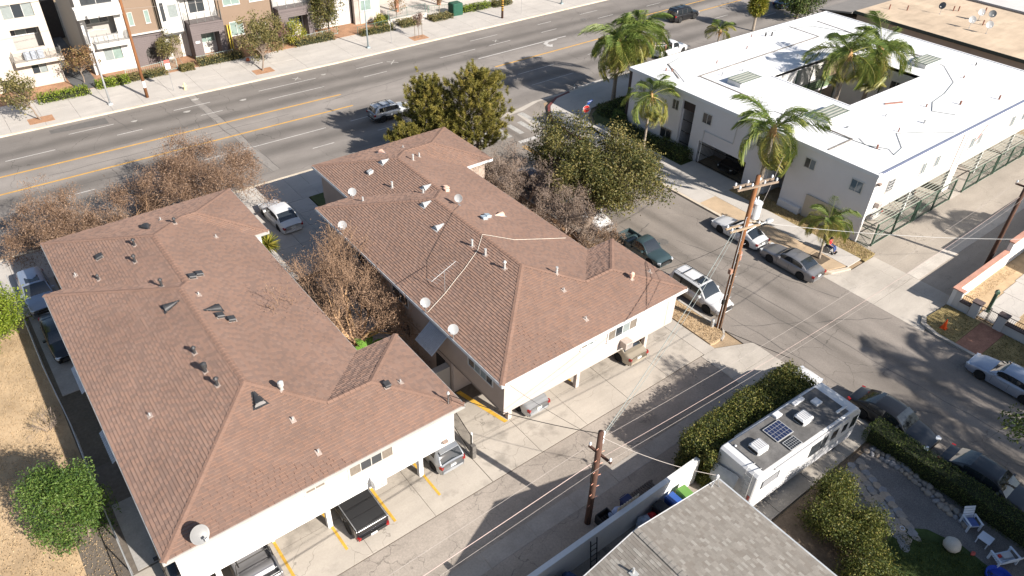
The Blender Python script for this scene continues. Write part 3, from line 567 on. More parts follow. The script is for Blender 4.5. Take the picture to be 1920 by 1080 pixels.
def box_vent(roof, B, x, y, m, sz=.34):
    gx, gy = slope_at(B, x, y); z = B.z(x, y); h = .17; s = sz/2
    P = lambda a, b, c: (x+a, y+b, z+gx*a+gy*b+c)
    mb = MB(); mb.add([P(-s, -s, .0), P(s, -s, .0), P(s, s, .0), P(-s, s, .0), P(-s*.9, -s*.9, h), P(s*.9, -s*.9, h), P(s*.9, s*.9, h), P(-s*.9, s*.9, h)], [(4, 5, 6, 7), (0, 1, 5, 4), (1, 2, 6, 5), (2, 3, 7, 6), (3, 0, 4, 7)])
    mb.add([P(-s*1.2, -s*1.2, h), P(s*1.2, -s*1.2, h), P(s*1.2, s*1.2, h+.02), P(-s*1.2, s*1.2, h+.02), P(-s*1.0, -s*1.0, h+.05), P(s*1.0, -s*1.0, h+.05), P(s*1.0, s*1.0, h+.06), P(-s*1.0, s*1.0, h+.06)], [(3, 2, 1, 0), (4, 5, 6, 7), (0, 1, 5, 4), (1, 2, 6, 5), (2, 3, 7, 6), (3, 0, 4, 7)])
    o = mb.build('box_vent', m, roof); e = s*1.35
    MB().add([P(-e, -e, .035), P(e, -e, .035), P(e, e, .035), P(-e, e, .035)], [(0, 1, 2, 3)]).build('flashing', FLASH, roof); return o
def dormer_vent(roof, B, x, y, m, wd=.5, ln=.68):
    """half-cone vent: open louvred half-circle facing down the slope, tapering to a point up-slope"""
    gx, gy = slope_at(B, x, y); g = Vector((gx, gy, 0)); dn = -g.normalized(); sd = Vector((-dn.y, dn.x, 0)); z = B.z(x, y)
    def P(a, b, c): q = Vector((x, y, 0))+dn*a+sd*b; return (q.x, q.y, z+gx*(q.x-x)+gy*(q.y-y)+c)
    n = 8; arc = [P(ln*.4, -wd/2*math.cos(math.pi*i/n), .03+.26*math.sin(math.pi*i/n)) for i in range(n+1)]; tip = P(-ln*.6, 0, .06)
    mb = MB(); o = len(mb.v); mb.v += arc+[tip]; mb.f += [(i, i+1, n+1) for i in range(n)]; mb.m += [0]*n
    ob = mb.build('dormer_vent', m, roof)
    MB().add([P(ln*.4-.05, b, c) for b, c in [(-wd/2*math.cos(math.pi*i/n)*.95, .03+.245*math.sin(math.pi*i/n)) for i in range(n+1)]], [tuple(range(n+1))]).build('louvre_backing', BLKV, roof)
    lv = MB()
    for k in range(3):
        hh = .06+k*.07; hw = wd/2*math.sqrt(max(0, 1-((hh)/.29)**2))*.9
        lv.add([P(ln*.4+.0, -hw, hh), P(ln*.4+.0, hw, hh), P(ln*.4-.03, hw, hh+.05), P(ln*.4-.03, -hw, hh+.05)], [(0, 1, 2, 3)])
    lv.build('louvre', GALVW if m is not BLKV else mat('dull_louvre', (.16, .15, .145), .6), roof)
    e = .1; MB().add([P(ln*.4+e, -wd/2-e, .04), P(ln*.4+e, wd/2+e, .04), P(-ln*.6, .08, .04), P(-ln*.6, -.08, .04)], [(0, 1, 2, 3)]).build('flashing', GALVW if m is not BLKV else BLKV, roof)
    return ob
def dish(x, y, z, label, r=.33, face=(-.25, -.8, .55), mast=.5, base=None, m=None, grp='satellite dishes'):
    t = thing('satellite_dish', label, 'satellite dish', (x, y, z), grp)
    d = Vector(face).normalized(); c = Vector((x, y, z+mast)); M = d.to_track_quat('Z', 'Y').to_matrix()
    prof = [(.001, 0)]+[(r*k/6, .22*r*(k/6)**2) for k in range(1, 7)]
    MB().lathe(prof+[(r*1.02, .22*r), (r*.7, .09*r-.012), (.001, -.015)], M, 24, c=c).build('reflector', m or mat('dish_white', (.34, .34, .34), .5, noise=((4, .05),)), t, smooth=True)
    MB().tube([(x, y, z), (x, y, z+mast*.8), c-d*.03], .025, 7).build('mast', GALV, t)
    MB().box((x-.12, y-.09, z-.02), (x+.12, y+.09, z+.02)).build('foot_plate', GALV, t)
    arm = c+d*(r*1.05)+M @ Vector((0, -r*.55, 0)); low = c+M @ Vector((0, -r*.95, .02))
    MB().tube([low, arm], .016, 6).build('feed_arm', GALV, t); MB().obox(arm+Vector((0, 0, .02)), (.13, .1, .11), M).build('feed_horn', mat('horn_grey', (.55, .55, .53), .6), t)
    return t
# ---------------------------------------------------------------- left block
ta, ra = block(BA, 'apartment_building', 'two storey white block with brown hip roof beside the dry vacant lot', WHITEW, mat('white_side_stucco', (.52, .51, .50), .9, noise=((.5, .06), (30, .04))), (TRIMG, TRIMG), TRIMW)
YA = BA.y0+.33
win_y(ta, 8.33, 10.58, 3.8, 4.45, YA, mat('grey_window_frame', (.45, .42, .38), .6), [CURT, GLASSD, GLASSD, CURT], fr=.1)
win_y(ta, 6.17, 7.06, 4.22, 4.45, YA, MATS['grey_window_frame'], [CURT, CURT], fr=.07)
def wall_ac(par, x0, x1, z0, z1, Y, dp=.55, m=None):
    o = MB().bbox((x0, Y-dp, z0), (x1, Y-.003, z1), .02).build('air_conditioner', m or TRIMW, par)
    g = MB()
    for k in range(7): zz = z0+.05+k*(z1-z0-.1)/7; g.box((x0+.06, Y-dp-.006, zz), (x1-.06, Y-dp-.001, zz+(z1-z0)*.06))
    g.build('grille', GALV, o); b = MB()
    for x in (x0+.05, x1-.05): b.tube([(x, Y-.01, z0-.32), (x, Y-dp*.85, z0-.012)], .015, 4)
    b.build('bracket', GALV, o)
wall_ac(ta, 9.25, 9.9, 2.62, 3.05, YA)
for x in (1.81, 7.2, 12.5):
    MB().box((x-.12, 22.3, 0), (x+.12, 22.54, 2.3)).build('carport_post', WHITEW, ta)
MB().box((.45, 26.45, 0), (14.1, 26.69, 2.298)).build('carport_back_wall', WHITEW, ta)
for x in (4.6, 9.93): MB().box((x-.06, 23.2, 0), (x+.06, 26.4, 2.298)).build('carport_divider', WHITEW, ta)
for y in (36.3, 30.6):
    mb = MB()
    for k in range(16): mb.obox((.1, y+.15*k-1.2, 3.55), (.8, .1, .03), Matrix.Rotation(rad(-32), 3, 'Y'))
    mb.build('window_awning', mat('blue_grey_awning', (.40, .45, .52), .6, noise=((3, .1),)), ta)
    win_x(ta, y-.9, y+.9, 2.7, 3.6, BA.xl+.42, MATS['grey_window_frame'], [GLASSD, GLASSD])
MB().obox((13.55, YA-.12, 2.75), (.3, .16, .12)).build('security_light', mat('rust_metal', (.25, .19, .16), .7), ta)
for x, y, h, r in ((5.4, 42.9, .38, .07), (4.95, 41.3, .42, .07), (2.85, 41.6, .28, .055), (5.4, 37.6, .45, .07), (8.2, 44.2, .32, .07), (4.97, 31.1, .36, .07), (4.93, 29.5, .36, .09), (5.05, 28.2, .44, .075)): pipe_vent(ra, BA, x, y, h, r, BLKV, 'cone' if r < .08 else 'drum', FLASH)
for x, y in ((1.9, 43.2), (9.9, 41.9), (6.75, 35.5), (7.7, 45.7), (1.95, 29.0), (7.12, 24.5), (7.35, 22.5), (12.6, 24.0)): pipe_vent(ra, BA, x, y, .22, .035, GALVW)
pipe_vent(ra, BA, 7.4, 26.2, .34, .085, GALVW, 'drum'); 
for x, y in ((3.45, 43.6), (7.05, 37.4), (7.5, 37.6), (7.05, 33.1), (7.45, 32.6)): box_vent(ra, BA, x, y, BLKV)
for x, y in ((5.2, 35.5), (6.97, 33.9), (6.64, 44.9), (6.2, 26.2)): dormer_vent(ra, BA, x, y, BLKV, .6, .85)
box_vent(ra, BA, 11.85, 24.0, BLKV, .3)
dish(1.55, 21.35, BA.z(1.55, 21.6)-.02, 'large grey satellite dish on the lower front corner of the white block', r=.40, face=(.28, -.78, .55), mast=.42, m=mat('dish_grey', (.19, .19, .19), .45, noise=((4, .05),)))
t = thing('service_mast', 'galvanised electrical service mast at the eave of the white block', 'service mast', (13.95, 21.75, 5))
MB().cyl((13.95, 21.75, 4.9), (13.95, 21.75, 5.75), .04, n=9).build('mast', GALV, t); MB().lathe([(.07, 0), (.09, .06), (.05, .16), (.001, .2)], n=10, c=(13.95, 21.75, 5.75)).build('weather_head', GALVW, t)
for k in (-1, 0, 1): MB().tube([(13.95, 21.75, 5.8), (13.95+.12*k, 21.62, 5.45), (14.0+.08*k, 21.7, 5.1)], .012, 4).build('conductor', DKIRON, t)
# ---------------------------------------------------------------- right block
tb, rb = block(BB, 'apartment_building', 'two storey pale pink block with brown hip roof beside the side street', PINKW, TAUPE, (TRIMW, TRIMW), TRIMW)
YB = BB.y0+.33
win_y(tb, 24.9, 27.2, 3.68, 4.48, YB, TRIMW, [CURT, GLASSD, BLIND, CURT], fr=.07); win_y(tb, 22.78, 23.66, 4.2, 4.52, YB, TRIMW, [CURT, BLIND], fr=.07)
wall_ac(tb, 26.0, 26.6, 2.75, 3.2, YB, m=mat('pink_ac_case', (.40, .34, .30), .7))
MB().box((29.98, YB-.02, 2.31), (30.05, YB-.002, 4.82)).build('drain_pipe', mat('pink_pipe', (.50, .43, .38), .7), tb)
for x, y in ((18.78, 22.9), (23.65, 22.5), (29.1, 22.2)): MB().box((x-.13, y-.13, 0), (x+.13, y+.13, 2.3)).build('carport_post', PINKW, tb)
MB().box((29.3, 22.4, 0), (29.42, 26.4, 2.298)).build('carport_divider', mat('carport_brown', (.30, .20, .15), .9, noise=((1, .1),)), tb)
MB().box((17.4, 26.45, 0), (30.6, 26.69, 2.298)).build('carport_back_wall', PINKW, tb)
XB = BB.xl+.42; XG = BB.xl+.45
wf = mat('pale_window_frame', (.55, .53, .50), .6)
win_x(tb, 31.35, 32.8, 1.05, 1.75, XG, DKIRON, [GLASSD, GLASSD]); win_x(tb, 28.95, 30.1, 1.35, 2.0, XG, TRIMW, [GLASSD, GLASSD], fr=.1)
win_x(tb, 22.6, 24.8, 3.62, 4.25, XB, wf, [GLASSD, BLIND, BLIND, GLASSD]); win_x(tb, 31.2, 33.0, 3.4, 4.3, XB, wf, [GLASSD, GLASSD]); win_x(tb, 36.5, 38.5, 3.4, 4.3, XB, wf, [GLASSD, BLIND])
o = MB().box((XG-.05, 27.3, .05), (XG-.002, 28.2, 1.95)).build('entry_door', mat('dark_door', (.03, .027, .025), .6), tb); MB().cyl((XG-.1, 27.42, 1.0), (XG-.05, 27.42, 1.0), .03).build('door_knob', GALV, o)
MB().box((XB-.03, 22, 2.33), (XB-.002, 41.5, 2.4)).build('belt_course', mat('dark_taupe_trim', (.24, .19, .16), .8), tb)
mb = MB()
for k in range(14): # scalloped metal awning over the stair door
    y = 26.9+k*.13; a = Vector((XB-.01, y, 4.2)); b = Vector((XB-1.15, y, 3.25)); s_ = Vector((0, .062, 0)); up_ = Vector((-.03, 0, .05))
    mb.add([a-s_, a+up_, a+s_, b-s_, b+up_, b+s_], [(0, 1, 4, 3), (1, 2, 5, 4), (3, 4, 1, 0), (4, 5, 2, 1)])
mb.build('metal_awning', mat('white_awning_metal', (.62, .66, .72), .5, .1, noise=((3, .08),)), tb)
MB().box((15.9, 26.75, .02), (17.35, 27.2, 1.9)).build('utility_closet', mat('grey_closet', (.36, .33, .30), .8, noise=((1, .08),)), tb)
for x, y, c in ((26.1, 43.7, None), (25.2, 43.1, 'band'), (22.1, 40.9, 'band'), (23.1, 38.4, None), (21.9, 30.9, 'band'), (21.96, 29.6, 'band'), (22.05, 27.8, 'cone'), (24.4, 25.8, 'band'), (19.7, 40.8, None)): pipe_vent(rb, BB, x, y, .46 if c else .34, .062, GALVW, c)
for x, y in ((26.0, 45.9), (23.95, 24.6), (23.75, 22.4), (30.1, 23.5), (19.9, 43.0)): pipe_vent(rb, BB, x, y, .22, .035, GALVW)
pipe_vent(rb, BB, 28.35, 23.4, .25, .09, PINKV, 'drum')
for x, y in ((21.9, 43.7),): box_vent(rb, BB, x, y, GALVW)
for x, y in ((24.5, 33.2), (24.95, 33.4)): box_vent(rb, BB, x, y, mat('blue_zinc_vent', (.40, .46, .50), .45, .5))
for x, y in ((24.5, 37.6), (24.75, 38.0)): box_vent(rb, BB, x, y, PINKV, .3)
for x, y, m_ in ((23.3, 44.0, GALVW), (23.7, 38.9, GALVW), (22.2, 36.6, GALVW), (21.5, 34.0, GALVW), (24.3, 46.1, PINKV), (26.0, 33.5, PINKV)): dormer_vent(rb, BB, x, y, m_)
dish(24.0, 35.4, BB.z(24.0, 35.4), 'white satellite dish on the ridge of the pink block', r=.28, face=(-.75, -.6, .35), mast=.55)
dish(16.95, 28.5, 4.9, 'white satellite dish on the eave beside the bare branched tree', r=.29, face=(-.55, -.62, .55), mast=.85)
dish(16.95, 25.7, 4.9, 'white satellite dish on the eave above the metal awning', r=.29, face=(-.5, -.62, .6), mast=.8)
dish(19.5, 41.9, 4.9, 'white satellite dish at the inner eave corner of the pink block', r=.29, face=(-.5, -.65, .58), mast=.85)
dish(17.0, 38.6, 4.9, 'white satellite dish on the eave above the parked white sedan', r=.29, face=(-.5, -.65, .58), mast=.75)
t = thing('tv_antenna', 'spindly rooftop television antenna on the pink block', 'antenna', (18.6, 29.0, BB.z(18.6, 29)))
ax, ay, az = 18.6, 29.0, BB.z(18.6, 29.0)
MB().cyl((ax, ay, az), (ax, ay, az+1.55), .022, n=6).build('mast', GALV, t); MB().tube([(ax-1.1, ay-.35, az+1.45), (ax+1.0, ay+.32, az+1.6)], .016, 5).build('boom', GALVW, t)
for k in range(8):
    f_ = -1+k*.28; c = Vector((ax+1.05*f_, ay+.335*f_, az+1.525+.075*f_)); e = Vector((-.3, .95, 0))*(.42-.03*k); MB().tube([c-e, c+e], .008, 4).build('element', GALVW, t)
def roof_cable(pts, B, label, m, r=.013):
    P = []
    for i in range(len(pts)-1):
        for k in range(8):
            q = k/8; x = pts[i][0]*(1-q)+pts[i+1][0]*q; y = pts[i][1]*(1-q)+pts[i+1][1]*q; P.append((x, y, max(B.z(x, y), ZE)+.06))
    return tag(MB().tube(P, r, 4).build('roof_cable', m), label, 'cable')
WCAB = mat('white_cable', (.62, .58, .50), .7); BCAB = mat('black_cable', (.02, .02, .02), .6)
roof_cable([(17.0, 28.4), (18.5, 28.85), (19.6, 29.3), (20.4, 29.6), (21.9, 30.3), (22.9, 31.2), (24.6, 30.1), (26.6, 29.8), (28.8, 29.5)], BB, 'white coaxial cable snaking over the pink block roof', WCAB)
roof_cable([(24.0, 35.3), (22.4, 34.1), (20.6, 32.9), (19.3, 32.0), (18.4, 30.6), (18.2, 29.4)], BB, 'thin black cable looping from ridge dish to antenna', BCAB, .009)
roof_cable([(30.9, 24.6), (29.9, 23.6), (28.6, 22.3), (27.6, 21.3)], BB, 'black cable over the street end of the pink roof', BCAB, .012)

# ================================================================ white flat roofed courtyard building
TPO = ramp_mat('white_roof_membrane', (.66, .66, .665), 1, 21, 48, [(0, 1.0), (.3, .97), (.6, 1.0), (1, .98)], patches=.02, speck=.02, blot=(.35, .06))
CW = mat('pale_grey_stucco', (.64, .615, .61), .9, noise=((.4, .04), (30, .03)), bump=(50, .25))
CWF = mat('white_front_stucco', (.58, .57, .555), .9, noise=((.4, .03), (30, .03)), bump=(50, .2))
GREENP = mat('green_painted_steel', (.045, .085, .06), .5, .2, noise=((4, .2),))
GREENR = mat('green_balcony_panel', (.16, .22, .12), .7, noise=((2, .15),))
X0, X1, Y0, Y1, ZC = 52.4, 85.2, 21.4, 47.5, 6.0
cx0, cx1, cy0, cy1 = 62.4, 74.6, 30.1, 38.3
tc = thing('courtyard_apartment_building', 'white flat roofed two storey apartment building around a palm courtyard', 'building', (68, 34, 0))
rc = MB()
for a, b in (((X0, Y0), (X1, cy0)), ((X0, cy1), (X1, Y1)), ((X0, cy0), (cx0, cy1)), ((cx1, cy0), (X1, cy1))): rc.box((a[0], a[1], ZC-.25), (b[0], b[1], ZC))
roofc = rc.build('roof', TPO, tc)
for (a, b) in (((X0-.06, Y0-.06, ZC-.22), (X1+.06, Y0+.12, ZC+.07)), ((X0-.06, Y1-.12, ZC-.22), (X1+.06, Y1+.06, ZC+.07)), ((X0-.06, Y0+.122, ZC-.22), (X0+.12, Y1-.122, ZC+.068)), ((X1-.12, Y0+.122, ZC-.22), (X1+.06, Y1-.122, ZC+.068)),
               ((cx0-.15, cy0-.15, ZC-.3), (cx1+.15, cy0, ZC+.06)), ((cx0-.15, cy1, ZC-.3), (cx1+.15, cy1+.15, ZC+.06)), ((cx0-.15, cy0, ZC-.3), (cx0, cy1, ZC+.058)), ((cx1, cy0, ZC-.3), (cx1+.15, cy1, ZC+.058))):
    MB().box(a, b).build('parapet_edge', TPO, roofc)
MB().box((X0+.5, Y0-.1, ZC+.071), (X1, Y0+.1, ZC+.085)).build('blue_edge_flashing', mat('blue_flashing', (.22, .24, .33), .5, .2), roofc)
SEAM = mat('membrane_seam', (.50, .50, .50), .8, noise=((3, .1),)); SEAMD = mat('dirty_flashing', (.20, .18, .16), .8, noise=((1.5, .5), (8, .4)))
for k, y in enumerate(np.arange(22.6, 47, 1.02)):
    if cy0-.3 < y < cy1+.3:
        MB().box((X0+.3, y-.012, ZC), (cx0-.4, y+.012, ZC+.006)).build('seam', SEAM, roofc); MB().box((cx1+.4, y-.012, ZC), (X1-.3, y+.012, ZC+.006)).build('seam', SEAM, roofc)
    else: MB().box((X0+.3, y-.012, ZC), (X1-.3, y+.012, ZC+.006)).build('seam', SEAM, roofc)
for p in ([(56.3, 26.1), (56.3, 29.6), (56.45, 29.6), (56.45, 26.1)], [(53, 26.05), (56.4, 26.05), (56.4, 26.2), (53, 26.2)], [(56.2, 42.2), (76.5, 42.6), (76.5, 42.75), (56.2, 42.35)], [(56.3, 36.4), (56.3, 42.2), (56.45, 42.2), (56.45, 36.4)], [(54.2, 43.0), (56.2, 46.2), (56.3, 46.1), (54.3, 42.9)], [(76.4, 42.7), (76.5, 46.5), (76.6, 46.5), (76.5, 42.7)], [(80.0, 32), (81, 46), (81.12, 46), (80.12, 32)]):
    MB().prism(p, ZC, ZC+.05).build('flashing_strip', SEAMD, roofc)
def skylight(x0, y0, x1, y1):
    o = MB().box((x0, y0, ZC), (x1, y1, ZC+.42)).build('skylight_curb', CWF, roofc); n = 4; w = (y1-y0)/n
    f = MB()
    for k in range(n+1): yy = y0+k*w; f.box((x0, yy-.05, ZC+.421), (x1, yy+.05, ZC+.50))
    f.box((x0-.03, y0-.05, ZC+.421), (x0+.05, y1+.05, ZC+.47)); f.box((x1-.05, y0-.05, ZC+.421), (x1+.03, y1+.05, ZC+.47)); f.build('skylight_frame', mat('green_skylight_frame', (.16, .19, .16), .5, .2), o)
    for k in range(n): MB().box((x0+.06, y0+k*w+.06, ZC+.421), (x1-.06, y0+(k+1)*w-.06, ZC+.45)).build('skylight_pane', mat('skylight_glazing', (.42, .41, .36), .3, noise=((2, .1),)), o)
skylight(57.3, 38.2, 60.3, 39.7); skylight(57.3, 29.0, 60.3, 30.5); skylight(77.0, 30.9, 80.0, 32.4)
def roof_pipe(x, y, h=.35, r=.06, m=None, nm='vent_pipe'): return MB().cyl((x, y, ZC-.05), (x, y, ZC+h), r, n=8).build(nm, m or GALV, roofc)
RUST = mat('rusty_pipe', (.22, .10, .07), .8, noise=((4, .3),))
for x, y, h, r, m in ((54.7, 45.0, .3, .06, RUST), (55.1, 44.6, .3, .06, RUST), (71.5, 46, .4, .08, DKIRON), (72.2, 45.7, .4, .08, DKIRON), (70, 46.7, .3, .05, RUST), (80, 37.5, .6, .1, DKIRON), (80.5, 36.7, .5, .1, DKIRON), (82.6, 28.5, .3, .06, DKIRON), (56.5, 24.0, .35, .08, RUST), (61, 24.7, .35, .05, RUST), (64.5, 24.3, .3, .1, GALVW), (68, 26, .3, .06, RUST), (71.2, 24.5, .35, .09, RUST), (75.5, 23, .4, .08, RUST), (63, 27, .2, .06, GALV), (58, 27.6, .15, .1, GALV), (78, 27.5, .25, .06, RUST), (66.5, 44.6, .3, .05, RUST), (60.5, 43.6, .3, .05, RUST), (58.4, 41.2, .3, .06, GALV), (61, 40.8, .25, .06, GALV), (69, 40.2, .3, .06, GALV)): roof_pipe(x, y, h, r, m)
MB().obox((66.2, 28.1, ZC+.06), (1.9, .14, .1), Matrix.Rotation(rad(-22), 3, 'Z')).build('loose_board', mat('old_board', (.25, .12, .09), .9, noise=((2, .2),)), roofc)
for pts in ([(57.0, 25.9), (56.3, 24.9), (57.2, 23.4), (56.6, 22.6), (58.3, 22.9), (60.5, 24.6), (63.0, 23.2), (65.2, 21.6)], [(68.5, 23.6), (67.5, 25.2), (69.5, 26.2), (72.5, 26.6), (76, 27.5), (79.5, 30.2), (80.5, 33.0), (80, 36)], [(54, 42), (55.5, 44.5), (56, 46), (59, 46.8)], [(73, 46.8), (76.5, 46.0), (79, 45), (80.5, 42), (81, 38)], [(53, 34), (55.6, 33.2), (55.9, 30), (56.1, 27), (56.6, 23)]):
    P = []
    for i in range(len(pts)-1):
        for k in range(6): q = k/6; P.append((pts[i][0]*(1-q)+pts[i+1][0]*q, pts[i][1]*(1-q)+pts[i+1][1]*q, ZC+.03))
    MB().tube(P, .022, 4).build('roof_cable', mat('grey_cable', (.10, .12, .11), .7), roofc)
# walls: west side with stair recesses and a gated garage, alley side over carports
wl = MB()
for y0, y1, z0, z1 in ((Y0+.02, 28.8, 0, 5.76), (28.8, 30.6, 5.0, 5.76), (30.6, 32.7, 0, 5.76), (32.7, 38.0, 2.2, 5.76), (38.0, 39.1, 0, 5.76), (39.1, 40.6, 5.2, 5.76), (40.6, Y1-.02, 0, 5.76)):
    wl.box((X0+.05, y0, z0), (X0+.3, y1, z1))
wl.build('west_wall', CW, tc)
MB().box((X0+2.6, Y0+1, 0), (X0+2.8, Y1-.5, 5.7)).build('inner_wall', mat('recess_shade_wall', (.30, .27, .26), .9, noise=((.5, .06),)), tc)  # inner wall coloured dark for the shade inside the recesses
for y in (28.8, 30.52, 39.1, 40.52, 32.7, 37.92): MB().box((X0+.3, y, 0), (X0+2.6, y+.08, 5.7)).build('recess_side_wall', CW, tc)
dk = mat('dark_brown_panel', (.05, .035, .032), .7, noise=((1, .1),)); MB().box((X0+.28, 39.12, 4.3), (X0+.32, 40.58, 5.2)).build('recess_fascia', dk, tc)
for k in range(12): MB().cyl((X0+.4, 39.2+k*.115, .1), (X0+.4, 39.2+k*.115, 4.2), .012, n=4).build('security_bar', DKIRON, tc)
for z in (1.0, 2.1, 3.2): MB().box((X0+.39, 39.12, z), (X0+.43, 40.5, z+.05)).build('security_rail', DKIRON, tc)
MB().box((X0+.02, Y1-.35, 0), (X0+.045, Y1-.02, 5.7)).build('dark_corner_trim', dk, tc)
for y0, y1, z0, z1, g in ((45.2, 46.0, 4.3, 5.3, [GLASSD, BLIND]), (41.0, 41.7, 4.0, 4.9, [GLASSD, GLASSD]), (37.1, 38.05, 4.0, 4.9, [GLASSD, GLASSD]), (26.5, 27.4, 4.2, 5.0, [GLASSB, GLASSD]), (22.3, 23.25, 4.05, 4.95, [GLASSB, GLASSB]), (41.3, 42.6, .85, 1.85, [GLASSD, GLASSD]), (31.2, 32.1, 4.1, 5.0, [GLASSD, GLASSD])): win_x(tc, y0, y1, z0, z1, X0+.05, wf, g)
for k in range(8): MB().cyl((X0-.03, 41.3+k*.18, .8), (X0-.03, 41.3+k*.18, 1.9), .014, n=4).build('window_bar', DKIRON, tc)
MB().tube([(X0-.02, 34.3, 5.6), (X0-.02, 34.4, 3.3), (X0-.02, 37.6, 3.3), (X0-.02, 37.65, .2)], .05, 6).build('downpipe', CWF, tc)
MB().box((X0-.1, 23.2, .05), (X0+.04, 26.4, 2.1)).build('meter_cabinet', mat('beige_cabinet', (.45, .39, .31), .8, noise=((1, .06),)), tc)
MB().box((X0-.35, 26.6, .05), (X0+.04, 28.6, .7)).build('low_planter_wall', CW, tc)
# gated garage under the west side
for k in range(36): MB().cyl((X0+.1, 32.8+k*.144, .05), (X0+.1, 32.8+k*.144, 1.95), .013, n=4).build('gate_bar', DKIRON, tc)
for z in (.12, 1.0, 1.9): MB().box((X0+.08, 32.72, z), (X0+.12, 37.9, z+.05)).build('gate_rail', DKIRON, tc)
# alley front
fw = MB(); fw.box((X0+.3, Y0, 2.4), (X1, Y0+.25, 5.76)); fw.box((66.2, Y0, 0), (67.5, Y0+.25, 2.4)); fw.build('alley_wall', CWF, tc)
MB().box((X0+.31, Y0+5.6, 0), (X1, Y0+5.8, 5.7)).build('carport_back_wall', mat('carport_tan', (.42, .36, .30), .9, noise=((.7, .1),)), tc)
MB().box((X0+.3, Y0+.26, 2.4), (X1, Y0+5.6, 2.55)).build('carport_ceiling', CWF, tc)
MB().poly([(X0+.3, 20.3, .012), (X1, 20.3, .012), (X1, 27.0, .012), (X0+.3, 27.0, .012)]).build('carport_floor', APRON, tc)
for x in (59.6, 72.5, 79): MB().box((x-.1, Y0+.05, 0), (x+.1, Y0+.25, 2.4)).build('carport_post', CWF, tc)
for x0, x1, z0, z1, g in ((54.5, 55.5, 3.9, 4.95, 'g'), (59.75, 60.4, 3.85, 4.8, 'p'), (62.0, 62.65, 3.85, 4.8, 'p'), (68.1, 68.8, 3.8, 4.75, 'p'), (69.6, 70.1, 3.8, 4.75, 'p'), (75.9, 76.6, 3.8, 4.8, 'p'), (78.4, 79.2, 3.8, 4.8, 'p')):
    w_ = win_y(tc, x0, x1, z0, z1, Y0, wf, [GLASSB, BLIND] if g == 'p' else [GLASSD, GLASSD])
    if g == 'g':
        gb = MB()
        for k in range(5): gb.cyl((x0+k*(x1-x0)/4, Y0-.1, z0-.05), (x0+k*(x1-x0)/4, Y0-.1, z1+.05), .014, n=4)
        for k in range(5): gb.box((x0-.02, Y0-.11, z0+k*(z1-z0)/4-.012), (x1+.02, Y0-.09, z0+k*(z1-z0)/4+.012))
        gb.build('window_grille', TRIMW, w_)
wall_ac(tc, 53.4, 53.95, 3.0, 3.4, Y0, .4, PINKW)
for x, m_ in ((65.9, PINKW), (66.9, TRIMW)): MB().box((x, Y0-.06, 2.4), (x+.07, Y0-.002, 5.9)).build('downpipe', m_, tc)
MB().tube([(69.0, Y0-.04, 4.3), (70.3, Y0-.04, 5.5)], .03, 5).build('red_conduit', mat('red_pipe', (.45, .14, .12), .6), tc)
MB().obox((52.7, Y0-.14, 5.25), (.35, .24, .16)).build('security_light', mat('rust_metal', (.25, .19, .16), .7), tc)
for x0, x1 in ((53.0, 59.2), (59.4, 65.6), (67.8, 73.6), (73.8, 79.5), (79.7, 85.0)):     # green roller gates with slatted tops
    fr = MB(); Yg = 20.35
    for x in (x0, x0+.16, (x0+x1)/2-.1, (x0+x1)/2+.1, x1-.16, x1): fr.box((x-.035, Yg-.035, 0), (x+.035, Yg+.035, 2.05))
    for z in (.08, 1.0, 2.0): fr.box((x0-.03, Yg-.03, z), (x1+.03, Yg+.03, z+.05))
    fr.tube([(x0, Yg, .1), ((x0+x1)/2, Yg, 2.0)], .02, 4); fr.tube([((x0+x1)/2, Yg, 2.0), (x1, Yg, .1)], .02, 4)
    go = fr.build('carport_gate', GREENP, tc)
    for k in range(int((x1-x0)/.16)): MB().box((x0+.1+k*.16, Yg-.006, .1), (x0+.112+k*.16, Yg+.006, 2.0)).build('gate_wire', GREENP, go)
    for k in range(6): q = k/5; MB().box((x0, Yg-.02+q*(Y0-Yg-.03), 2.08+.32*q), (x1, Yg+.02+q*(Y0-Yg-.03), 2.12+.32*q)).build('top_slat', mat('pale_green_slat', (.26, .28, .235), .6), go)
mb = MB()
for k in range(9): mb.cyl((52.62, 20.4+k*.11, 0), (52.62, 20.4+k*.11, 2.1), .012, n=4)
for z in (.1, .8, 1.5, 2.0): mb.box((52.6, 20.38, z), (52.65, 21.36, z+.05))
mb.build('end_gate', GREENP, tc)
# courtyard inside
cw = MB(); cw.box((cx0-.12, cy0, 0), (cx0, cy1, ZC-.31)); cw.box((cx1, cy0, 0), (cx1+.12, cy1, ZC-.31)); cw.box((cx0, cy0-.12, 0), (cx1, cy0, ZC-.31)); cw.build('courtyard_wall', CW, tc)
nw = MB(); nw.box((cx0, cy1, 0), (66.6, cy1+.12, ZC-.31)); nw.box((66.6, cy1+1.6, 0), (cx1, cy1+1.72, ZC-.31)); nw.build('courtyard_north_wall', CWF, tc)
win_y(tc, 64.6, 65.6, 3.6, 4.7, cy1, wf, [GLASSD]); MB().box((66.6, cy1, 2.5), (cx1, cy1+1.6, 2.7)).build('walkway_floor', CW, tc)
for k in range(4): MB().box((66.62, cy1-.02, 2.75+k*.26), (cx1, cy1+.02, 2.97+k*.26)).build('balcony_board', GREENR, tc)
for x in (66.6, 69.2, 72, 74.5): MB().box((x-.06, cy1-.08, 0), (x+.06, cy1-.022, ZC-.31)).build('walkway_post', GREENP, tc)
MB().box((72.9, cy0, 0), (73.0, cy0+.1, ZC-.31)).build('walkway_post', GREENP, tc); MB().box((cx1-.1, 33.5, 0), (cx1-.002, 33.6, ZC-.31)).build('walkway_post', GREENP, tc)
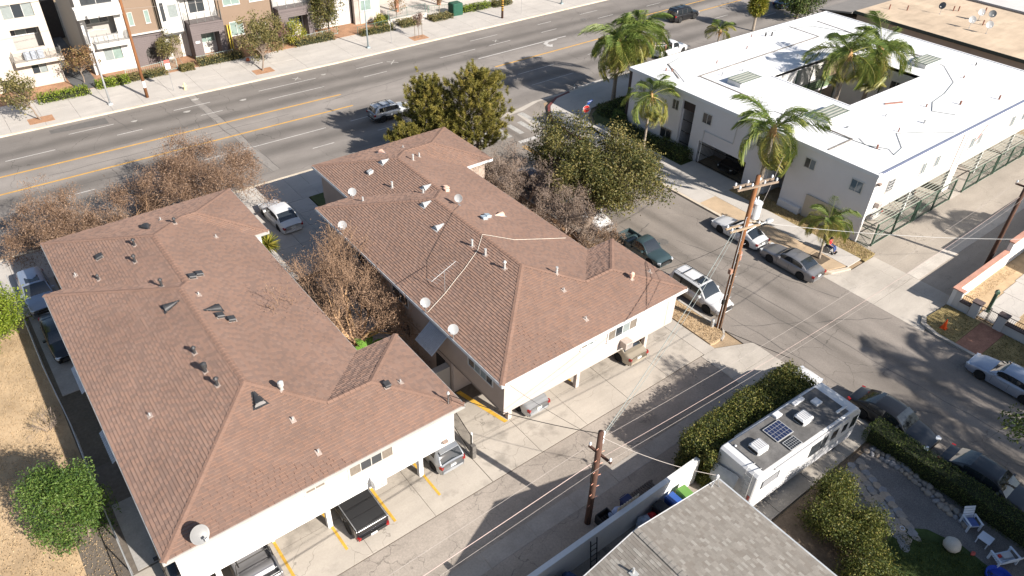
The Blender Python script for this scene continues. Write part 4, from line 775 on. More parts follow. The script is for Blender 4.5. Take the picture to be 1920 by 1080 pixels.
win_x(tc, 31.5, 32.6, 3.7, 4.8, cx1, wf, [GLASSD, GLASSD], sg=-1); win_x(tc, 35, 36.4, 3.7, 4.8, cx1, wf, [GLASSD, GLASSD], sg=-1)
mb = MB(); sheet(mb, [(cx0, cy0), (cx1, cy0), (cx1, cy1), (cx0, cy1)], .05); mb.build('courtyard_floor', TANC, tc)
# ================================================================ beige flat roofed building beyond
t = thing('flat_roofed_building', 'long beige building with brown edged flat roof beyond the courtyard block', 'building', (100, 34, 0))
BG = mat('tan_wall', (.40, .32, .255), .9, noise=((.5, .06),)); BR = ramp_mat('stained_tan_roof', (.46, .36, .26), 1, 0, 50, [(0, 1), (.5, 1), (1, 1)], patches=.14, speck=.04, blot=(.3, .25))
MB().box((92.2, -20, 0), (109, 47.2, 4.78)).build('wall', BG, t); rf = MB().box((91.9, -20.3, 4.8), (109.3, 47.5, 5.0)).build('roof', BR, t)
MB().box((91.78, -20.3, 4.72), (91.88, 47.5, 5.08)).build('eave_trim', mat('dark_green_trim', (.05, .06, .05), .7), rf)
for y in (45.5, 41.2, 37, 33.2, 29.4, 26.3, 22.5): win_x(t, y-.6, y+.6, 2.7, 3.7, 92.2, wf, [GLASSD, BLIND])
for x, y in ((103, 40.6), (103.5, 40.2), (100.4, 35.7), (101, 35.2), (98, 44), (96.4, 45.5), (106, 38)): MB().cyl((x, y, 4.98), (x, y, 5.6), .08, n=8).build('vent_pipe', RUST, rf)
for i, (x, y, fc, l) in enumerate(((100.2, 40.9, (-.9, .1, .4), 'dark'), (102.3, 35.8, (-.8, -.5, .4), 'dark'), (101.8, 36.9, (-.6, -.7, .4), ''), (97.8, 36.1, (-.7, -.6, .4), ''), (97.6, 34.0, (-.7, -.6, .4), ''))):
    dish(x, y, 5.0, ('dark grey satellite dish standing alone on the tan flat roof', 'dark grey satellite dish among white ones on the tan flat roof', 'white satellite dish next to the dark one on the tan roof', 'white satellite dish with a short mast on the tan roof', 'white satellite dish closest to the tan roof edge')[i], .42, fc, 1.0, m=mat('dish_dark', (.10, .11, .12), .5) if l else None)
MB().add([(91.5, 47.6, 4.9), (91.5, 52, 4.2), (109, 52, 4.2), (109, 47.6, 4.9), (91.5, 47.6, 4.7), (91.5, 52, 4.0), (109, 52, 4.0), (109, 47.6, 4.7)], [(3, 2, 1, 0), (0, 1, 5, 4), (1, 2, 6, 5), (2, 3, 7, 6), (3, 0, 4, 7)]).build('lean_to_roof', mat('grey_lean_to', (.23, .21, .19), .9, noise=((1, .1), (20, .1))), t)
MB().prism([(91.8, 47.65), (108.5, 47.65), (108.5, 51.8), (91.8, 51.8)], 0, 4.0).build('lean_to_wall', BG, t)
t = thing('far_flat_building', 'grey roofed building with blue window band at the upper right corner', 'building', (122, 30, 0))
MB().box((112, -10, 0), (135, 44, 4.6)).build('wall', mat('far_grey_wall', (.45, .45, .46), .9), t); MB().box((111.6, -10.4, 4.6), (135.4, 44.4, 4.8)).build('roof', mat('far_pale_roof', (.50, .48, .46), .9, noise=((.5, .08),)), t)
for y in range(2, 44, 4): win_x(t, y, y+2.6, 1.6, 3.6, 112, wf, [GLASSB, GLASSB])

# ================================================================ row houses across the avenue
CREAM = mat('cream_stucco', (.43, .385, .335), .9, noise=((.4, .04), (25, .03)), bump=(45, .2)); RWHITE = mat('row_white_stucco', (.47, .455, .435), .9, noise=((.4, .03), (25, .03)), bump=(45, .2))
RTAN = mat('row_tan_stucco', (.20, .145, .105), .9, noise=((.4, .05), (25, .04)), bump=(45, .2)); RGREY = mat('row_grey_siding', (.135, .112, .11), .8, noise=((.5, .06), (14, .08)))
SHADEW = mat('loggia_shade_tone', (.33, .31, .29), .9, noise=((.5, .05),)); RAIL = mat('steel_rail', (.16, .16, .155), .5, .4, noise=None); GLG = mat('pale_green_glass', (.19, .25, .225), .12, noise=((1.5, .15),), spec=.8)  # SHADEW: wall tone darkened to stand for balcony and side wall shade
YF = 89.0; ZR = 11.2
def hole_wall(par, nm, m, x0, x1, z0, z1, holes, Y=YF, d=.35):
    """wall slab facing -Y with rectangular openings, built from strips"""
    xs = sorted({x0, x1, *[h[0] for h in holes], *[h[1] for h in holes]}); mb = MB()
    for i in range(len(xs)-1):
        a, b = xs[i], xs[i+1]; zz = z0
        for h in sorted([h for h in holes if h[0] <= a+1e-6 and h[1] >= b-1e-6], key=lambda h: h[2]):
            if h[2] > zz: mb.box((a, Y, zz), (b, Y+d, h[2]))
            zz = h[3]
        if zz < z1: mb.box((a, Y, zz), (b, Y+d, z1))
    return mb.build(nm, m, par)
def planks(par, m, x0, x1, z0, z1, holes, Y, h=.2):
    z = z0
    while z < z1-.02:
        zt = min(z+h-.012, z1); segs = [(x0, x1)]
        for hx0, hx1, hz0, hz1 in holes:
            if hz0 < zt and hz1 > z: segs = [s for a, b in segs for s in ((a, min(b, hx0)), (max(a, hx1), b)) if s[1]-s[0] > .02]
        for a, b in segs: MB().box((a, Y-.03, z), (b, Y-.002, zt)).build('plank', m, par)
        z += h
def rail(par, x0, x1, z, Y, yb, n=7, side=True):
    mb = MB()
    for k in range(n): zz = z+.12+k*.13; mb.box((x0, Y-.012, zz), (x1, Y+.012, zz+.025)); 
    if side:
        for k in range(n): zz = z+.12+k*.13; mb.box((x1-.025, Y+.012, zz), (x1, yb, zz+.025)); mb.box((x0, Y+.012, zz), (x0+.025, yb, zz+.025))
    k = max(2, int((x1-x0)/.9))
    for i in range(k+1): x = x0+(x1-x0)*i/k; mb.box((x-.025, Y-.03, z-.25), (x+.025, Y-.012, z+1.05))
    return mb.build('balcony_rail', RAIL, par)
def body(par, m, x0, x1, roofm=None):
    MB().box((x0, YF+.36, 0), (x1, YF+12, ZR-.02)).build('house_body', m, par); MB().box((x0-.05, YF+.1, ZR), (x1+.05, YF+12.1, ZR+.25)).build('roof', roofm or SIDEW, par)
def row(x0, x1, label): return thing('row_house', label, 'row house', ((x0+x1)/2, YF+4, 0), 'row houses across the avenue')
def loggia(par, x0, x1, z0, z1, m, gl):
    """recessed balcony: back wall, side walls, floor, sliding door"""
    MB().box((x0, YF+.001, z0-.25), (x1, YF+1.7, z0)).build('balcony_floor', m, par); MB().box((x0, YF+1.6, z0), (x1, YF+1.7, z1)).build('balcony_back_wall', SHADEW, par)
    w = x1-x0; win_y(par, x0+.15, x1-.6, z1-1.0, z1-.15, YF+1.6, wf, gl)
# 1 cream house
t = row(3, 10, 'cream stucco row house with grey cushions on its balcony'); 
hs = [(6.6, 9.2, 4.1, 6.1), (7.35, 8.7, 1.5, 2.87), (6.5, 9.25, 7.2, 8.5), (4.2, 5.4, .15, 2.5)]
hole_wall(t, 'wall', CREAM, 2.6, 10.0, 0, ZR, hs); MB().box((2.6, YF+2.2, 0), (10.0, YF+12, ZR-.02)).build('house_body', CREAM, t); MB().box((9.7, YF+.36, 0), (10, YF+2.19, ZR-.02)).build('side_wall', CREAM, t); MB().box((2.5, YF+.1, ZR), (10.1, YF+12.1, ZR+.25)).build('roof', SIDEW, t)
loggia(t, 6.0, 9.68, 3.3, 6.1, CREAM, [GLASSD, BLIND, GLASSD]); MB().box((5.95, YF-1.0, 2.75), (10.4, YF-.002, 3.15)).build('balcony_slab', CREAM, t); rail(t, 6.0, 10.35, 3.15, YF-.95, YF-.01)
win_y(t, 7.35, 8.7, 1.5, 2.87, YF+.15, wf, [GLASSD, BLIND]); win_y(t, 6.5, 9.25, 7.2, 8.5, YF+.15, wf, [BLIND, GLASSD, BLIND]); MB().prism([(4.15, YF+.3), (5.45, YF+.3), (5.45, YF+2.2), (4.15, YF+2.2)], .15, 2.55).build('entry_shade_block', mat('painted_recess_shade', (.06, .055, .05), .9), t)  # solid near-black block fills the doorway, its colour standing for shade
MB().lathe([(.75, 0), (.95, 0), (.95, .05), (.75, .05)], Matrix.Rotation(rad(90), 3, 'X'), 20, c=(4.8, YF+.02, 2.3)).build('arch_moulding', CREAM, t)
for k in range(3): tag(MB().bbox((7.0+k*.62, YF-.55, 3.155), (7.55+k*.62, YF-.1, 3.95), .06).build('balcony_cushion', mat('grey_blue_cushion', (.36, .39, .44), .9)), ('end grey cushion nearest the arch on the cream house balcony', 'middle grey cushion on the cream house balcony', 'end grey cushion nearest the driveway on the cream house balcony')[k], 'cushion', 'cushions on the cream balcony')
# 2 white house
t = row(13, 17.3, 'white stucco row house with open balcony beside the driveway')
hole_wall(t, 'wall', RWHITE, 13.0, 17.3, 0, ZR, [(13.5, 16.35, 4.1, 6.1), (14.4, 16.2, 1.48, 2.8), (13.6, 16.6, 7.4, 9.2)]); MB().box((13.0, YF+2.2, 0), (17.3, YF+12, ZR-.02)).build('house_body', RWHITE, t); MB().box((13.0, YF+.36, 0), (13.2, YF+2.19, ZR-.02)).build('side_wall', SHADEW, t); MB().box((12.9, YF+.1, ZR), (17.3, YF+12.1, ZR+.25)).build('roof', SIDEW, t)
loggia(t, 13.25, 16.6, 3.7, 6.1, RWHITE, [GLASSD, BLIND, GLASSD]); MB().box((13.0, YF-.9, 3.1), (17.1, YF-.002, 3.6)).build('balcony_slab', RWHITE, t); rail(t, 13.05, 17.05, 3.6, YF-.85, YF-.01)
win_y(t, 14.4, 16.2, 1.48, 2.8, YF+.15, wf, [BLIND, GLG]); win_y(t, 13.6, 16.6, 7.4, 9.2, YF+.15, wf, [GLASSD, GLASSD])
MB().add([(12.7, YF-.9, 6.3), (17.2, YF-.9, 6.3), (17.2, YF-.005, 6.3), (12.7, YF-.005, 6.3), (12.7, YF-.9, 7.2), (17.2, YF-.9, 7.2), (17.2, YF-.005, 7.4), (12.7, YF-.005, 7.4)], [(0, 3, 2, 1), (4, 5, 6, 7), (0, 1, 5, 4), (1, 2, 6, 5), (2, 3, 7, 6), (3, 0, 4, 7)]).build('upper_bay', RWHITE, t)
# 3 tan over grey
t = row(17.3, 20.8, 'tan stucco row house over a dark grey base with arched gate')
MB().box((17.32, YF-.25, 3.85), (20.4, YF+12, ZR-.02)).build('upper_wall', RTAN, t); MB().box((17.3, YF-.3, ZR), (20.9, YF+12, ZR+.25)).build('roof', SIDEW, t); b_ = MB().box((17.32, YF, 0), (20.78, YF+12, 3.7)).build('base_wall', RGREY, t); planks(b_, RGREY, 17.32, 20.78, .1, 3.68, [(18.6, 19.8, 0, 2.3)], YF)
MB().box((17.25, YF-.4, 3.7), (20.85, YF+1, 3.85)).build('stone_belt', RWHITE, t)
for x in (17.68, 19.38): win_y(t, x, x+.42, 4.8, 6.1, YF-.25, RWHITE, [GLG], fr=.05); win_y(t, x, x+.42, 7.6, 8.9, YF-.25, RWHITE, [GLG], fr=.05)
for x in (20.42, 20.62): MB().box((x, YF-.28, 3.86), (x+.09, YF+.2, ZR)).build('downpipe', mat('bronze_pipe', (.10, .08, .06), .5, .4), t)
gt = MB()
for k in range(9): a = math.pi*k/8; gt.tube([(19.2, YF-.05, 1.3), (19.2-.6*math.cos(a), YF-.05, 1.3+.9*math.sin(a))], .02, 4)
for k in range(7): gt.box((18.62+k*.19, YF-.06, .1), (18.65+k*.19, YF-.035, 1.3))
gt.build('iron_gate', DKIRON, t); MB().lathe([(.001, 0), (.62, 0), (.62, .02), (.001, .02)], Matrix.Rotation(rad(90), 3, 'X'), 18, c=(19.2, YF-.005, 1.45)).build('arch_shade_disc', MATS['painted_recess_shade'], t)  # flat dark disc on the wall paints the shade behind the gate
# 4 white house with the porch door
t = row(20.9, 23.3, 'narrow white row house with taupe front door under a canopy')
MB().box((20.9, YF-.2, 3.2), (23.3, YF+12, ZR-.02)).build('upper_wall', RWHITE, t); MB().box((20.9, YF+.6, 0), (23.3, YF+12, 3.2)).build('porch_wall', RWHITE, t); MB().box((20.85, YF-.25, ZR), (23.35, YF+12, ZR+.25)).build('roof', SIDEW, t)
win_y(t, 21.9, 22.85, 4.9, 6.25, YF-.2, RWHITE, [BLIND]); win_y(t, 21.1, 21.5, 4.6, 6.6, YF-.2, wf, [GLASSD]); win_y(t, 21.9, 22.85, 7.7, 9.0, YF-.2, RWHITE, [BLIND])
MB().box((21.0, YF-.55, 3.1), (22.9, YF+.1, 3.19)).build('canopy', mat('dark_canopy', (.07, .07, .07), .6), t); o = MB().box((21.6, YF+.5, .2), (22.55, YF+.6-.002, 2.5)).build('front_door', mat('taupe_door', (.24, .20, .17), .6), t); MB().cyl((22.4, YF+.42, 1.3), (22.4, YF+.5, 1.3), .03).build('door_knob', GALV, o)
# 5 grey framed balcony house
t = row(23.4, 27.2, 'row house with dark plank framed balcony and white house number plate')
MB().box((23.3, YF+.3, 0), (27.25, YF+12, ZR-.02)).build('house_body', RWHITE, t); MB().box((23.25, YF-.2, ZR), (27.3, YF+12, ZR+.25)).build('roof', SIDEW, t)
for x0, x1 in ((23.45, 24.45), (26.55, 27.2)):
    o = MB().box((x0, YF-1.5, .1), (x1, YF+.298, 3.0)).build('porch_pier', RGREY, t); planks(o, RGREY, x0-.01, x1+.01, .12, 3.0, [], YF-1.5)
o = MB().box((23.45, YF-1.5, 3.0), (27.2, YF+.298, 4.2)).build('balcony_front', RGREY, t); planks(o, RGREY, 23.44, 27.21, 3.0, 4.18, [], YF-1.5)
win_y(t, 24.65, 26.4, 1.45, 2.75, YF+.3, wf, [GLG, GLG]); win_y(t, 24.3, 26.0, 4.9, 6.6, YF+.3, wf, [GLASSD, GLASSD]); win_y(t, 24.3, 26.2, 7.8, 9.2, YF+.3, wf, [GLG, GLG]); rail(t, 23.5, 27.15, 4.2, YF-1.45, YF+.29)
MB().box((23.7, YF-1.56, 2.05), (24.2, YF-1.531, 2.3)).build('number_plate', TRIMW, t)
for x in (23.5, 27.05): MB().cyl((x, YF-1.55, 4.2), (x, YF-1.55, 7.4), .05, n=6).build('balcony_post', DKIRON, t)
MB().box((23.4, YF-1.6, 7.3), (27.25, YF+.29, 7.5)).build('balcony_roof', RWHITE, t)
# 6 wide tan house
t = row(27.3, 33.6, 'wide tan stucco row house behind the round street tree')
MB().box((27.3, YF, 0), (33.6, YF+12, ZR-.02)).build('house_body', RTAN, t); MB().box((27.2, YF-.2, ZR), (33.7, YF+12, ZR+.25)).build('roof', SIDEW, t)
win_y(t, 28.1, 29.95, 5.2, 6.6, YF, wf, [GLG, GLG]); win_y(t, 28.4, 29.9, 1.7, 3.2, YF, wf, [GLG, GLG]); win_y(t, 31.2, 32.9, 5.2, 6.6, YF, wf, [GLG, GLG]); win_y(t, 31.6, 32.6, 1.0, 2.6, YF, wf, [GLASSD]); win_y(t, 28.2, 32.6, 7.8, 9.0, YF, wf, [GLG, GLG, GLG, GLG])
for k in range(4): MB().box((27.35+k*.28, YF-.35+k*.02, .15), (27.45+k*.28, YF-.25+k*.02, 3.1)).build('bamboo_screen_slat', mat('yellow_screen', (.55, .42, .06), .7) if k > 1 else mat('bronze_pipe', (.10, .08, .06), .5, .4), t)
# 7 second grey framed balcony house, 8 pale house at the end, 9 more behind
t = row(34, 38.2, 'row house with dark plank balcony beside the leafy weeping tree')
MB().box((33.95, YF+.3, 0), (38.4, YF+12, ZR-.02)).build('house_body', RWHITE, t); MB().box((33.9, YF-.2, ZR), (38.5, YF+12, ZR+.25)).build('roof', SIDEW, t)
for x0, x1 in ((34.0, 35.1), (37.6, 38.3)):
    o = MB().box((x0, YF-1.2, .1), (x1, YF+.298, 3.0)).build('porch_pier', RGREY, t); planks(o, RGREY, x0-.01, x1+.01, .12, 3.0, [], YF-1.2)
o = MB().box((34.0, YF-1.2, 3.0), (38.3, YF+.298, 4.0)).build('balcony_front', RGREY, t); planks(o, RGREY, 33.99, 38.31, 3.0, 3.98, [], YF-1.2); rail(t, 34.05, 38.2, 4.0, YF-1.15, YF+.29)
win_y(t, 35.3, 37.4, 1.5, 2.7, YF+.3, wf, [GLG, GLASSD]); win_y(t, 34.9, 37.2, 4.7, 6.4, YF+.3, wf, [GLASSD, GLASSD]); MB().box((38.5, YF-1.0, 1.55), (38.9, YF-.95, 1.8)).build('number_plate', TRIMW, t)
t = row(38.6, 44.6, 'white row house mostly hidden behind the weeping tree')
MB().box((38.6, YF+1.0, 0), (44.6, YF+13, ZR-.02)).build('house_body', RWHITE, t); win_y(t, 40, 42, 1.5, 2.8, YF+1, wf, [GLG, GLG]); win_y(t, 40, 42, 4.8, 6.2, YF+1, wf, [GLG, GLG]); MB().box((38.5, YF+.9, ZR), (44.65, YF+13, ZR+.25)).build('roof', SIDEW, t); MB().box((44.62, YF+.1, 0), (45.3, YF+.6, 6)).build('stone_pier', mat('grey_stone', (.33, .29, .26), .9, noise=((1.5, .2),)), t)
t = row(44.9, 48.3, 'cream end row house with pale green window behind the lamp post')
MB().box((45.32, YF, 0), (48.3, YF+12, ZR-.02)).build('house_body', CREAM, t); win_y(t, 45.5, 46.95, 1.8, 3.05, YF, wf, [GLG]); win_y(t, 45.5, 46.95, 4.6, 6.1, YF, wf, [GLG]); MB().box((44.8, YF-.2, ZR), (48.4, YF+12, ZR+.25)).build('roof', SIDEW, t)
t = row(49, 80, 'pale row house set back behind the railed patio'); MB().box((49, 97, 0), (95, 108, 9)).build('house_body', CREAM, t)
for x in (51, 56, 61, 66, 71): win_y(t, x, x+2, 1.5, 3, 97, wf, [GLG, GLG])
t = row(9.9, 13.1, 'dark side wall and fence at the end of the row house driveway'); MB().box((9.8, 104, 0), (13.2, 104.3, 6)).build('fence_wall', mat('dark_fence', (.05, .045, .045), .8), t)
# patio rails, brick piers
PG = mat('green_patio_rail', (.10, .17, .15), .5, .3)
def railing(label, x0, y0, x1, y1, h=1.0, m=None, z=.15, sp=.22, nm='railing', posts=2.0):
    t = thing(nm, label, 'railing', ((x0+x1)/2, (y0+y1)/2, z), None); L = math.hypot(x1-x0, y1-y0); ux, uy = (x1-x0)/L, (y1-y0)/L
    fr = MB()
    for zz in (.1, h-.03): fr.tube([(x0, y0, z+zz), (x1, y1, z+zz)], .022, 4)
    fr.build('rail', m, t); k = max(1, int(L/posts))
    for i in range(k+1): MB().box((x0+ux*L*i/k-.03, y0+uy*L*i/k-.03, z), (x0+ux*L*i/k+.03, y0+uy*L*i/k+.03, z+h+.04)).build('post', m, t)
    n = int(L/sp); bars = MB()
    bm = MB().box((-.009, -.009, .1), (.009, .009, h-.03)).mesh('baluster', m)
    for i in range(1, n):
        link('baluster', bm, t, (x0+ux*L*i/n, y0+uy*L*i/n, z))
    return t
SG = mat('sage_rail', (.33, .40, .37), .5, .2)
railing('pale green railing beside the white row house hedge', 15.4, 86.1, 19.2, 86.6, .95, SG); railing('pale green gate railing by the arched house', 19.3, 86.0, 20.8, 86.1, 1.2, SG, sp=.15)
railing('pale green railing before the plank balcony house', 23.2, 86.6, 27.4, 86.7, .8, SG); railing('pale green railing behind the leafy hedge by the weeping tree', 34.6, 86.6, 41.0, 87.1, .8, SG)
railing('green railing behind the hedge near the lamp post', 43.0, 85.5, 48.0, 85.9, 1.0, PG); railing('green patio railing with stone wall behind the staked sapling', 48.4, 87.1, 54.3, 87.4, 1.1, PG, z=.7); railing('dark green railing at the end of the patio', 54.8, 87.5, 58.0, 86.3, 1.2, mat('deep_green_rail', (.02, .12, .07), .5), z=.2)
tag(MB().box((48.3, 87.0, .1), (54.3, 87.35, .7)).build('patio_wall', SIDEW), 'low pale retaining wall below the green patio railing', 'wall')
tag(MB().box((54.4, 86.3, .1), (56.2, 87.6, .45)).build('patio_steps', SIDEW), 'pale concrete steps beside the patio wall', 'steps')
for i, (x, y) in enumerate(((49.6, 92.5), (52.0, 91.0), (58.5, 90.5))): tag(MB().box((x-.2, y-.2, .1), (x+.2, y+.2, 3)).build('brick_pier', mat('brick_pier_red', (.36, .17, .10), .9, noise=((3, .2),))), ('brick pier nearest the end house on the patio', 'brick pier in the middle of the patio', 'brick pier farthest along the patio')[i], 'pier')
tag(MB().bbox((57.4, 85.2, .1), (59.0, 86.6, 1.7), .1).build('utility_box', mat('green_utility', (.015, .07, .045), .6)), 'green utility enclosure beside the clipped hedge', 'utility box')

# ================================================================ grey shingled house in the foreground
GS = [mat('grey_shingle_a', (0.225, 0.205, 0.18), .95, noise=((2, .08), (60, .2))), mat('grey_shingle_b', (0.188, 0.17, 0.148), .95, noise=((2, .08), (60, .2))), mat('grey_shingle_c', (0.205, 0.187, 0.163), .95, noise=((2, .08), (60, .2))), mat('grey_shingle_d', (0.178, 0.158, 0.136), .95, noise=((2, .08), (60, .2))), mat('grey_shingle_e', (0.262, 0.245, 0.218), .95, noise=((2, .08), (60, .2)))]
t = thing('shingled_house', 'low house with grey mottled shingle gable roof beside the motorhome', 'house', (16.7, 3, 0)); gx, gr = 16.6, 4.55; gy0, gy1 = -9.0, 11.25; SD = {1: (22.35, 3.62), -1: (10.5, 3.0)}
gf = [[(gx, gy0, gr), (SD[1][0], gy0, SD[1][1]), (SD[1][0], gy1, SD[1][1]), (gx, gy1, gr)], [(gx, gy1, gr), (SD[-1][0], gy1, SD[-1][1]), (SD[-1][0], gy0, SD[-1][1]), (gx, gy0, gr)]]
f = MB(); [f.poly(q) for q in gf]; rf = f.build('roof', mat('grey_underlay', (.2, .18, .16), .95), t)
shingle_roof(rf, gf, GS, (4, 3, 4, 2, 2), expo=.15, tabw=.24, thick=.009, teeth=.004, reg=.2, single=300); ridge_caps(rf, [((gx, gy1, gr), (gx, gy0, gr))], mat('grey_cap', (.20, .185, .165), .95, noise=((2, .1), (40, .2))), .21, .16)
for sg, (ex, ez) in SD.items():
    MB().box((min(ex, ex+sg*.1), gy0, ez-.16), (max(ex, ex+sg*.1), gy1, ez-.01)).build('gutter', mat('pale_gutter', (.50, .52, .53), .5, .3), t)
    MB().add([(gx, gy1+.003, gr+.01), (ex, gy1+.003, ez+.01), (ex, gy1+.003, ez-.16), (gx, gy1+.003, gr-.16), (gx, gy1+.05, gr+.01), (ex, gy1+.05, ez+.01), (ex, gy1+.05, ez-.16), (gx, gy1+.05, gr-.16)], [(0, 1, 2, 3), (4, 7, 6, 5), (0, 4, 5, 1), (2, 6, 7, 3), (1, 5, 6, 2), (0, 3, 7, 4)]).build('rake_board', TRIMW, t)
GHW = mat('grey_house_wall', (.50, .48, .45), .9, noise=((.5, .06),)); MB().prism([(11.0, gy0+.4), (21.85, gy0+.4), (21.85, gy1-.45), (11.0, gy1-.45)], 0, 2.95).build('wall', GHW, t)
MB().add([(11.0, gy1-.45, 2.95), (21.85, gy1-.45, 2.95), (21.85, gy1-.45, 3.62), (gx, gy1-.45, gr-.12), (11.0, gy1-.45, 3.0)], [(0, 1, 2, 3, 4), (4, 3, 2, 1, 0)]).build('gable_wall', GHW, t)
for x, y, h in ((15.2, 10.0, .35), (21.3, 4.3, .25)):
    z = gr-abs(x-gx)*(.25 if x < gx else .162); MB().cyl((x, y, z-.05), (x, y, z+h), .05, n=8).build('vent_pipe', GALVW, rf); MB().obox((x, y-.05, z+.03), (.3, .34, .02), Matrix.Rotation(rad(-12 if x < gx else 12), 3, 'Y')).build('flashing', GALVW, rf)
t = thing('roof_bracket', 'thin metal cable bracket on the corner of the grey roof', 'bracket', (21.8, 11.1, 3.7)); MB().tube([(21.6, 11.1, 3.72), (22.0, 11.15, 4.15), (21.95, 10.9, 3.68)], .025, 5).build('frame', GALV, t); MB().lathe([(.001, 0), (.09, .02), (.07, .14), (.001, .18)], n=8, c=(22.02, 11.16, 4.1)).build('cap', TRIMW, t)
# a second roof and chimney of the corner house whose shade falls across the alley
t = thing('corner_house', 'corner house behind the white yard wall casting shade on the alley', 'house', (66, 3, 0))
MB().box((61, -8, 0), (80, 8.2, 3.0)).build('wall', WHITEW, t); MB().add([(60.4, 8.8, 3.0), (80.6, 8.8, 3.0), (80.6, -8.6, 3.0), (60.4, -8.6, 3.0), (66, .1, 5.1), (75, .1, 5.1)], [(0, 1, 5, 4), (1, 2, 5), (2, 3, 4, 5), (3, 0, 4)]).build('roof', UNDER, t); MB().box((67.2, 8.3, 0), (68.3, 9.0, 5.3)).build('chimney', BRICKP, t)
# ================================================================ yard walls and fences
CAPR = mat('red_wall_cap', (.43, .23, .17), .85, noise=((1, .12), (12, .1)))
t = thing('yard_wall', 'white stucco yard wall with red cap along the alley corner', 'wall', (56, 12.8, 0))
MB().box((50.6, 12.72, 0), (58.6, 12.98, 1.5)).build('wall', WHITEW, t); MB().box((50.5, 12.66, 1.5), (58.6, 13.04, 1.58)).build('cap', CAPR, t); MB().box((58.6, 12.7, 0), (90, 13.0, 2.3)).build('tall_wall', WHITEW, t); MB().box((58.55, 12.64, 2.3), (90, 13.06, 2.38)).build('cap', CAPR, t)
t = thing('front_yard_fence', 'low grey white wall with dark capped piers and black railing panels', 'fence', (50.7, 5, 0))
FW = mat('fence_grey_stucco', (.50, .49, .48), .9, noise=((.6, .05), (30, .04)))
o = MB().box((50.58, 12.3, 0), (50.85, 12.71, 1.5)).build('corner_pier', FW, t); MB().box((50.48, 12.22, 1.5), (50.93, 12.655, 1.57)).build('cap', CAPR, o)
DCAP = mat('dark_brick_cap', (.10, .075, .07), .9, noise=((3, .2),))
for y0, y1 in ((11.55, 12.29), (7.3, 9.2), (3.6, 6.6), (-.2, 2.9)):
    MB().box((50.6, y0, 0), (50.83, y1, .75)).build('low_wall', FW, t); MB().box((50.52, y0, .75), (50.9, y1, .83)).build('coping', DCAP, t)
    rl = MB()
    for k in range(int((y1-y0)/.13)+1): rl.cyl((50.72, y0+k*.13, .83), (50.72, y0+k*.13, 1.35), .012, n=4)
    rl.box((50.70, y0, 1.3), (50.74, y1, 1.33)); rl.box((50.70, y0, .95), (50.74, y1, .98)); rl.build('rail_panel', DKIRON, t)
for y0 in (10.95, 9.2, 6.62, 2.92): o = MB().box((50.5, y0, 0), (50.95, y0+.55, 1.25)).build('pier', FW, t); MB().box((50.42, y0-.06, 1.25), (51.03, y0+.61, 1.34)).build('cap', DCAP, o)
g_ = thing('front_gate', 'black iron double gate with pointed bars in the low front wall', 'gate', (50.72, 10.3, 0))
for a, b in ((9.78, 10.34), (10.37, 10.93)):
    fr = MB(); fr.box((50.70, a, .15), (50.74, b, .19)); fr.box((50.70, a, 1.15), (50.74, b, 1.19)); fr.box((50.69, a, .1), (50.75, a+.04, 1.35)); fr.box((50.69, b-.04, .1), (50.75, b, 1.35)); lf = fr.build('gate_leaf', DKIRON, g_)
    for k in range(1, 6): MB().cyl((50.72, a+k*(b-a)/6, .12), (50.72, a+k*(b-a)/6, 1.4), .012, .004, n=4).build('bar', DKIRON, lf)
t = thing('lamp_bollard', 'green square post lamp inside the front gate', 'post lamp', (52.1, 10.8, .06)); MB().box((52.0, 10.7, .06), (52.2, 10.9, 1.7)).build('post', GREENP, t); MB().lathe([(.18, 0), (.16, .2), (.001, .36)], n=4, c=(52.1, 10.8, 1.72)).build('lamp_head', GREENP, t)
t = thing('garden_wall', 'white rendered wall between the alley and the grey house', 'wall', (18, 13.5, 0))
MB().box((11.8, 13.35, 0), (24.0, 13.62, 1.8)).build('wall', mat('grey_white_render', (.62, .62, .61), .9, noise=((.5, .05), (2.5, .04), (30, .04))), t)
MB().box((11.5, 13.3, 0), (11.75, 13.6, 2.3)).build('gate_post', GALVW, t)
pl_ = thing('timber_pallet', 'short slatted timber piece leaning on top of the white garden wall', 'pallet', (19.2, 13.7, 1.6)); 
for k in range(8): MB().box((18.3+k*.19, 13.64, 1.35), (18.42+k*.19, 13.69, 2.0)).build('slat', mat('pale_timber', (.42, .36, .28), .9, noise=((3, .15),)), pl_)
MB().box((18.28, 13.695, 1.5), (19.78, 13.72, 1.6)).build('rail', MATS['pale_timber'], pl_)
# iron fence between the blocks
t = railing('dark iron railing with white end post between the two blocks', 15.95, 25.0, 15.45, 21.9, 1.55, DKIRON, z=.02, sp=.14, nm='iron_fence', posts=3.2); MB().box((15.32, 21.6, 0), (15.56, 21.82, 1.0)).build('end_pier', mat('dark_pier', (.12, .11, .10), .9), t); MB().cyl((15.5, 21.95, .0), (15.5, 21.95, 1.75), .05, n=8).build('white_post', TRIMW, t)
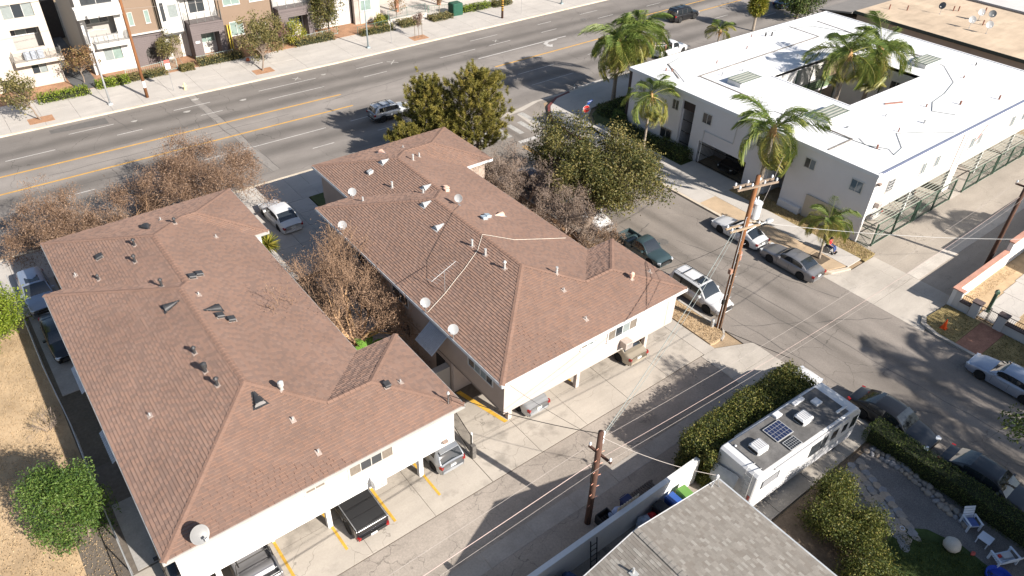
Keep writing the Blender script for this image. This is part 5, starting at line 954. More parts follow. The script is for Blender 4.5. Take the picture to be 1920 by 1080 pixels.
# chain link fence of the vacant lot
t = thing('lot_fence', 'long wire fence between the vacant lot and the white block', 'fence', (-1.45, 35, 0)); fp = [(-1.25, 20.5), (-1.3, 25.5), (-1.35, 29.8), (-1.3, 35.3), (-1.5, 41.1), (-1.5, 49.0), (-1.5, 52)]
for a, b in zip(fp, fp[1:]):
    n = max(2, int(math.hypot(b[0]-a[0], b[1]-a[1])/2.5))
    for k in range(n): MB().cyl((a[0]+(b[0]-a[0])*k/n, a[1]+(b[1]-a[1])*k/n, 0), (a[0]+(b[0]-a[0])*k/n, a[1]+(b[1]-a[1])*k/n, 1.5), .035, n=6).build('post', GALV, t)
    MB().tube([(*a, 1.48), (*b, 1.48)], .028, 5).build('top_rail', GALVW, t); ml = MB()
    for k in range(11): ml.tube([(*a, .1+k*.13), (*b, .1+k*.13)], .006, 3)
    ml.build('wire_strand', GALV, t)
# small glass and steel gate by the driveway
t = thing('drive_gate', 'dark meshed metal gate leaf beside the parked white sedan', 'gate', (15.4, 50.5, .13)); MB().box((14.6, 49.6, .2), (14.64, 52.0, 1.7)).build('mesh_panel', mat('gate_mesh', (.09, .085, .08), .7, .2), t)
for y in (49.55, 52.02): MB().box((14.58, y, .13), (14.66, y+.05, 1.8)).build('post', DKIRON, t)
MB().box((14.58, 49.6, 1.7), (14.66, 52.02, 1.76)).build('top_rail', DKIRON, t)
# ================================================================ vehicles
def paint(nm, c, metal=.0, rough=.35): return mat('paint_'+nm, c, rough, metal, noise=((3, .04),), spec=.5, coat=.6)
P_WHITE = paint('white', (.56, .56, .56)); P_SILVER = paint('silver', (.44, .46, .48), .55, .38); P_BLACK = paint('black', (.008, .008, .009)); P_GREY = paint('grey_metal', (.25, .245, .25), .5, .36); P_TEAL = paint('teal', (.04, .066, .072), .2, .4)
P_GOLD = paint('champagne', (.42, .37, .29), .45, .4); P_BLUSIL = paint('blue_silver', (.33, .37, .45), .5, .36); P_NAVY = paint('navy', (.02, .04, .09), .2); P_CHAR = paint('charcoal', (.016, .016, .019), .2); P_TAN = paint('tan_cladding', (.36, .32, .26), .2, .5)
CGLASS = mat('car_glass', (.018, .022, .026), .04, 0, noise=None, spec=1.0); TYRE = mat('tyre_rubber', (.018, .018, .018), .85, noise=((8, .2),)); RIM = mat('alloy_rim', (.40, .40, .41), .4, .25, noise=None); PLAST = mat('black_plastic', (.025, .025, .026), .6, noise=None)
HEADL = mat('headlight_lens', (.62, .64, .66), .1, .2, noise=None, spec=.9); TAILL = mat('tail_light', (.24, .008, .008), .15, noise=None, spec=.8); PLATE = mat('licence_plate', (.62, .62, .60), .6, noise=None); AMBER = mat('amber_lens', (.7, .22, .02), .2, noise=None)
def smoothstep_interp(xs, ctrl):
    cx = np.array([c[0] for c in ctrl]); cz = np.array([c[1] for c in ctrl]); y = np.interp(xs, cx, cz)
    y2 = np.zeros_like(y); w = [-.14, -.07, 0, .07, .14]
    for d in w: y2 += np.interp(np.clip(xs+d, cx[0], cx[-1]), cx, cz)
    return y2/len(w)
def car(label, x, y, heading, body, L=4.6, Wd=1.78, top=((-2.3, .82), (-1.9, .95), (-1.2, .97), (.9, .93), (1.9, .82), (2.3, .62)), cab=(1.02, .38, -1.02, -1.75), zr=1.42, zb=.92, wins=((-1.3, -.32), (-.22, .62)), wb=2.7, R=.32, tumble=.30, low=.2, extras=(), cat='car', name='parked_car', group=None, rim=None, lower=None, z0=0., rearglass=True, sunroof=None, plate=True):
    t = thing(name, label, cat, (0, 0, 0), group, local=True); xf = wb/2+.02; xr = -wb/2+.02
    xs = sorted(set(np.round(np.concatenate([np.linspace(-L/2, -L/2+.12, 4), np.linspace(-L/2+.12, L/2-.12, 40), np.linspace(L/2-.12, L/2, 4), np.linspace(xf-R-.06, xf+R+.06, 13), np.linspace(xr-R-.06, xr+R+.06, 13)]), 4))); xs = np.array(xs)
    zt = smoothstep_interp(xs, top); f = np.abs(xs)/(L/2); hw = Wd/2*(1-.13*f**5-.03*f**2); hw[np.abs(xs) > L/2-.03] *= .94
    bt = MB(); n = None; Ra = R+.055; m_ = []
    for i, xx in enumerate(xs):
        b = low+ (.06 if f[i] > .93 else 0)
        arch = 0
        for xw in (xf, xr):
            d = abs(xx-xw)
            if d < Ra: arch = max(arch, R+math.sqrt(Ra*Ra-d*d))
        b = max(b, arch); w = hw[i]; z = zt[i]; mid = max(.58*z, b+.02); sh = max(z-.1, b+.04); z = max(z, sh+.02)
        sec = [(w*.955, b), (w*.985, b+.5*(mid-b)), (w, mid), (w*.975, sh), (w*.91, z-.015), (w*.72, z+.012), (w*.36, z+.03), (0, z+.035)]
        ring = [(xx, yy, zz) for yy, zz in sec]+[(xx, -yy, zz) for yy, zz in reversed(sec[:-1])]; n = len(ring); bt.v += ring
    for i in range(len(xs)-1):
        for j in range(n-1):
            bt.f.append((i*n+j, i*n+j+1, (i+1)*n+j+1, (i+1)*n+j)); m_.append(1 if (lower is not None and j in (0, 1, n-2, n-3)) else 0)
    bt.f.append(tuple(range(n))); bt.f.append(tuple(reversed(range((len(xs)-1)*n, len(xs)*n)))); m_ += [0, 0]; bt.m = m_
    bo = bt.build('body', [body, lower or body], t, smooth=True)
    MB().box((-L/2+.15, -Wd/2*.84, low-.02), (L/2-.15, Wd/2*.84, .62)).build('underbody', PLAST, t)
    x1, x2, x3, x4 = cab; pil = [a for w in wins for a in w]
    st = sorted(set(np.round(np.concatenate([np.linspace(x2, x1, 6), np.linspace(x3, x2, 9), np.linspace(x4, x3, 6), pil]), 4))); st = [s for s in st if x4-1e-6 <= s <= x1+1e-6]
    def rz(s):
        if s > x2: q = (x1-s)/(x1-x2); return zb+(zr-.035-zb)*(1-(1-q)**1.25)
        if s < x3: q = (s-x4)/(x3-x4); return zb+(zr-.05-zb)*(1-(1-q)**1.35)
        q = (s-x3)/(x2-x3); return zr-.05+.015*q+.045*math.sin(math.pi*min(1, max(0, q)))
    wbelt = Wd/2*.925; V_ = []; nn = 9
    for s in st:
        h = rz(s); e = max(h-zb, .001); wz = lambda zz: wbelt-tumble*(zz-zb)*.9-.06*max(0, abs(s)-1.2)
        sec = [(wz(zb)+.01, zb-.05), (wz(zb+.1*e), zb+.1*e), (wz(zb+.84*e), zb+.84*e), (wz(h)-.055, h-.012), (wz(h)*.5, h+.012*min(1, e*4))]
        V_ += [(s, a, b) for a, b in sec]+[(s, 0, h+.02*min(1, e*4))]+[(s, -a, b) for a, b in reversed(sec)]
    nn = 11; parts = {k: MB() for k in ('cabin', 'windshield', 'rear_window', 'left_window', 'right_window', 'pillar_trim')}
    vid = {}
    for i in range(len(st)-1):
        mid = (st[i]+st[i+1])/2
        for j in range(nn-1):
            fc = [V_[i*nn+j], V_[i*nn+j+1], V_[(i+1)*nn+j+1], V_[(i+1)*nn+j]]; k = 'cabin'
            if j in (3, 4, 5, 6) and mid > x2+.03: k = 'windshield'
            elif j in (3, 4, 5, 6) and mid < x3-.03 and rearglass: k = 'rear_window'
            elif j in (1, 8):
                if any(a < mid < b for a, b in wins): k = 'left_window' if j == 1 else 'right_window'
                elif wins[0][0] < mid < wins[-1][1]: k = 'pillar_trim'
            vid[k] = vid.get(k, {}); idx = []
            for p_ in fc:
                p_ = tuple(round(c_, 5) for c_ in p_)
                if p_ not in vid[k]: vid[k][p_] = len(parts[k].v); parts[k].v.append(p_)
                idx.append(vid[k][p_])
            idx = list(dict.fromkeys(idx))
            if len(idx) > 2: parts[k].f.append(tuple(idx)); parts[k].m.append(0)
    for k, mb in parts.items():
        if mb.v: mb.build(k.replace('left_', 'side_').replace('right_', 'side_'), body if k == 'cabin' else (PLAST if k == 'pillar_trim' else CGLASS), t, smooth=True)
    if sunroof: MB().box((sunroof[0], -.42, zr+.002), (sunroof[1], .42, zr+.014)).build('sunroof', CGLASS, t)
    tp = [(R*.62, -.09), (R*.92, -.105), (R, -.07), (R, .07), (R*.92, .105), (R*.62, .09)]; RX = Matrix.Rotation(rad(90), 3, 'X')
    tme = MB().lathe(tp, RX, 20).mesh('tyre', TYRE, True); rm = MB(); rm.lathe([(R*.63, -.07), (R*.63, .07)], RX, 16); rm.lathe([(.001, -.075), (R*.2, -.075), (R*.63, -.05)], RX, 16); rm.lathe([(.001, .075), (R*.2, .075), (R*.63, .05)], RX, 16)
    for k in range(5):
        a = 2*math.pi*k/5
        for sg in (-1, 1): rm.obox((math.cos(a)*R*.42, sg*.067, math.sin(a)*R*.42), (R*.26, .02, R*.15), Matrix.Rotation(-a, 3, 'Y'), 1)
    rme = rm.mesh('rim', [rim or RIM, PLAST])
    for xw in (xf, xr):
        for sg in (-1, 1):
            w_ = bpy.data.objects.new('wheel', tme); COL.objects.link(w_); w_.parent = t; w_.location = (xw, sg*(Wd/2-.13), R); r_ = bpy.data.objects.new('rim', rme); COL.objects.link(r_); r_.parent = w_
    zf, zk = top[-1][1], top[0][1]; wl_ = Wd/2
    for sg in (-1, 1):
        MB().obox((L/2-.14, sg*(wl_-.29), zf-.02), (.24, .36, .13), Matrix.Rotation(rad(-sg*22), 3, 'Z')).build('headlight', HEADL, t)
        MB().obox((-L/2+.10, sg*(wl_-.25), zk-.11), (.2, .34, .17), Matrix.Rotation(rad(sg*18), 3, 'Z')).build('tail_light', TAILL, t)
        mr = MB().obox((x1-.42, sg*(wl_+.06), zb+.06), (.14, .2, .13)).build('wing_mirror', body, t)
        hd = MB()
        for wn in wins[-2:]: hd.obox((wn[0]+.1, sg*(wl_*.992), zb-.12), (.16, .03, .03))
        hd.build('door_handle', body, t)
        sm = MB()
        for xx in [wins[-1][1]+.12]+[(wins[k][1]+wins[k+1][0])/2 for k in range(len(wins)-1)]: sm.box((xx-.006, min(sg*(wl_*.99), sg*(wl_*.999)), low+.14), (xx+.006, max(sg*(wl_*.99), sg*(wl_*.999)), zb-.12))
        sm.build('door_seam', PLAST, t)
    MB().box((L/2-.06, -wl_*.55, low+.14), (L/2+.012, wl_*.55, low+.30)).build('front_grille', PLAST, t); MB().box((L/2-.05, -wl_*.4, zf-.14), (L/2+.005, wl_*.4, zf-.05)).build('upper_grille', PLAST, t)
    MB().box((-L/2-.015, -wl_*.72, low+.12), (-L/2+.05, wl_*.72, low+.26)).build('rear_bumper', lower or body, t)
    if plate: MB().box((-L/2-.022, -.17, zk-.26), (-L/2+.04, .17, zk-.12)).build('licence_plate', PLATE, t)
    MB().tube([(x1-.1, -.5, zb+.02), (x1-.32, -.05, zb+.13)], .012, 4).build('wiper', PLAST, t); MB().tube([(x1-.1, .2, zb+.02), (x1-.32, .6, zb+.11)], .012, 4).build('wiper', PLAST, t)
    for fn in extras: fn(t, dict(L=L, Wd=Wd, zr=zr, zb=zb, body=body, x2=x2, x3=x3))
    t.location = (x, y, z0); t.rotation_euler = (0, 0, heading); return t
def roof_rack(t, s):
    for sg in (-1, 1): MB().tube([(s['x2']-.15, sg*.55, s['zr']-.02), (s['x2']-.35, sg*.55, s['zr']+.06), (s['x3']+.1, sg*.55, s['zr']+.05), (s['x3']-.05, sg*.55, s['zr']-.02)], .022, 5).build('roof_rail', PLAST, t)
    for q in (.3, .75): xx = s['x3']+(s['x2']-s['x3'])*q; MB().box((xx-.025, -.55, s['zr']+.035), (xx+.025, .55, s['zr']+.07)).build('cross_bar', PLAST, t)
def spoiler(t, s): MB().box((s['x3']-.22, -.55, s['zr']-.075), (s['x3']+.02, .55, s['zr']-.03)).build('spoiler', s['body'], t)
SEDAN = dict(); N_ = rad(90); S_ = rad(-90); E_ = 0.0
SUVT = dict(L=4.45, Wd=1.8, top=((-2.22, .98), (-2.05, 1.05), (-1.2, 1.06), (.85, 1.05), (1.75, .97), (2.22, .72)), cab=(.98, .3, -1.75, -2.12), zr=1.6, zb=1.02, wins=((-1.62, -1.1), (-1.0, -.28), (-.18, .58)), wb=2.67, R=.35, low=.24)
car('silver crossover driving along the avenue past the pine trees', 34.15, 62.35, E_, P_SILVER, **SUVT, lower=PLAST, extras=(roof_rack, spoiler), name='crossover_car')
BIG = dict(L=5.1, Wd=1.98, top=((-2.55, 1.08), (-2.4, 1.12), (-1.2, 1.12), (1.0, 1.1), (2.2, 1.02), (2.55, .8)), cab=(1.15, .5, -2.2, -2.45), zr=1.85, zb=1.1, wins=((-2.05, -1.25), (-1.12, -.25), (-.12, .75)), wb=3.05, R=.39, low=.28, tumble=.22)
car('large black utility vehicle driving on the avenue beyond the twin palms', 83.8, 67.6, .03, P_BLACK, **BIG, extras=(roof_rack,), name='utility_vehicle')
car('dark blue car half hidden by the dark conifer on the avenue', 101.8, 63.4, .03, P_NAVY, name='driving_car')
car('white sedan parked tail outward in the shaded drive between the blocks', 17.0, 50.2, N_+.03, P_WHITE, L=4.75, Wd=1.8, name='parked_sedan')
car('blue silver utility vehicle parked beside the lime green tree', -.25, 50.1, S_, P_BLUSIL, L=4.5, Wd=1.8, **{k: v for k, v in SUVT.items() if k not in ('L', 'Wd')}, sunroof=(-.6, .1), name='utility_vehicle')
car('black sedan in the shade along the left wall of the white block', .0, 44.6, S_, P_BLACK, L=4.7, name='parked_sedan')
car('white sedan dappled by twig shade under the bare tree', 37.1, 36.3, S_, P_WHITE, L=4.7, name='parked_sedan')
car('navy sedan hidden behind the bare grey trees on the side street', 37.0, 42.8, S_, P_NAVY, name='parked_sedan')
def bed(t, s, x0=-2.55, x1=-.55, z0=.62, z1=1.02, m=None, liner=PLAST):
    w = s['Wd']/2*.93
    for sg in (-1, 1): MB().bbox((x0, min(sg*w, sg*(w-.1)), z0-.3), (x1, max(sg*w, sg*(w-.1)), z1), .02).build('bed_side', s['body'], t)
    MB().bbox((x0-.02, -w+.101, z0-.25), (x0+.07, w-.101, z1-.01), .02).build('tailgate', s['body'], t); MB().box((x0+.071, -w+.101, z0-.02), (x1+.1, w-.101, z0+.05)).build('bed_liner', liner, t); MB().box((x1-.02, -w+.101, z0), (x1+.1, w-.101, z1-.02)).build('bed_headboard', s['body'], t)
TRK = dict(L=5.3, Wd=1.9, top=((-2.65, .62), (-2.5, .66), (-.5, .7), (-.3, 1.0), (1.05, 1.02), (2.3, .98), (2.65, .75)), cab=(1.12, .45, -.3, -.5), zr=1.75, zb=1.0, wins=((-.2, .15), (.22, .8)), wb=3.3, R=.38, low=.3, tumble=.25)
car('teal pickup truck parked behind the white wagon', 37.35, 30.2, S_, P_TEAL, **{**TRK, 'zr': 1.5, 'zb': .88, 'top': ((-2.4, .55), (-2.3, .6), (-.5, .62), (-.3, .86), (1.05, .88), (2.1, .83), (2.4, .66)), 'L': 4.8, 'Wd': 1.72, 'R': .33, 'low': .24, 'wb': 2.9}, extras=(lambda t, s: bed(t, s, -2.3, -.55, .55, .88),), cat='truck', name='pickup_truck')
car('white wagon with dark sunroof, roof rack and tan lower panels', 36.55, 23.9, S_, P_WHITE, **{**BIG, 'L': 4.75, 'Wd': 1.82, 'zr': 1.62, 'zb': .98, 'top': ((-2.37, 1.0), (-2.2, 1.02), (-1.2, 1.02), (1.0, .99), (2.0, .9), (2.37, .68)), 'R': .34, 'low': .23, 'wb': 2.7, 'cab': (1.1, .4, -2.05, -2.28), 'wins': ((-1.95, -1.25), (-1.1, -.3), (-.2, .65))}, lower=P_TAN, extras=(roof_rack,), name='parked_wagon', sunroof=(-.35, .25))
car('white coupe parked by the kerb under the transformer pole', 45.45, 27.4, N_, P_WHITE, L=4.55, Wd=1.75, cab=(.85, .1, -.8, -1.75), zr=1.3, zb=.86, top=((-2.27, .76), (-1.9, .86), (-1.2, .88), (.9, .86), (1.9, .72), (2.27, .56)), wins=((-1.0, -.45), (-.35, .45)), wb=2.55, name='parked_coupe')
car('grey sedan parked behind the white coupe near the wheelchair user', 45.3, 22.4, N_, P_GREY, L=4.75, Wd=1.78, zr=1.38, zb=.9, cab=(1.0, .3, -.95, -1.75), name='parked_sedan')
car('pale blue silver sedan parked by the corner lot kerb', 45.55, 6.6, N_, P_BLUSIL, L=4.7, zr=1.4, name='parked_sedan')
car('black sedan parked nearest the motorhome with chrome window line', 36.45, 9.2, S_, P_BLACK, L=4.95, Wd=1.86, cab=(1.05, .3, -1.0, -1.95), zr=1.46, zb=.94, wb=2.8, R=.34, rim=RIM, name='parked_sedan')
car('charcoal sedan parked along the clipped hedge at the lower right', 36.4, 3.6, S_, P_CHAR, L=5.0, Wd=1.86, cab=(1.05, .3, -1.05, -2.0), zr=1.46, zb=.94, wb=2.85, R=.34, name='parked_sedan')
car('white sedan mostly hidden behind the leafy hedge and the motorhome', 33.6, 14.25, E_, P_WHITE, L=4.6, name='parked_sedan')
car('silver sedan tucked under the left end of the pink block carport', 20.35, 24.35, N_, P_SILVER, L=4.7, name='parked_sedan')
car('champagne sedan sticking out of the pink block carport', 28.15, 23.95, N_, P_GOLD, L=4.7, name='parked_sedan')
car('silver hatchback with red tail lights under the white block', 14.0, 23.55, N_, P_SILVER, L=4.1, Wd=1.72, top=((-2.02, .88), (-1.9, 1.0), (-1.2, 1.0), (.95, .98), (1.7, .86), (2.05, .65)), cab=(1.15, .35, -1.45, -1.95), zr=1.52, zb=.96, wins=((-1.35, -.95), (-.85, -.15), (-.05, .7)), wb=2.53, R=.31, extras=(spoiler,), name='parked_hatchback')
def tonneau(t, s):
    bed(t, s); MB().bbox((-2.52, -.8, 1.025), (-.5, .8, 1.06), .02).build('tonneau_cover', PLAST, t)
    for k in range(3): MB().box((-2.4+k*.62, -.78, 1.061), (-2.38+k*.62, .78, 1.066)).build('cover_seam', P_BLACK, t)
    for sg in (-1, 1): MB().box((-2.5, min(sg*.8, sg*.84), 1.03), (-.5, max(sg*.8, sg*.84), 1.075)).build('cover_rail', GALV, t)
    MB().obox((-2.6, 0, .58), (.08, .3, .14)).build('plate_recess', PLATE, t)
car('black pickup truck with covered bed before the white block', 8.65, 23.15, N_, P_CHAR, **TRK, extras=(tonneau,), cat='truck', name='pickup_truck', lower=PLAST)
def work_rack(t, s):
    bed(t, s, liner=mat('worn_bed', (.16, .15, .14), .8, noise=((2, .3),)))
    for xx in (-1.5, -.7): MB().tube([(xx, -.86, 1.0), (xx, -.8, 1.72), (xx, .8, 1.72), (xx, .86, 1.0)], .03, 6).build('ladder_rack_hoop', DKIRON, t)
    for sg in (-1, 1): MB().tube([(-1.7, sg*.72, 1.74), (.9, sg*.72, 1.8)], .028, 6).build('ladder_rack_rail', DKIRON, t)
    MB().tube([(-2.5, -.75, 1.1), (-2.5, .75, 1.1)], .012, 4).build('bed_strap', TRIMW, t); MB().tube([(-2.2, -.75, 1.08), (-2.2, .75, 1.08)], .012, 4).build('bed_strap', TRIMW, t)
car('grey pickup truck with black ladder rack at the bottom edge', 3.3, 23.35, N_, P_GREY, **TRK, extras=(work_rack,), cat='truck', name='pickup_truck')
car('black car at the far left end of the white block carport', .75, 24.3, N_, P_BLACK, name='parked_car')
def cargo(t, s):
    bed(t, s); rr = random.Random(3)
    for k in range(26): MB().obox((rr.uniform(-2.4, -.6), rr.uniform(-.75, .75), rr.uniform(.75, 1.35)), (rr.uniform(.2, .6), rr.uniform(.15, .5), rr.uniform(.15, .4)), Matrix.Rotation(rr.uniform(0, 3), 3, 'Z')).build('load_item', rr.choice([RUST, TRIMW, PLAST, MATS['pale_timber'], BRICKP, GREENP]), t)
    MB().obox((-1.2, .4, 1.5), (2.8, .12, .05), Matrix.Rotation(rad(12), 3, 'Y')).build('load_plank', MATS['pale_timber'], t); MB().obox((-1.4, -.2, 1.45), (2.6, .1, .05), Matrix.Rotation(rad(8), 3, 'Y')).build('load_plank', TRIMW, t)
car('white pickup loaded with junk parked behind the palms on the avenue', 71.8, 58.95+off(70)-.9, .03, P_WHITE, **TRK, extras=(cargo,), cat='truck', name='pickup_truck')
car('white car inside the first green gated carport stall', 56.9, 24.6, N_, P_WHITE, name='parked_car'); car('silver car inside the second green gated carport stall', 62.3, 24.6, N_, P_SILVER, name='parked_car')
car('dark car behind the gated garage of the courtyard building', 54.9, 35.0, E_+math.pi, P_CHAR, L=4.2, name='parked_car', z0=0)
# ---------------------------------------------------------------- motorhome
RVW = mat('motorhome_white', (.55, .55, .55), .45, noise=((.8, .05),), spec=.45); RVG = mat('motorhome_grey', (.34, .34, .35), .5, noise=((.8, .05),)); RVR = mat('worn_rubber_roof', (.12, .115, .11), .85, noise=((.5, .35), (3, .2), (14, .15)))
t = thing('motorhome', 'long white motorhome with grey roof, solar panel and rooftop coolers', 'motorhome', (0, 0, 0), local=True); L_, W_ = 8.9, 2.45
prof = [(-4.45, .45), (-4.45, 2.9), (-4.3, 3.02), (3.4, 3.05), (4.0, 2.95), (4.38, 2.55), (4.5, 1.9), (4.5, .75), (4.2, .45)]; mb = MB(); k = len(prof); yy = (-W_/2, -W_/2+.06, W_/2-.06, W_/2)
for j, y in enumerate(yy):
    e = .05 if j in (0, 3) else 0
    mb.v += [(max(-4.45+e, min(4.5-e, a)), y, max(.45+e, b-e) if b > 2 else b) for a, b in prof]
for j in range(3): mb.f += [(j*k+i, j*k+(i+1) % k, (j+1)*k+(i+1) % k, (j+1)*k+i) for i in range(k)]
mb.f += [tuple(range(k)), tuple(reversed(range(3*k, 4*k)))]; mb.m = [0]*len(mb.f); mb.build('body', RVW, t)
MB().box((-3.9, -1.08, 3.046), (3.2, 1.08, 3.075)).build('roof_membrane', RVR, t)
for sg in (-1, 1):
    s0 = sg*(W_/2+.004); q = lambda a, b, z0, z1, m_, nm, d=.02: MB().box((a, min(sg*(W_/2-.01), sg*(W_/2+d)), z0), (b, max(sg*(W_/2-.01), sg*(W_/2+d)), z1)).build(nm, m_, t)
    for a, b, z0, z1 in ((-3.9, -2.5, 1.75, 2.3), (.1, 1.0, 1.45, 2.35), (1.08, 1.55, 1.45, 2.35), (2.0, 2.5, 1.6, 2.3), (3.0, 3.4, 1.6, 2.2), (3.75, 4.25, 1.5, 2.35)):
        wq = q(a, b, z0, z1, GLASSD, 'side_window')
    for kk in range(5): q(-3.8, -2.6, 1.82+kk*.1, 1.86+kk*.1, RVG, 'louvre', .03)
    q(-4.4, 4.4, 1.02, 1.10, RVG, 'side_stripe', .008); q(-4.4, 4.2, .88, .93, RVG, 'side_stripe', .008); q(-4.2, 4.1, .46, .82, mat('rv_skirt', (.52, .52, .53), .5), 'storage_bays', .012)
    MB().tube([(-3.2, sg*(W_/2+.06), 2.86), (3.0, sg*(W_/2+.06), 2.88)], .05, 7).build('awning_roll', RVG, t)
    for xw in (-1.9, 3.0): MB().lathe([(.22, -.11), (.38, -.1), (.4, 0), (.38, .1), (.22, .11), (.001, .08)], Matrix.Rotation(rad(90), 3, 'X'), 18, c=(xw, sg*1.05, .4)).build('wheel', TYRE, t)
    MB().obox((4.46, sg*.95, 1.0), (.1, .3, .16)).build('headlight', HEADL, t); MB().obox((-4.46, sg*1.05, 1.3), (.05, .12, .3)).build('tail_light', TAILL, t)
MB().add([(4.38, -1.1, 2.5), (4.38, 1.1, 2.5), (4.512, 1.15, 1.75), (4.512, -1.15, 1.75)], [(0, 1, 2, 3), (3, 2, 1, 0)]).build('windscreen', CGLASS, t)
def cooler(x, y):
    o = MB(); o.bbox((x-.5, y-.36, 3.076), (x+.36, y+.36, 3.4), .08); o = o.build('rooftop_cooler', RVW, t)
    for kk in range(5): MB().box((x-.3+kk*.13, y-.27, 3.401), (x-.25+kk*.13, y+.27, 3.412)).build('cooler_rib', RVG, o)
    MB().box((x-.515, y-.3, 3.12), (x-.502, y+.3, 3.32)).build('cooler_grille', PLAST, o)
cooler(-2.95, 0); cooler(.65, -.05)
def solar(x, y, a, b, m_):
    o = MB().box((x, y, 3.13), (x+a, y+b, 3.165)).build('solar_panel', GALVW, t)
    for i in range(6):
        for j in range(4): MB().box((x+.04+i*(a-.06)/6, y+.04+j*(b-.06)/4, 3.166), (x+.02+(i+1)*(a-.06)/6, y+.02+(j+1)*(b-.06)/4, 3.17)).build('solar_cell', m_, o)
    for sx in (x+.1, x+a-.1): MB().box((sx-.03, y+.1, 3.076), (sx+.03, y+b-.1, 3.129)).build('panel_bracket', GALV, o)
solar(-1.9, -.35, 1.3, 1.0, mat('solar_cell_blue', (.015, .022, .06), .15, noise=None, spec=.8)); solar(-1.75, -1.1, .9, .6, mat('solar_cell_black', (.015, .017, .02), .15, noise=None, spec=.8))
for x, y, a, b, h in ((2.0, .1, .5, .45, .12), (2.5, -.85, .9, .14, .08), (-.6, .75, .5, .35, .14), (-3.9, .7, .12, .12, .06), (1.0, .8, .9, .25, .1)): MB().bbox((x, y, 3.076), (x+a, y+b, 3.076+h), .025).build('roof_hatch', RVW, t)
ld = MB()
for y in (-.95, -.55): ld.tube([(-4.52, y, .7), (-4.53, y, 3.05), (-4.2, y, 3.15), (-3.9, y, 3.1)], .018, 6)
for kk in range(7): ld.tube([(-4.53, -.95, .8+kk*.32), (-4.53, -.55, .8+kk*.32)], .015, 5)
ld.build('rear_ladder', GALVW, t)
cv = MB(); nx, nz = 12, 9; rr = random.Random(5)
for i in range(nx):
    for j in range(nz): cv.v.append((-4.56-.22*math.sin(math.pi*j/(nz-1))-.05*rr.random(), -.35+1.5*i/(nx-1), .55+1.75*j/(nz-1)-.35*(i/(nx-1))*(j/(nz-1))))
for i in range(nx-1):
    for j in range(nz-1): cv.f.append((i*nz+j, i*nz+j+1, (i+1)*nz+j+1, (i+1)*nz+j)); cv.m.append(0)
cv.build('spare_cover', mat('grey_tarp', (.40, .41, .42), .9, noise=((2, .15),)), t, smooth=True)
t.location = (28.95, 11.4, 0); t.rotation_euler = (0, 0, rad(-2.2))
# ================================================================ vegetation
BARK = mat('grey_bark', (.20, .155, .12), .95, noise=((3, .25), (18, .2)), bump=(14, .7)); BARKT = mat('tan_smooth_bark', (.50, .315, .17), .8, noise=((2, .25), (12, .15)), bump=(10, .3)); BARKG = mat('pale_grey_twigs', (.255, .20, .165), .9, noise=((3, .2),)); BARKB = mat('brown_twigs', (.235, .145, .085), .9, noise=((3, .25),))
L_RUST = leaf_mat('rust_seed_heads', [(.10, .062, .042), (.17, .108, .072), (.235, .15, .10), (.31, .215, .15)], .2)
L_TWIG = leaf_mat('dry_grey_leaf', [(.13, .09, .07), (.23, .165, .12), (.32, .235, .17)], .15)
L_PINE = leaf_mat('pine_needles', [(.05, .055, .014), (.13, .125, .026), (.25, .21, .045), (.40, .31, .08)], .25)
L_OAK = leaf_mat('olive_leaf', [(.028, .036, .010), (.07, .078, .02), (.14, .125, .034), (.24, .19, .065)], .25)
L_GREEN = leaf_mat('fresh_green_leaf', [(.018, .045, .010), (.05, .10, .018), (.095, .16, .028), (.16, .215, .05)], .3)
L_LIME = leaf_mat('lime_leaf', [(.05, .085, .008), (.125, .185, .016), (.21, .27, .025), (.30, .33, .05)], .35)
L_HEDGE = leaf_mat('hedge_leaf', [(.022, .034, .008), (.06, .082, .016), (.12, .13, .024), (.23, .195, .05)], .28)
L_DARK = leaf_mat('dark_hedge_leaf', [(.016, .032, .009), (.046, .08, .018), (.09, .125, .028), (.16, .165, .04)], .25)
L_PALM = leaf_mat('palm_leaflet', [(.06, .105, .026), (.125, .18, .042), (.22, .26, .06), (.40, .35, .09), (.46, .33, .13)], .25, .45)
L_RED = leaf_mat('bronze_leaf', [(.09, .05, .03), (.19, .10, .05), (.26, .17, .075), (.17, .16, .05)], .25)
L_STREET = leaf_mat('street_tree_leaf', [(.05, .055, .02), (.115, .112, .038), (.20, .17, .06), (.30, .235, .10)], .3)
L_YEL = leaf_mat('yellow_green_leaf', [(.07, .09, .012), (.17, .19, .022), (.31, .28, .04), (.42, .35, .08)], .3)
CORE = mat('light_block_core', (.022, .026, .012), .95, noise=((3, .3),))  # for solid cores added inside foliage to stop light passing through
def unit(a): return a/np.linalg.norm(a, axis=1, keepdims=True)
def leaf_quads(C, S, rng, aspect=.5, axis=None, tilt=None):
    n = len(C); a = unit(rng.normal(size=(n, 3))) if axis is None else unit(axis+rng.normal(size=(n, 3))*(.25 if tilt is None else tilt))
    b = unit(np.cross(a, rng.normal(size=(n, 3)))); S = np.broadcast_to(S, (n,))[:, None]
    v = np.stack([C-a*S*.5-b*S*aspect*.16, C-a*S*.05-b*S*aspect*.5, C+a*S*.5, C-a*S*.05+b*S*aspect*.5], 1); return v.reshape(-1, 3), np.arange(4*n).reshape(n, 4)
def leaf_obj(name, C, S, rng, m, parent, aspect=.5, axis=None, tint=None, tilt=None):
    v, q = leaf_quads(C, S, rng, aspect, axis, tilt); t = rng.random(len(C)) if tint is None else tint
    return link(name, np_mesh(name, v, q, m, t), parent)
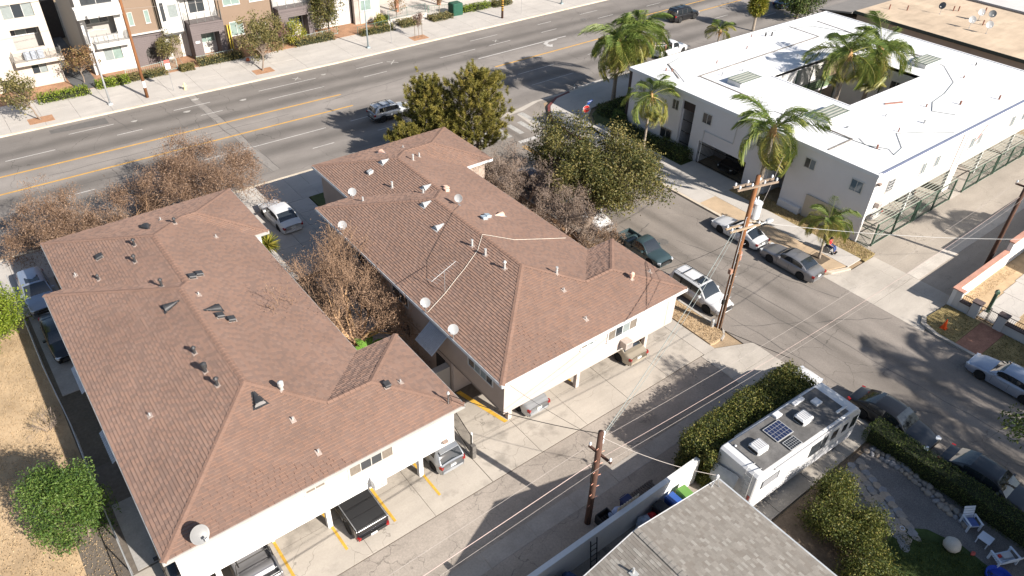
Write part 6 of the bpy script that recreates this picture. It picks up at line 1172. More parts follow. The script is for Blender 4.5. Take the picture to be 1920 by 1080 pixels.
def tubes_np(P0, P1, R0, R1, n):
    d = unit(P1-P0+1e-9); ref = np.where(np.abs(d[:, 2:3]) > .9, [[1., 0, 0]], [[0., 0, 1]]); a = unit(np.cross(d, ref)); b = np.cross(d, a); N = len(P0); vs = []
    for P, Rr in ((P0, R0), (P1, R1)):
        for k in range(n): t = 2*math.pi*k/n; vs.append(P+(a*math.cos(t)+b*math.sin(t))*Rr[:, None])
    v = np.stack(vs, 1).reshape(-1, 3); base = (np.arange(N)*2*n)[:, None]
    q = np.stack([np.concatenate([base+k, base+(k+1) % n, base+n+(k+1) % n, base+n+k], 1) for k in range(n)], 1).reshape(-1, 4); return v, q
def seg_obj(name, segs, n, m, parent):
    if not len(segs): return None
    A = np.array([(*s[0], *s[1], s[2], s[3]) for s in segs]); v, q = tubes_np(A[:, :3], A[:, 3:6], A[:, 6], A[:, 7], n); return link(name, np_mesh(name, v, q, m, smooth=True), parent)
def grow(base, stems, length, radius, levels, kids, ratio, jit, up, rng, lean=(0, 0), spread=.5, squash=1.0):
    """recursive branching; returns segments per level and twig ends"""
    segs = []; tips = []; cur = []
    for k in range(stems):
        az = 2*math.pi*(k+rng.random()*.6)/stems; s = spread*rng.uniform(.5, 1.2) if stems > 1 else .05; d = np.array([math.cos(az)*s+lean[0], math.sin(az)*s+lean[1], 1.0]); cur.append((np.array(base, float)+np.array([math.cos(az), math.sin(az), 0])*(.12 if stems > 1 else 0), d/np.linalg.norm(d), length*rng.uniform(.8, 1.2), radius*rng.uniform(.75, 1.1)))
    for lv in range(levels):
        nxt = []
        for p, d, L, r in cur:
            q = p; dd = d
            for _ in range(2):
                dd = dd+rng.normal(size=3)*jit*.35; dd[2] = dd[2]*squash+up*.1; dd /= np.linalg.norm(dd); e = q+dd*L*.5; segs.append((q, e, r, r*.82, lv)); q = e; r *= .82
            if lv == levels-1: tips.append((q, dd)); continue
            for k in range(rng.integers(kids[0], kids[1]+1)):
                nd = dd+rng.normal(size=3)*jit; nd[2] += up; nd /= np.linalg.norm(nd); nxt.append((q-dd*L*.5*rng.random()*.7*(k > 0), nd, L*ratio*rng.uniform(.75, 1.2), r*.72))
        cur = nxt
    return segs, tips
def bare_tree(label, base, stems, length, radius, levels, kids, seed, bark, twig, leafm, nleaf, lsize=.1, spread=.6, lean=(0, 0), up=.12, jit=.5, ratio=.74, group=None, cat='tree', name='bare_tree', lspread=.12, minr=.009):
    rng = np.random.default_rng(seed); t = thing(name, label, cat, base, group); segs, tips = grow(base, stems, length, radius, levels, kids, ratio, jit, up, rng, lean, spread)
    seg_obj('trunk', [s for s in segs if s[4] < 2], 7, bark, t); seg_obj('branches', [(s[0], s[1], max(s[2], minr), max(s[3], minr)) for s in segs if s[4] >= 2], 3, twig, t)
    if nleaf:
        T = np.array([p for p, d in tips]); D = np.array([d for p, d in tips]); i = rng.integers(0, len(T), nleaf); C = T[i]-D[i]*rng.random((nleaf, 1))*length*.4+rng.normal(size=(nleaf, 3))*lspread; leaf_obj('crown', C, rng.uniform(.6, 1.3, nleaf)*lsize, rng, leafm, t, .45)
    return t
def clump_tree(label, base, crown, rad3, ncl, clr, per, lsize, leafm, seed, bark=None, tr=.16, name='leafy_tree', cat='tree', group=None, inner=.35, trunk_to=.55, shell=1.0, aspect=.5, flat=1.0, low=-1.0):
    """trunk, limbs to every clump, and clumps of leaves spread through an uneven crown volume"""
    rng = np.random.default_rng(seed); t = thing(name, label, cat, base, group); bark = bark or BARK; b = np.array(base, float); c = np.array(crown, float); R3 = np.array(rad3, float)
    d = unit(rng.normal(size=(ncl*3, 3))); d = d[d[:, 2] > low][:ncl]; r = inner+(1-inner)*rng.random(len(d))**.6*shell; lump = 1+.22*np.sin(d[:, 0]*3.1+seed)+.18*np.sin(d[:, 1]*4.3+seed*2); cc = c+d*(r*lump)[:, None]*R3*.86
    fork = b+(c-b)*trunk_to; segs = []; n = 5
    for k in range(n): a0 = b+(fork-b)*k/n+np.sin(k*1.3+seed)*.05*np.array([1, .7, 0]); a1 = b+(fork-b)*(k+1)/n+np.sin((k+1)*1.3+seed)*.05*np.array([1, .7, 0]); segs.append((a0, a1, tr*(1-.35*k/n), tr*(1-.35*(k+1)/n)))
    seg_obj('trunk', segs, 9, bark, t); lim = []
    for q in cc:
        f0 = b+(c-b)*rng.uniform(trunk_to*.75, min(1, trunk_to*1.35)); m = (f0+q)/2+rng.normal(size=3)*.15*np.linalg.norm(q-f0)*.5; rr = tr*.32; lim += [(f0, m, rr, rr*.6), (m, q, rr*.6, rr*.2)]
    seg_obj('limbs', lim, 4, bark, t); N = len(cc)*per; i = np.repeat(np.arange(len(cc)), per); off_ = np.clip(rng.normal(size=(N, 3)), -1.7, 1.7)*clr*.55*np.array([1, 1, flat]); sz = rng.uniform(.45, 1.5, N)*lsize
    tint = np.clip(rng.normal(.5, .24, N)+np.repeat(rng.normal(0, .1, len(cc)), per), 0, 1); leaf_obj('crown', cc[i]+off_, sz, rng, leafm, t, aspect, tint=tint); return t
def pine_tree(label, base, h, rw, seed, nb=60, group='pines behind the pink block'):
    """conifer of upswept boughs ending in dense needle tufts"""
    rng = np.random.default_rng(seed); t = thing('pine_tree', label, 'tree', base, group); b = np.array(base, float); segs = []; n = 8
    for k in range(n): segs.append((b+[0, 0, h*.92*k/n], b+[0, 0, h*.92*(k+1)/n], .17*(1-.85*k/n), .17*(1-.85*(k+1)/n)))
    seg_obj('trunk', segs, 8, BARK, t); bo = []; tufts = []
    for k in range(nb):
        q = (k+.5)/nb; z = h*(.16+.78*q); w = rw*math.sqrt(max(.06, 1-(max(0, q-.25)/.78)**1.8))*rng.uniform(.65, 1.15); az = k*2.39996+rng.normal()*.3; d = np.array([math.cos(az), math.sin(az), 0]); p0 = b+[0, 0, z]; p1 = p0+d*w*.55+[0, 0, .12*w]; p2 = p0+d*w+[0, 0, .42*w+.2]; bo += [(p0, p1, .05, .035), (p1, p2, .035, .015)]
        for j in range(10):
            s = rng.uniform(.28, 1.05); pc = (p0+(p1-p0)*s*2 if s < .5 else p1+(p2-p1)*(s-.5)*2)+rng.normal(size=3)*np.array([.26, .26, .2])*(rw/2.4); tufts.append((pc, d*.5+np.array([0, 0, 1.0])+rng.normal(size=3)*.3))
    seg_obj('boughs', bo, 4, BARK, t); T = np.array([a for a, c in tufts]); D = unit(np.array([c for a, c in tufts])); per = 74; i = np.repeat(np.arange(len(T)), per); N = len(i); ax = unit(D[i]*.75+rng.normal(size=(N, 3))*.75)
    S = rng.uniform(.75, 1.25, N)*.27; C = T[i]+ax*S[:, None]*.45+D[i]*rng.random((N, 1))*.42; tint = np.clip(.34+.30*rng.random(N)+rng.normal(0, .14, len(T))[i], 0, 1); leaf_obj('needles', C, S, rng, L_PINE, t, .13, axis=ax, tint=tint, tilt=.1); return t
# ---- palms
def frond_mesh(L, droop, seed, tlo, thi, nl=46, ll=1.05, wd=.032):
    rng = np.random.default_rng(seed); ts = np.linspace(0, 1, 16); ang = -droop*ts**1.3; px = np.cumsum(np.cos(ang))*L/16; pz = np.cumsum(np.sin(ang))*L/16; P = np.stack([px, 0*px, pz], 1); mb_v = []; mb_q = []; tint = []
    A, B = P[:-1], P[1:]; r = .035*(1-ts[:-1]*.85); v, q = tubes_np(A, B, r, r*.9, 4); mb_v.append(v); mb_q.append(q); tint += [min(1, thi+.1)]*len(q); off0 = len(v); LV = []
    for k in range(nl):
        s = .12+.86*k/(nl-1); i = min(14, int(s*15)); p = P[i]+(P[i+1]-P[i])*(s*15-i); fwd = (P[i+1]-P[i]); fwd = fwd/np.linalg.norm(fwd); l = ll*(math.sin(math.pi*min(1, s*.92+.08))**.55)*rng.uniform(.8, 1.15)
        for sg in (-1, 1):
            for rep in range(2):
                d1 = fwd*.55+np.array([0, sg*rng.uniform(.55, .95), 0])+np.array([0, 0, rng.uniform(-.25, .45)]); d1 /= np.linalg.norm(d1); d2 = d1*.6+np.array([0, 0, -rng.uniform(.8, 1.5)]); d2 /= np.linalg.norm(d2); sd = np.cross(d1, fwd); sd /= np.linalg.norm(sd)+1e-6; w = wd*.5; m = p+d1*l*.5; e = m+d2*l*.55
                LV.append((p-sd*w*.6, m-sd*w, m+sd*w, p+sd*w*.6)); LV.append((m-sd*w, e-sd*.004, e+sd*.004, m+sd*w)); tv = rng.uniform(tlo, thi); tint += [tv, min(1, tv+.12)]
    LV = np.array(LV).reshape(-1, 3); mb_v.append(LV); mb_q.append(np.arange(len(LV)).reshape(-1, 4)+off0); return np_mesh('frond', np.concatenate(mb_v), np.concatenate(mb_q), L_PALM, tint)
FR = {}
for k in range(4): FR['y', k] = frond_mesh(2.7, 1.05+.15*k, 20+k, .0, .42); FR['m', k] = frond_mesh(3.0, 1.5+.15*k, 30+k, .05, .55); FR['o', k] = frond_mesh(2.7, 1.7+.15*k, 40+k, .3, .8)
PTR = mat('palm_trunk_bark', (.27, .225, .18), .9, noise=((2, .2), (14, .2)), bump=(10, .8), stretch=(1, 1, 5)); PBOOT = mat('palm_boot', (.42, .25, .11), .85, noise=((3, .25),))
def palm(label, base, h, scale=1.0, nf=20, seed=0, tr=.17, lean=(0, 0), group='feathery palms', old=.35, lowest=-35, boots=True):
    rng = random.Random(seed); t = thing('palm_tree', label, 'palm', base, group); b = Vector(base); n = 10; pts = [b+Vector((lean[0]*(k/n)**1.5, lean[1]*(k/n)**1.5, h*k/n)) for k in range(n+1)]
    MB().tube(pts, [tr*(1.25-.35*min(1, k/3)) for k in range(n+1)], 10).build('trunk', PTR, t, smooth=True); top = pts[-1]
    if boots:
        MB().lathe([(tr*.95, -.5), (tr*1.5, -.1), (tr*1.25, .25), (tr*.5, .6)], n=9, c=top).build('crownshaft', PBOOT, t)
        for k in range(7): a = k*.9; d = Vector((math.cos(a), math.sin(a), 0)); MB().tube([top+d*tr*.7, top+d*.34+Vector((0, 0, -.1)), top+d*.5+Vector((0, 0, -.55))], [.05, .03, .012], 5).build('seed_stalk', PBOOT, t)
    for k in range(nf):
        q = k/max(1, nf-1); el = 80-(80-lowest)*q**.85+rng.uniform(-13, 13); az = k*137.5+rng.uniform(-26, 26); kind = 'y' if q < .3 else ('m' if q < 1-old else 'o'); o = bpy.data.objects.new('frond', FR[kind, rng.randrange(4)]); COL.objects.link(o); o.parent = t; o.matrix_parent_inverse = base_inv(t)
        s = scale*rng.uniform(.72, 1.15)*(.75 if q < .12 else 1); o.matrix_basis = Matrix.Translation(top+Vector((0, 0, .25*(1-q)))) @ Matrix.Rotation(rad(az), 4, 'Z') @ Matrix.Rotation(-rad(el), 4, 'Y') @ Matrix.Rotation(rng.uniform(-.7, .7), 4, 'X') @ Matrix.Scale(s, 4)
    return t
def hedge(label, x0, y0, x1, y1, z0, z1, n, lsize, leafm, seed, name='hedge', bump=.12, cat='hedge', group=None, rot=None, fuzz=.1):
    """clipped hedge: solid dark core, added to block light, wrapped in small leaves"""
    rng = np.random.default_rng(seed); t = thing(name, label, cat, ((x0+x1)/2, (y0+y1)/2, z0), group); lx, ly, lz = x1-x0, y1-y0, z1-z0; core = MB()
    nx, ny = max(2, int(lx/.5)+1), max(2, int(ly/.5)+1); i_ = bump+.03
    for a in range(nx+1):
        for b in range(ny+1): core.v.append((x0+i_+(lx-2*i_)*a/nx, y0+i_+(ly-2*i_)*b/ny, z1-i_-.05+rng.normal()*bump*.5))
    for a in range(nx):
        for b in range(ny): k = a*(ny+1)+b; core.f.append((k, k+ny+1, k+ny+2, k+1)); core.m.append(0)
    core.box((x0+i_+.05, y0+i_+.05, z0), (x1-i_-.05, y1-i_-.05, z1-i_-.12)); core.build('core', CORE, t)
    ar = np.array([lx*ly, lx*lz, lx*lz, ly*lz, ly*lz]); f = rng.choice(5, n, p=ar/ar.sum()); u, v = rng.random(n), rng.random(n); C = np.zeros((n, 3))
    C[:, 0] = np.where(f < 3, x0+u*lx, np.where(f == 3, x0, x1)); C[:, 1] = np.where(f == 0, y0+v*ly, np.where(f == 1, y0, np.where(f == 2, y1, y0+u*ly))); C[:, 2] = np.where(f == 0, z1, z0+v*lz)
    wob = bump*(np.sin(C[:, 0]*2.3+seed)+np.sin(C[:, 1]*2.9+1.3*seed)+np.sin(C[:, 2]*3.7))*.5; cen = np.array([(x0+x1)/2, (y0+y1)/2, (z0+z1)/2]); dirn = unit(C-cen); C += dirn*wob[:, None]+rng.normal(size=(n, 3))*fuzz*.6
    C[:, 2] = np.maximum(C[:, 2], z0+.03); leaf_obj('foliage', C, rng.uniform(.6, 1.4, n)*lsize, rng, leafm, t, .55); return t
def bush(label, c, r3, n, lsize, leafm, seed, name='shrub', cat='shrub', group=None):
    rng = np.random.default_rng(seed); t = thing(name, label, cat, (c[0], c[1], c[2]-r3[2]), group); d = unit(rng.normal(size=(n, 3))); d[:, 2] = np.abs(d[:, 2])*1.2-.25; r = .7+.3*rng.random(n)**.5+.13*np.sin(d[:, 0]*5+seed)+.12*np.sin(d[:, 1]*6+seed*1.7); C = np.array(c)+d*r[:, None]*np.array(r3)+rng.normal(size=(n, 3))*lsize*.5; leaf_obj('foliage', C, rng.uniform(.6, 1.4, n)*lsize, rng, leafm, t, .5)
    MB().lathe([(.001, -r3[2]*.95), (r3[0]*.5, -r3[2]*.8), (r3[0]*.62, 0), (r3[0]*.4, r3[2]*.5), (.001, r3[2]*.62)], n=9, c=c).build('core', CORE, t); return t
# ---- bare crape myrtles
G1 = 'bare rust coloured trees on the avenue pavement'
bare_tree('rust brown bare tree farthest left behind the white block', (2.4, 54.8, .1), 8, 1.5, .085, 7, (2, 3), 1, BARKB, BARKB, L_RUST, 30000, .11, 1.0, up=.05, jit=.5, ratio=.76, group=G1, lspread=.26)
bare_tree('rust brown bare tree between its two neighbours behind the white block', (7.4, 54.4, .1), 8, 1.45, .085, 7, (2, 3), 2, BARKB, BARKB, L_RUST, 30000, .11, 1.0, up=.05, jit=.5, ratio=.76, group=G1, lspread=.26)
bare_tree('largest rust brown bare tree behind the rear hip of the white block', (13.2, 55.0, .1), 10, 1.72, .1, 7, (2, 3), 6, BARKB, BARKB, L_RUST, 46000, .11, 1.0, up=.05, jit=.5, ratio=.76, group=G1, lspread=.28)
bare_tree('bare multi trunk tree with tan bark in the gap between the blocks', (14.7, 33.6, .05), 12, 2.1, .12, 7, (2, 3), 5, BARKT, mat('tan_twigs', (.26, .165, .105), .9, noise=((3, .25),)), leaf_mat('tan_seed_heads', [(.15, .092, .06), (.245, .155, .10), (.34, .225, .145)], .15), 30000, .085, .95, lean=(.06, .04), up=.12, jit=.42, ratio=.77, lspread=.24)
for i, (x, y, L, sd, lb) in enumerate(((32.3, 44.0, 1.35, 8, 'grey bare tree nearest the avenue beside the pink block'), (33.2, 40.0, 1.4, 9, 'grey bare tree in the middle of the row beside the pink block'), (34.2, 35.4, 1.45, 10, 'grey bare tree closest to the leaning evergreen trunk'))):
    bare_tree(lb, (x, y, .1), 7, L*1.12, .07, 7, (2, 3), sd, BARKG, BARKG, L_TWIG, 17000, .09, .95, up=.08, jit=.52, ratio=.76, group='bare grey trees beside the pink block', lspread=.14)
bare_tree('low bare brown shrub in front of the white dappled sedan', (35.9, 32.2, .05), 9, .62, .025, 5, (2, 3), 12, BARKB, BARKB, L_TWIG, 3000, .08, .9, up=.02, jit=.55, name='bare_shrub', cat='shrub', lspread=.1)
bare_tree('low leafless shrub behind the roof wing of the pink block', (33.9, 32.6, .05), 9, .6, .025, 5, (2, 3), 13, BARKB, BARKB, L_TWIG, 2200, .08, .9, up=.02, jit=.55, name='bare_shrub', cat='shrub', lspread=.1)
bare_tree('small dry thorny shrub on the vacant lot beside the wire fence', (-2.4, 37.3, 0), 12, .42, .014, 4, (2, 3), 14, BARKG, BARKG, L_OAK, 260, .06, .9, up=.05, jit=.4, name='bare_shrub', cat='shrub', minr=.006)
# ---- evergreens
pine_tree('golden green pine on the left behind the pink block, nearest the crossover', (32.9, 53.2, .1), 6.9, 2.5, 21, 72); pine_tree('larger golden green pine on the right at the street corner', (35.8, 49.6, .1), 8.4, 2.9, 22, 92); pine_tree('short pine between the two larger pines at the avenue', (33.2, 50.8, .1), 4.6, 1.9, 23, 46); pine_tree('smallest pine peeking over the rear eave of the pink block', (30.2, 52.4, .1), 3.4, 1.7, 24, 36)
clump_tree('large olive green evergreen leaning over the side street', (34.5, 34.2, .05), (38.5, 35.4, 4.2), (4.7, 4.0, 2.5), 100, .95, 430, .17, L_OAK, 31, tr=.3, inner=.5, trunk_to=.62, low=-.85)
clump_tree('tall upright evergreen crown behind the leaning evergreen', (36.2, 40.4, .05), (37.4, 40.0, 4.4), (2.5, 2.7, 3.2), 52, .85, 380, .16, L_OAK, 33, tr=.18, inner=.45, low=-.9)
clump_tree('lime green leafy tree at the left edge beside the parked blue utility vehicle', (-2.9, 47.3, 0), (-2.9, 46.6, 2.4), (1.9, 3.4, 2.1), 70, .55, 200, .13, L_LIME, 35, tr=.1, inner=.3, trunk_to=.3)
clump_tree('dense green tree on the vacant lot beside the white block', (-2.3, 28.9, 0), (-2.45, 29.0, 2.7), (1.4, 1.75, 2.8), 105, .55, 330, .105, L_GREEN, 36, tr=.1, inner=.35, trunk_to=.3)
clump_tree('dark conifer shaped tree behind the white roof at the avenue', (97.5, 58.5, 0), (97.5, 58.5, 3.2), (3.2, 2.6, 3.2), 60, .9, 120, .28, L_DARK, 37, tr=.2, trunk_to=.3)
# ---- palms
palm('tall golden palm at the street corner of the courtyard building', (55.2, 51.9, .1), 6.4, 1.5, 30, 1, .22, old=.42, lowest=-55, group='twin corner palms'); palm('second golden palm behind the tall corner palm', (58.6, 52.6, .1), 6.7, 1.45, 30, 2, .22, old=.42, lowest=-55, group='twin corner palms')
palm('slender palm against the shaded wall by the stop sign', (49.6, 42.0, .1), 5.5, 1.1, 16, 3, .12, lowest=-60); palm('tall green palm behind the transformer pole', (50.4, 29.7, .1), 6.8, 1.6, 17, 4, .2, lowest=-60, old=.25, group='feathery palms')
palm('short young palm in the pavement beside the wheelchair user', (47.95, 21.7, .1), 3.0, .85, 22, 5, .1, (.3, .35), lowest=-22, boots=False, old=.5)
palm('left palm rising out of the white courtyard', (68.4, 34.6, .05), 7.9, 1.5, 17, 6, .24, lowest=-55, group='courtyard palms'); palm('right palm with yellow skirt rising out of the white courtyard', (71.6, 33.4, .05), 8.2, 1.6, 24, 7, .24, lowest=-70, old=.45, group='courtyard palms')
palm('small golden palm poking above the white roof edge by the avenue', (76.0, 55.2, .1), 3.0, .8, 12, 8, .12, lowest=10, old=.6)
t = thing('fan_palm', 'round headed fan palm on the avenue pavement', 'palm', (88.3, 58.9, .1)); MB().tube([(88.3, 58.9, .1), (88.4, 59, 3.0)], [.2, .15], 8).build('trunk', PTR, t); rng = np.random.default_rng(77); n = 2600; d = unit(rng.normal(size=(n, 3))); leaf_obj('crown', np.array([88.4, 59.0, 3.4])+d*rng.uniform(.5, 1.25, (n, 1))*np.array([1.1, 1.1, 1.25]), rng.uniform(.3, .6, n), rng, L_YEL, t, .25, axis=d)
palm('feathery palm outside the lower right corner shading the street', (48.2, -6.6, 0), 9.6, 1.5, 24, 9, .22, lowest=-50, group='off street palms'); palm('second feathery palm beyond the corner lot shading the street', (45.0, -10.5, 0), 10.5, 1.5, 24, 10, .22, lowest=-50, group='off street palms'); palm('palm inside the corner yard shading the alley', (66.0, 4.0, 0), 8.6, 1.3, 20, 11, .2, lowest=-50, group='off street palms')
clump_tree('broad tree outside the lower right frame shading the garden', (36.5, -8.5, 0), (36.2, -8.0, 7.2), (5.6, 5.0, 3.2), 130, 1.0, 210, .27, L_OAK, 38, tr=.3, inner=.2, trunk_to=.6)
clump_tree('tree beside the alley outside the frame shading the clipped hedge', (33.0, -4.8, 0), (33.0, -4.4, 5.4), (3.0, 3.2, 2.4), 60, .8, 220, .22, L_OAK, 39, tr=.2, inner=.2, trunk_to=.6)
clump_tree('tall tree at the right edge whose branch tips hang over the street', (35.6, -1.0, 0), (34.5, 1.0, 8.6), (3.1, 3.1, 2.6), 70, .6, 150, .17, L_DARK, 40, tr=.24, inner=.3, trunk_to=.7)
clump_tree('tree inside the corner yard shading the parkway with the cone', (52.4, -4.0, 0), (52.2, -3.6, 7.4), (2.7, 4.6, 2.3), 70, .8, 170, .24, L_OAK, 42, tr=.24, inner=.2, trunk_to=.6)
# ---- yucca, banana plant, courtyard shrubs
t = thing('yucca_plant', 'spiky yellow green yucca beside the drive of the white block', 'plant', (13.9, 45.0, .1)); MB().tube([(13.9, 45.0, .1), (13.95, 45.05, 1.6)], [.16, .12], 8).build('stem', BARKB, t); rng = np.random.default_rng(5); n = 240; d = unit(rng.normal(size=(n, 3))+[0, 0, .25]); leaf_obj('blades', np.array([13.95, 45.05, 1.8])+d*.5, np.full(n, 1.05), rng, L_YEL, t, .09, axis=d, tilt=.02)
t = thing('banana_plant', 'broad leaved banana plant at the foot of the tan tree', 'plant', (14.9, 32.3, .1)); rr = random.Random(4)
for k in range(7):
    a = k*.95; d = Vector((math.cos(a), math.sin(a), 0)); p = Vector((14.9, 32.3, .3)); mb = MB(); q = []
    for i in range(7): s = i/6; c = p+d*(1.25*s)+Vector((0, 0, 1.15*s-.75*s*s)); w = .24*math.sin(math.pi*(s*.92+.06)); sd = Vector((-d.y, d.x, 0)); mb.v += [c-sd*w+Vector((0, 0, .05)), c, c+sd*w+Vector((0, 0, .05))]
    for i in range(6): mb.f += [(i*3, i*3+1, i*3+4, i*3+3), (i*3+1, i*3+2, i*3+5, i*3+4)]; mb.m += [0, 0]
    mb.build('leaf', mat('banana_leaf', (.10, .20, .03), .45, noise=((3, .2),)), t, smooth=True)
bush('dark green shrub behind the tan barked tree', (13.3, 37.0, .7), (.7, 2.3, .75), 2600, .13, L_GREEN, 51); bush('green strappy shrub below the grey bare trees', (31.2, 37.2, .5), (.6, 1.2, .5), 900, .2, L_GREEN, 52); bush('dark clump at the avenue corner of the pink block', (31.6, 46.6, .6), (.6, .6, .7), 700, .12, L_DARK, 53)
# ---- hedges
hedge('tall loose olive hedge between the alley and the motorhome', 24.1, 12.75, 33.3, 14.7, 0, 2.6, 52000, .105, L_HEDGE, 61, bump=.22, fuzz=.18)
hedge('clipped dark hedge along the street beside the parked black sedans', 34.05, -9, 35.2, 9.55, 0, 1.25, 26000, .07, L_DARK, 62, bump=.07, fuzz=.06)
for i, (c, r, n, lb) in enumerate((((28.7, 8.1, 1.0), (1.3, 1.15, 1.1), 4200, 'glossy round shrub in the garden nearest the motorhome'), ((27.0, 7.2, 1.1), (1.6, 1.4, 1.3), 4600, 'glossy round shrub in the garden beside the grey eave'), ((26.7, 5.2, 1.0), (1.5, 1.4, 1.15), 4200, 'glossy round shrub in the garden at the lawn edge'), ((28.2, 5.9, .95), (1.1, 1.1, 1.0), 3200, 'glossy round shrub in the garden next to the flagstones'), ((25.2, 4.4, .9), (1.3, 1.3, 1.0), 3000, 'glossy round shrub in the garden at the bottom edge'))): clump_tree(lb, (c[0], c[1], .05), (c[0], c[1], c[2]+.05), r, 34, .5, int(n/14), .1, L_HEDGE, 70+i, tr=.06, name='garden_shrub', cat='shrub', group='garden shrubs', inner=.25, trunk_to=.3, low=-.7)
hedge('ivy and hedge mound in the shaded bed by the corner palm', 52.4, 47.9, 57.5, 51.4, .1, .9, 5200, .14, L_DARK, 63, bump=.25, fuzz=.12); hedge('dark clipped hedge below the shaded wall of the courtyard building', 50.7, 38.3, 52.2, 41.8, .1, 1.15, 3600, .1, L_DARK, 64, bump=.1); hedge('dark clipped hedge between the palm and the building corner', 50.9, 42.3, 52.2, 47.0, .1, .8, 3600, .1, L_DARK, 65, bump=.1)
bush('rounded dark shrub at the corner palm', (51.9, 47.6, .8), (.8, .8, .9), 1500, .1, L_GREEN, 66)
for i, (x0, y0, x1, y1, h, m_, lb) in enumerate(((6.6, 84.0, 11.2, 85.2, .75, L_LIME, 'bright green clipped hedge beside the row house driveway'), (12.3, 84.8, 15.3, 85.8, .75, L_LIME, 'bright green hedge left of the wooden avenue pole'), (15.5, 85.1, 19.3, 86.0, .65, L_STREET, 'olive hedge right of the wooden avenue pole'), (23.0, 85.3, 28.2, 86.4, .8, L_STREET, 'olive hedge before the plank balcony house'), (34.6, 85.4, 39.8, 86.4, .8, L_STREET, 'olive hedge under the yellow shrub and weeping tree'), (43.2, 84.5, 47.9, 85.3, .75, L_OAK, 'olive hedge inside the green railing by the lamp post'), (59.5, 85.5, 63.8, 86.6, .8, L_LIME, 'bright clipped hedge beyond the green utility enclosure'), (21.0, 85.0, 22.2, 85.9, .55, L_STREET, 'short olive hedge beside the gate of the arched house'), (49.2, 84.7, 51.8, 86.4, .6, L_STREET, 'low planting behind the staked sapling'), (53.8, 84.6, 56.9, 86.1, .5, L_STREET, 'low planting below the patio steps'), (64.5, 85.2, 67.5, 86.6, .7, L_OAK, 'olive hedge at the far end of the avenue planting'))): hedge(lb, x0, y0, x1, y1, .12, .12+h, 1500, .15, m_, 80+i, bump=.12, group='hedges along the avenue')
# ---- street and garden trees before the row houses
G2 = 'trees before the row houses'
clump_tree('sparse street tree farthest left on the far pavement', (5.8, 80.3, .1), (4.8, 80.6, 3.0), (2.6, 2.0, 1.9), 42, .5, 70, .2, L_STREET, 91, tr=.09, trunk_to=.55, group=G2); clump_tree('round olive street tree before the tan row house', (28.4, 80.6, .1), (29.6, 82.2, 3.6), (2.5, 2.2, 2.6), 74, .55, 120, .19, L_STREET, 92, tr=.1, trunk_to=.5, group=G2)
clump_tree('bronze leaved small tree beside the row house driveway', (11.5, 87.6, .1), (11.4, 87.6, 2.7), (1.9, 1.6, 1.6), 34, .45, 80, .17, L_RED, 93, tr=.07, group=G2); clump_tree('yellowing small tree before the arched gate', (20.0, 87.2, .1), (20.2, 87.4, 2.5), (1.2, 1.1, 1.7), 26, .4, 80, .16, L_STREET, 94, tr=.06, group=G2); clump_tree('thin leaning tree beside the taupe front door', (21.6, 86.6, .1), (21.2, 87.2, 2.3), (1.3, .9, 1.2), 18, .35, 60, .15, L_STREET, 95, tr=.05, group=G2)
clump_tree('large weeping tree between the row houses', (40.2, 87.6, .1), (40.0, 87.6, 4.3), (3.0, 1.9, 3.6), 92, .55, 110, .2, L_OAK, 96, tr=.13, trunk_to=.45, group=G2, flat=1.8); clump_tree('yellow green shrubby tree before the dark plank house', (35.2, 86.8, .1), (35.3, 86.6, 1.8), (1.6, 1.2, 1.4), 30, .45, 80, .18, L_YEL, 97, tr=.06, group=G2, trunk_to=.3); clump_tree('plum leaved small tree left of the yellow green shrub', (33.4, 86.3, .1), (33.4, 86.4, 2.2), (1.0, .9, 1.2), 16, .35, 50, .14, leaf_mat('plum_leaf', [(.09, .04, .045), (.17, .075, .08), (.24, .12, .11)], .2), 98, tr=.05, group=G2)
clump_tree('staked bronze sapling on the far pavement', (48.9, 80.5, .1), (48.9, 80.6, 2.4), (.55, .55, 1.0), 16, .28, 60, .13, leaf_mat('sapling_leaf', [(.10, .065, .055), (.19, .125, .10), (.25, .17, .13)], .2), 99, tr=.04, group=G2); 
for i, x in enumerate((48.35, 49.4)): tag(MB().cyl((x, 80.5, .1), (x, 80.5, 1.7), .035, n=6).build('tree_stake', WOODP), ('wooden stake on the lamp post side of the sapling', 'wooden stake on the patio side of the sapling')[i], 'stake')
clump_tree('reddish small tree on the patio', (50.5, 88.6, .1), (50.6, 88.6, 2.0), (1.3, 1.0, 1.1), 18, .4, 50, .15, L_RED, 100, tr=.05, group=G2); clump_tree('rust leaved small tree beside the patio steps', (56.6, 87.6, .1), (56.8, 87.6, 2.4), (1.5, 1.1, 1.1), 22, .4, 60, .16, L_RED, 101, tr=.06, group=G2); bush('yellow green shrub below the cream end house', (47.2, 87.2, .7), (.9, .8, .9), 900, .16, L_YEL, 102); bush('dark shrub beside the cream end house', (48.3, 87.6, .6), (.6, .6, .7), 600, .14, L_DARK, 103)
for i, (x, y, lb) in enumerate(((5.8, 80.2, 'bare soil tree pit of the sparse left street tree'), (28.4, 80.5, 'bare soil tree pit of the round street tree'), (48.9, 80.5, 'bare soil tree pit of the staked sapling'))): tag(MB().box((x-1.1, y-.75, .1), (x+1.1, y+.75, .142)).build('tree_pit', mat('pit_mulch', (.34, .19, .11), .95, noise=((3, .2),))), lb, 'tree pit')
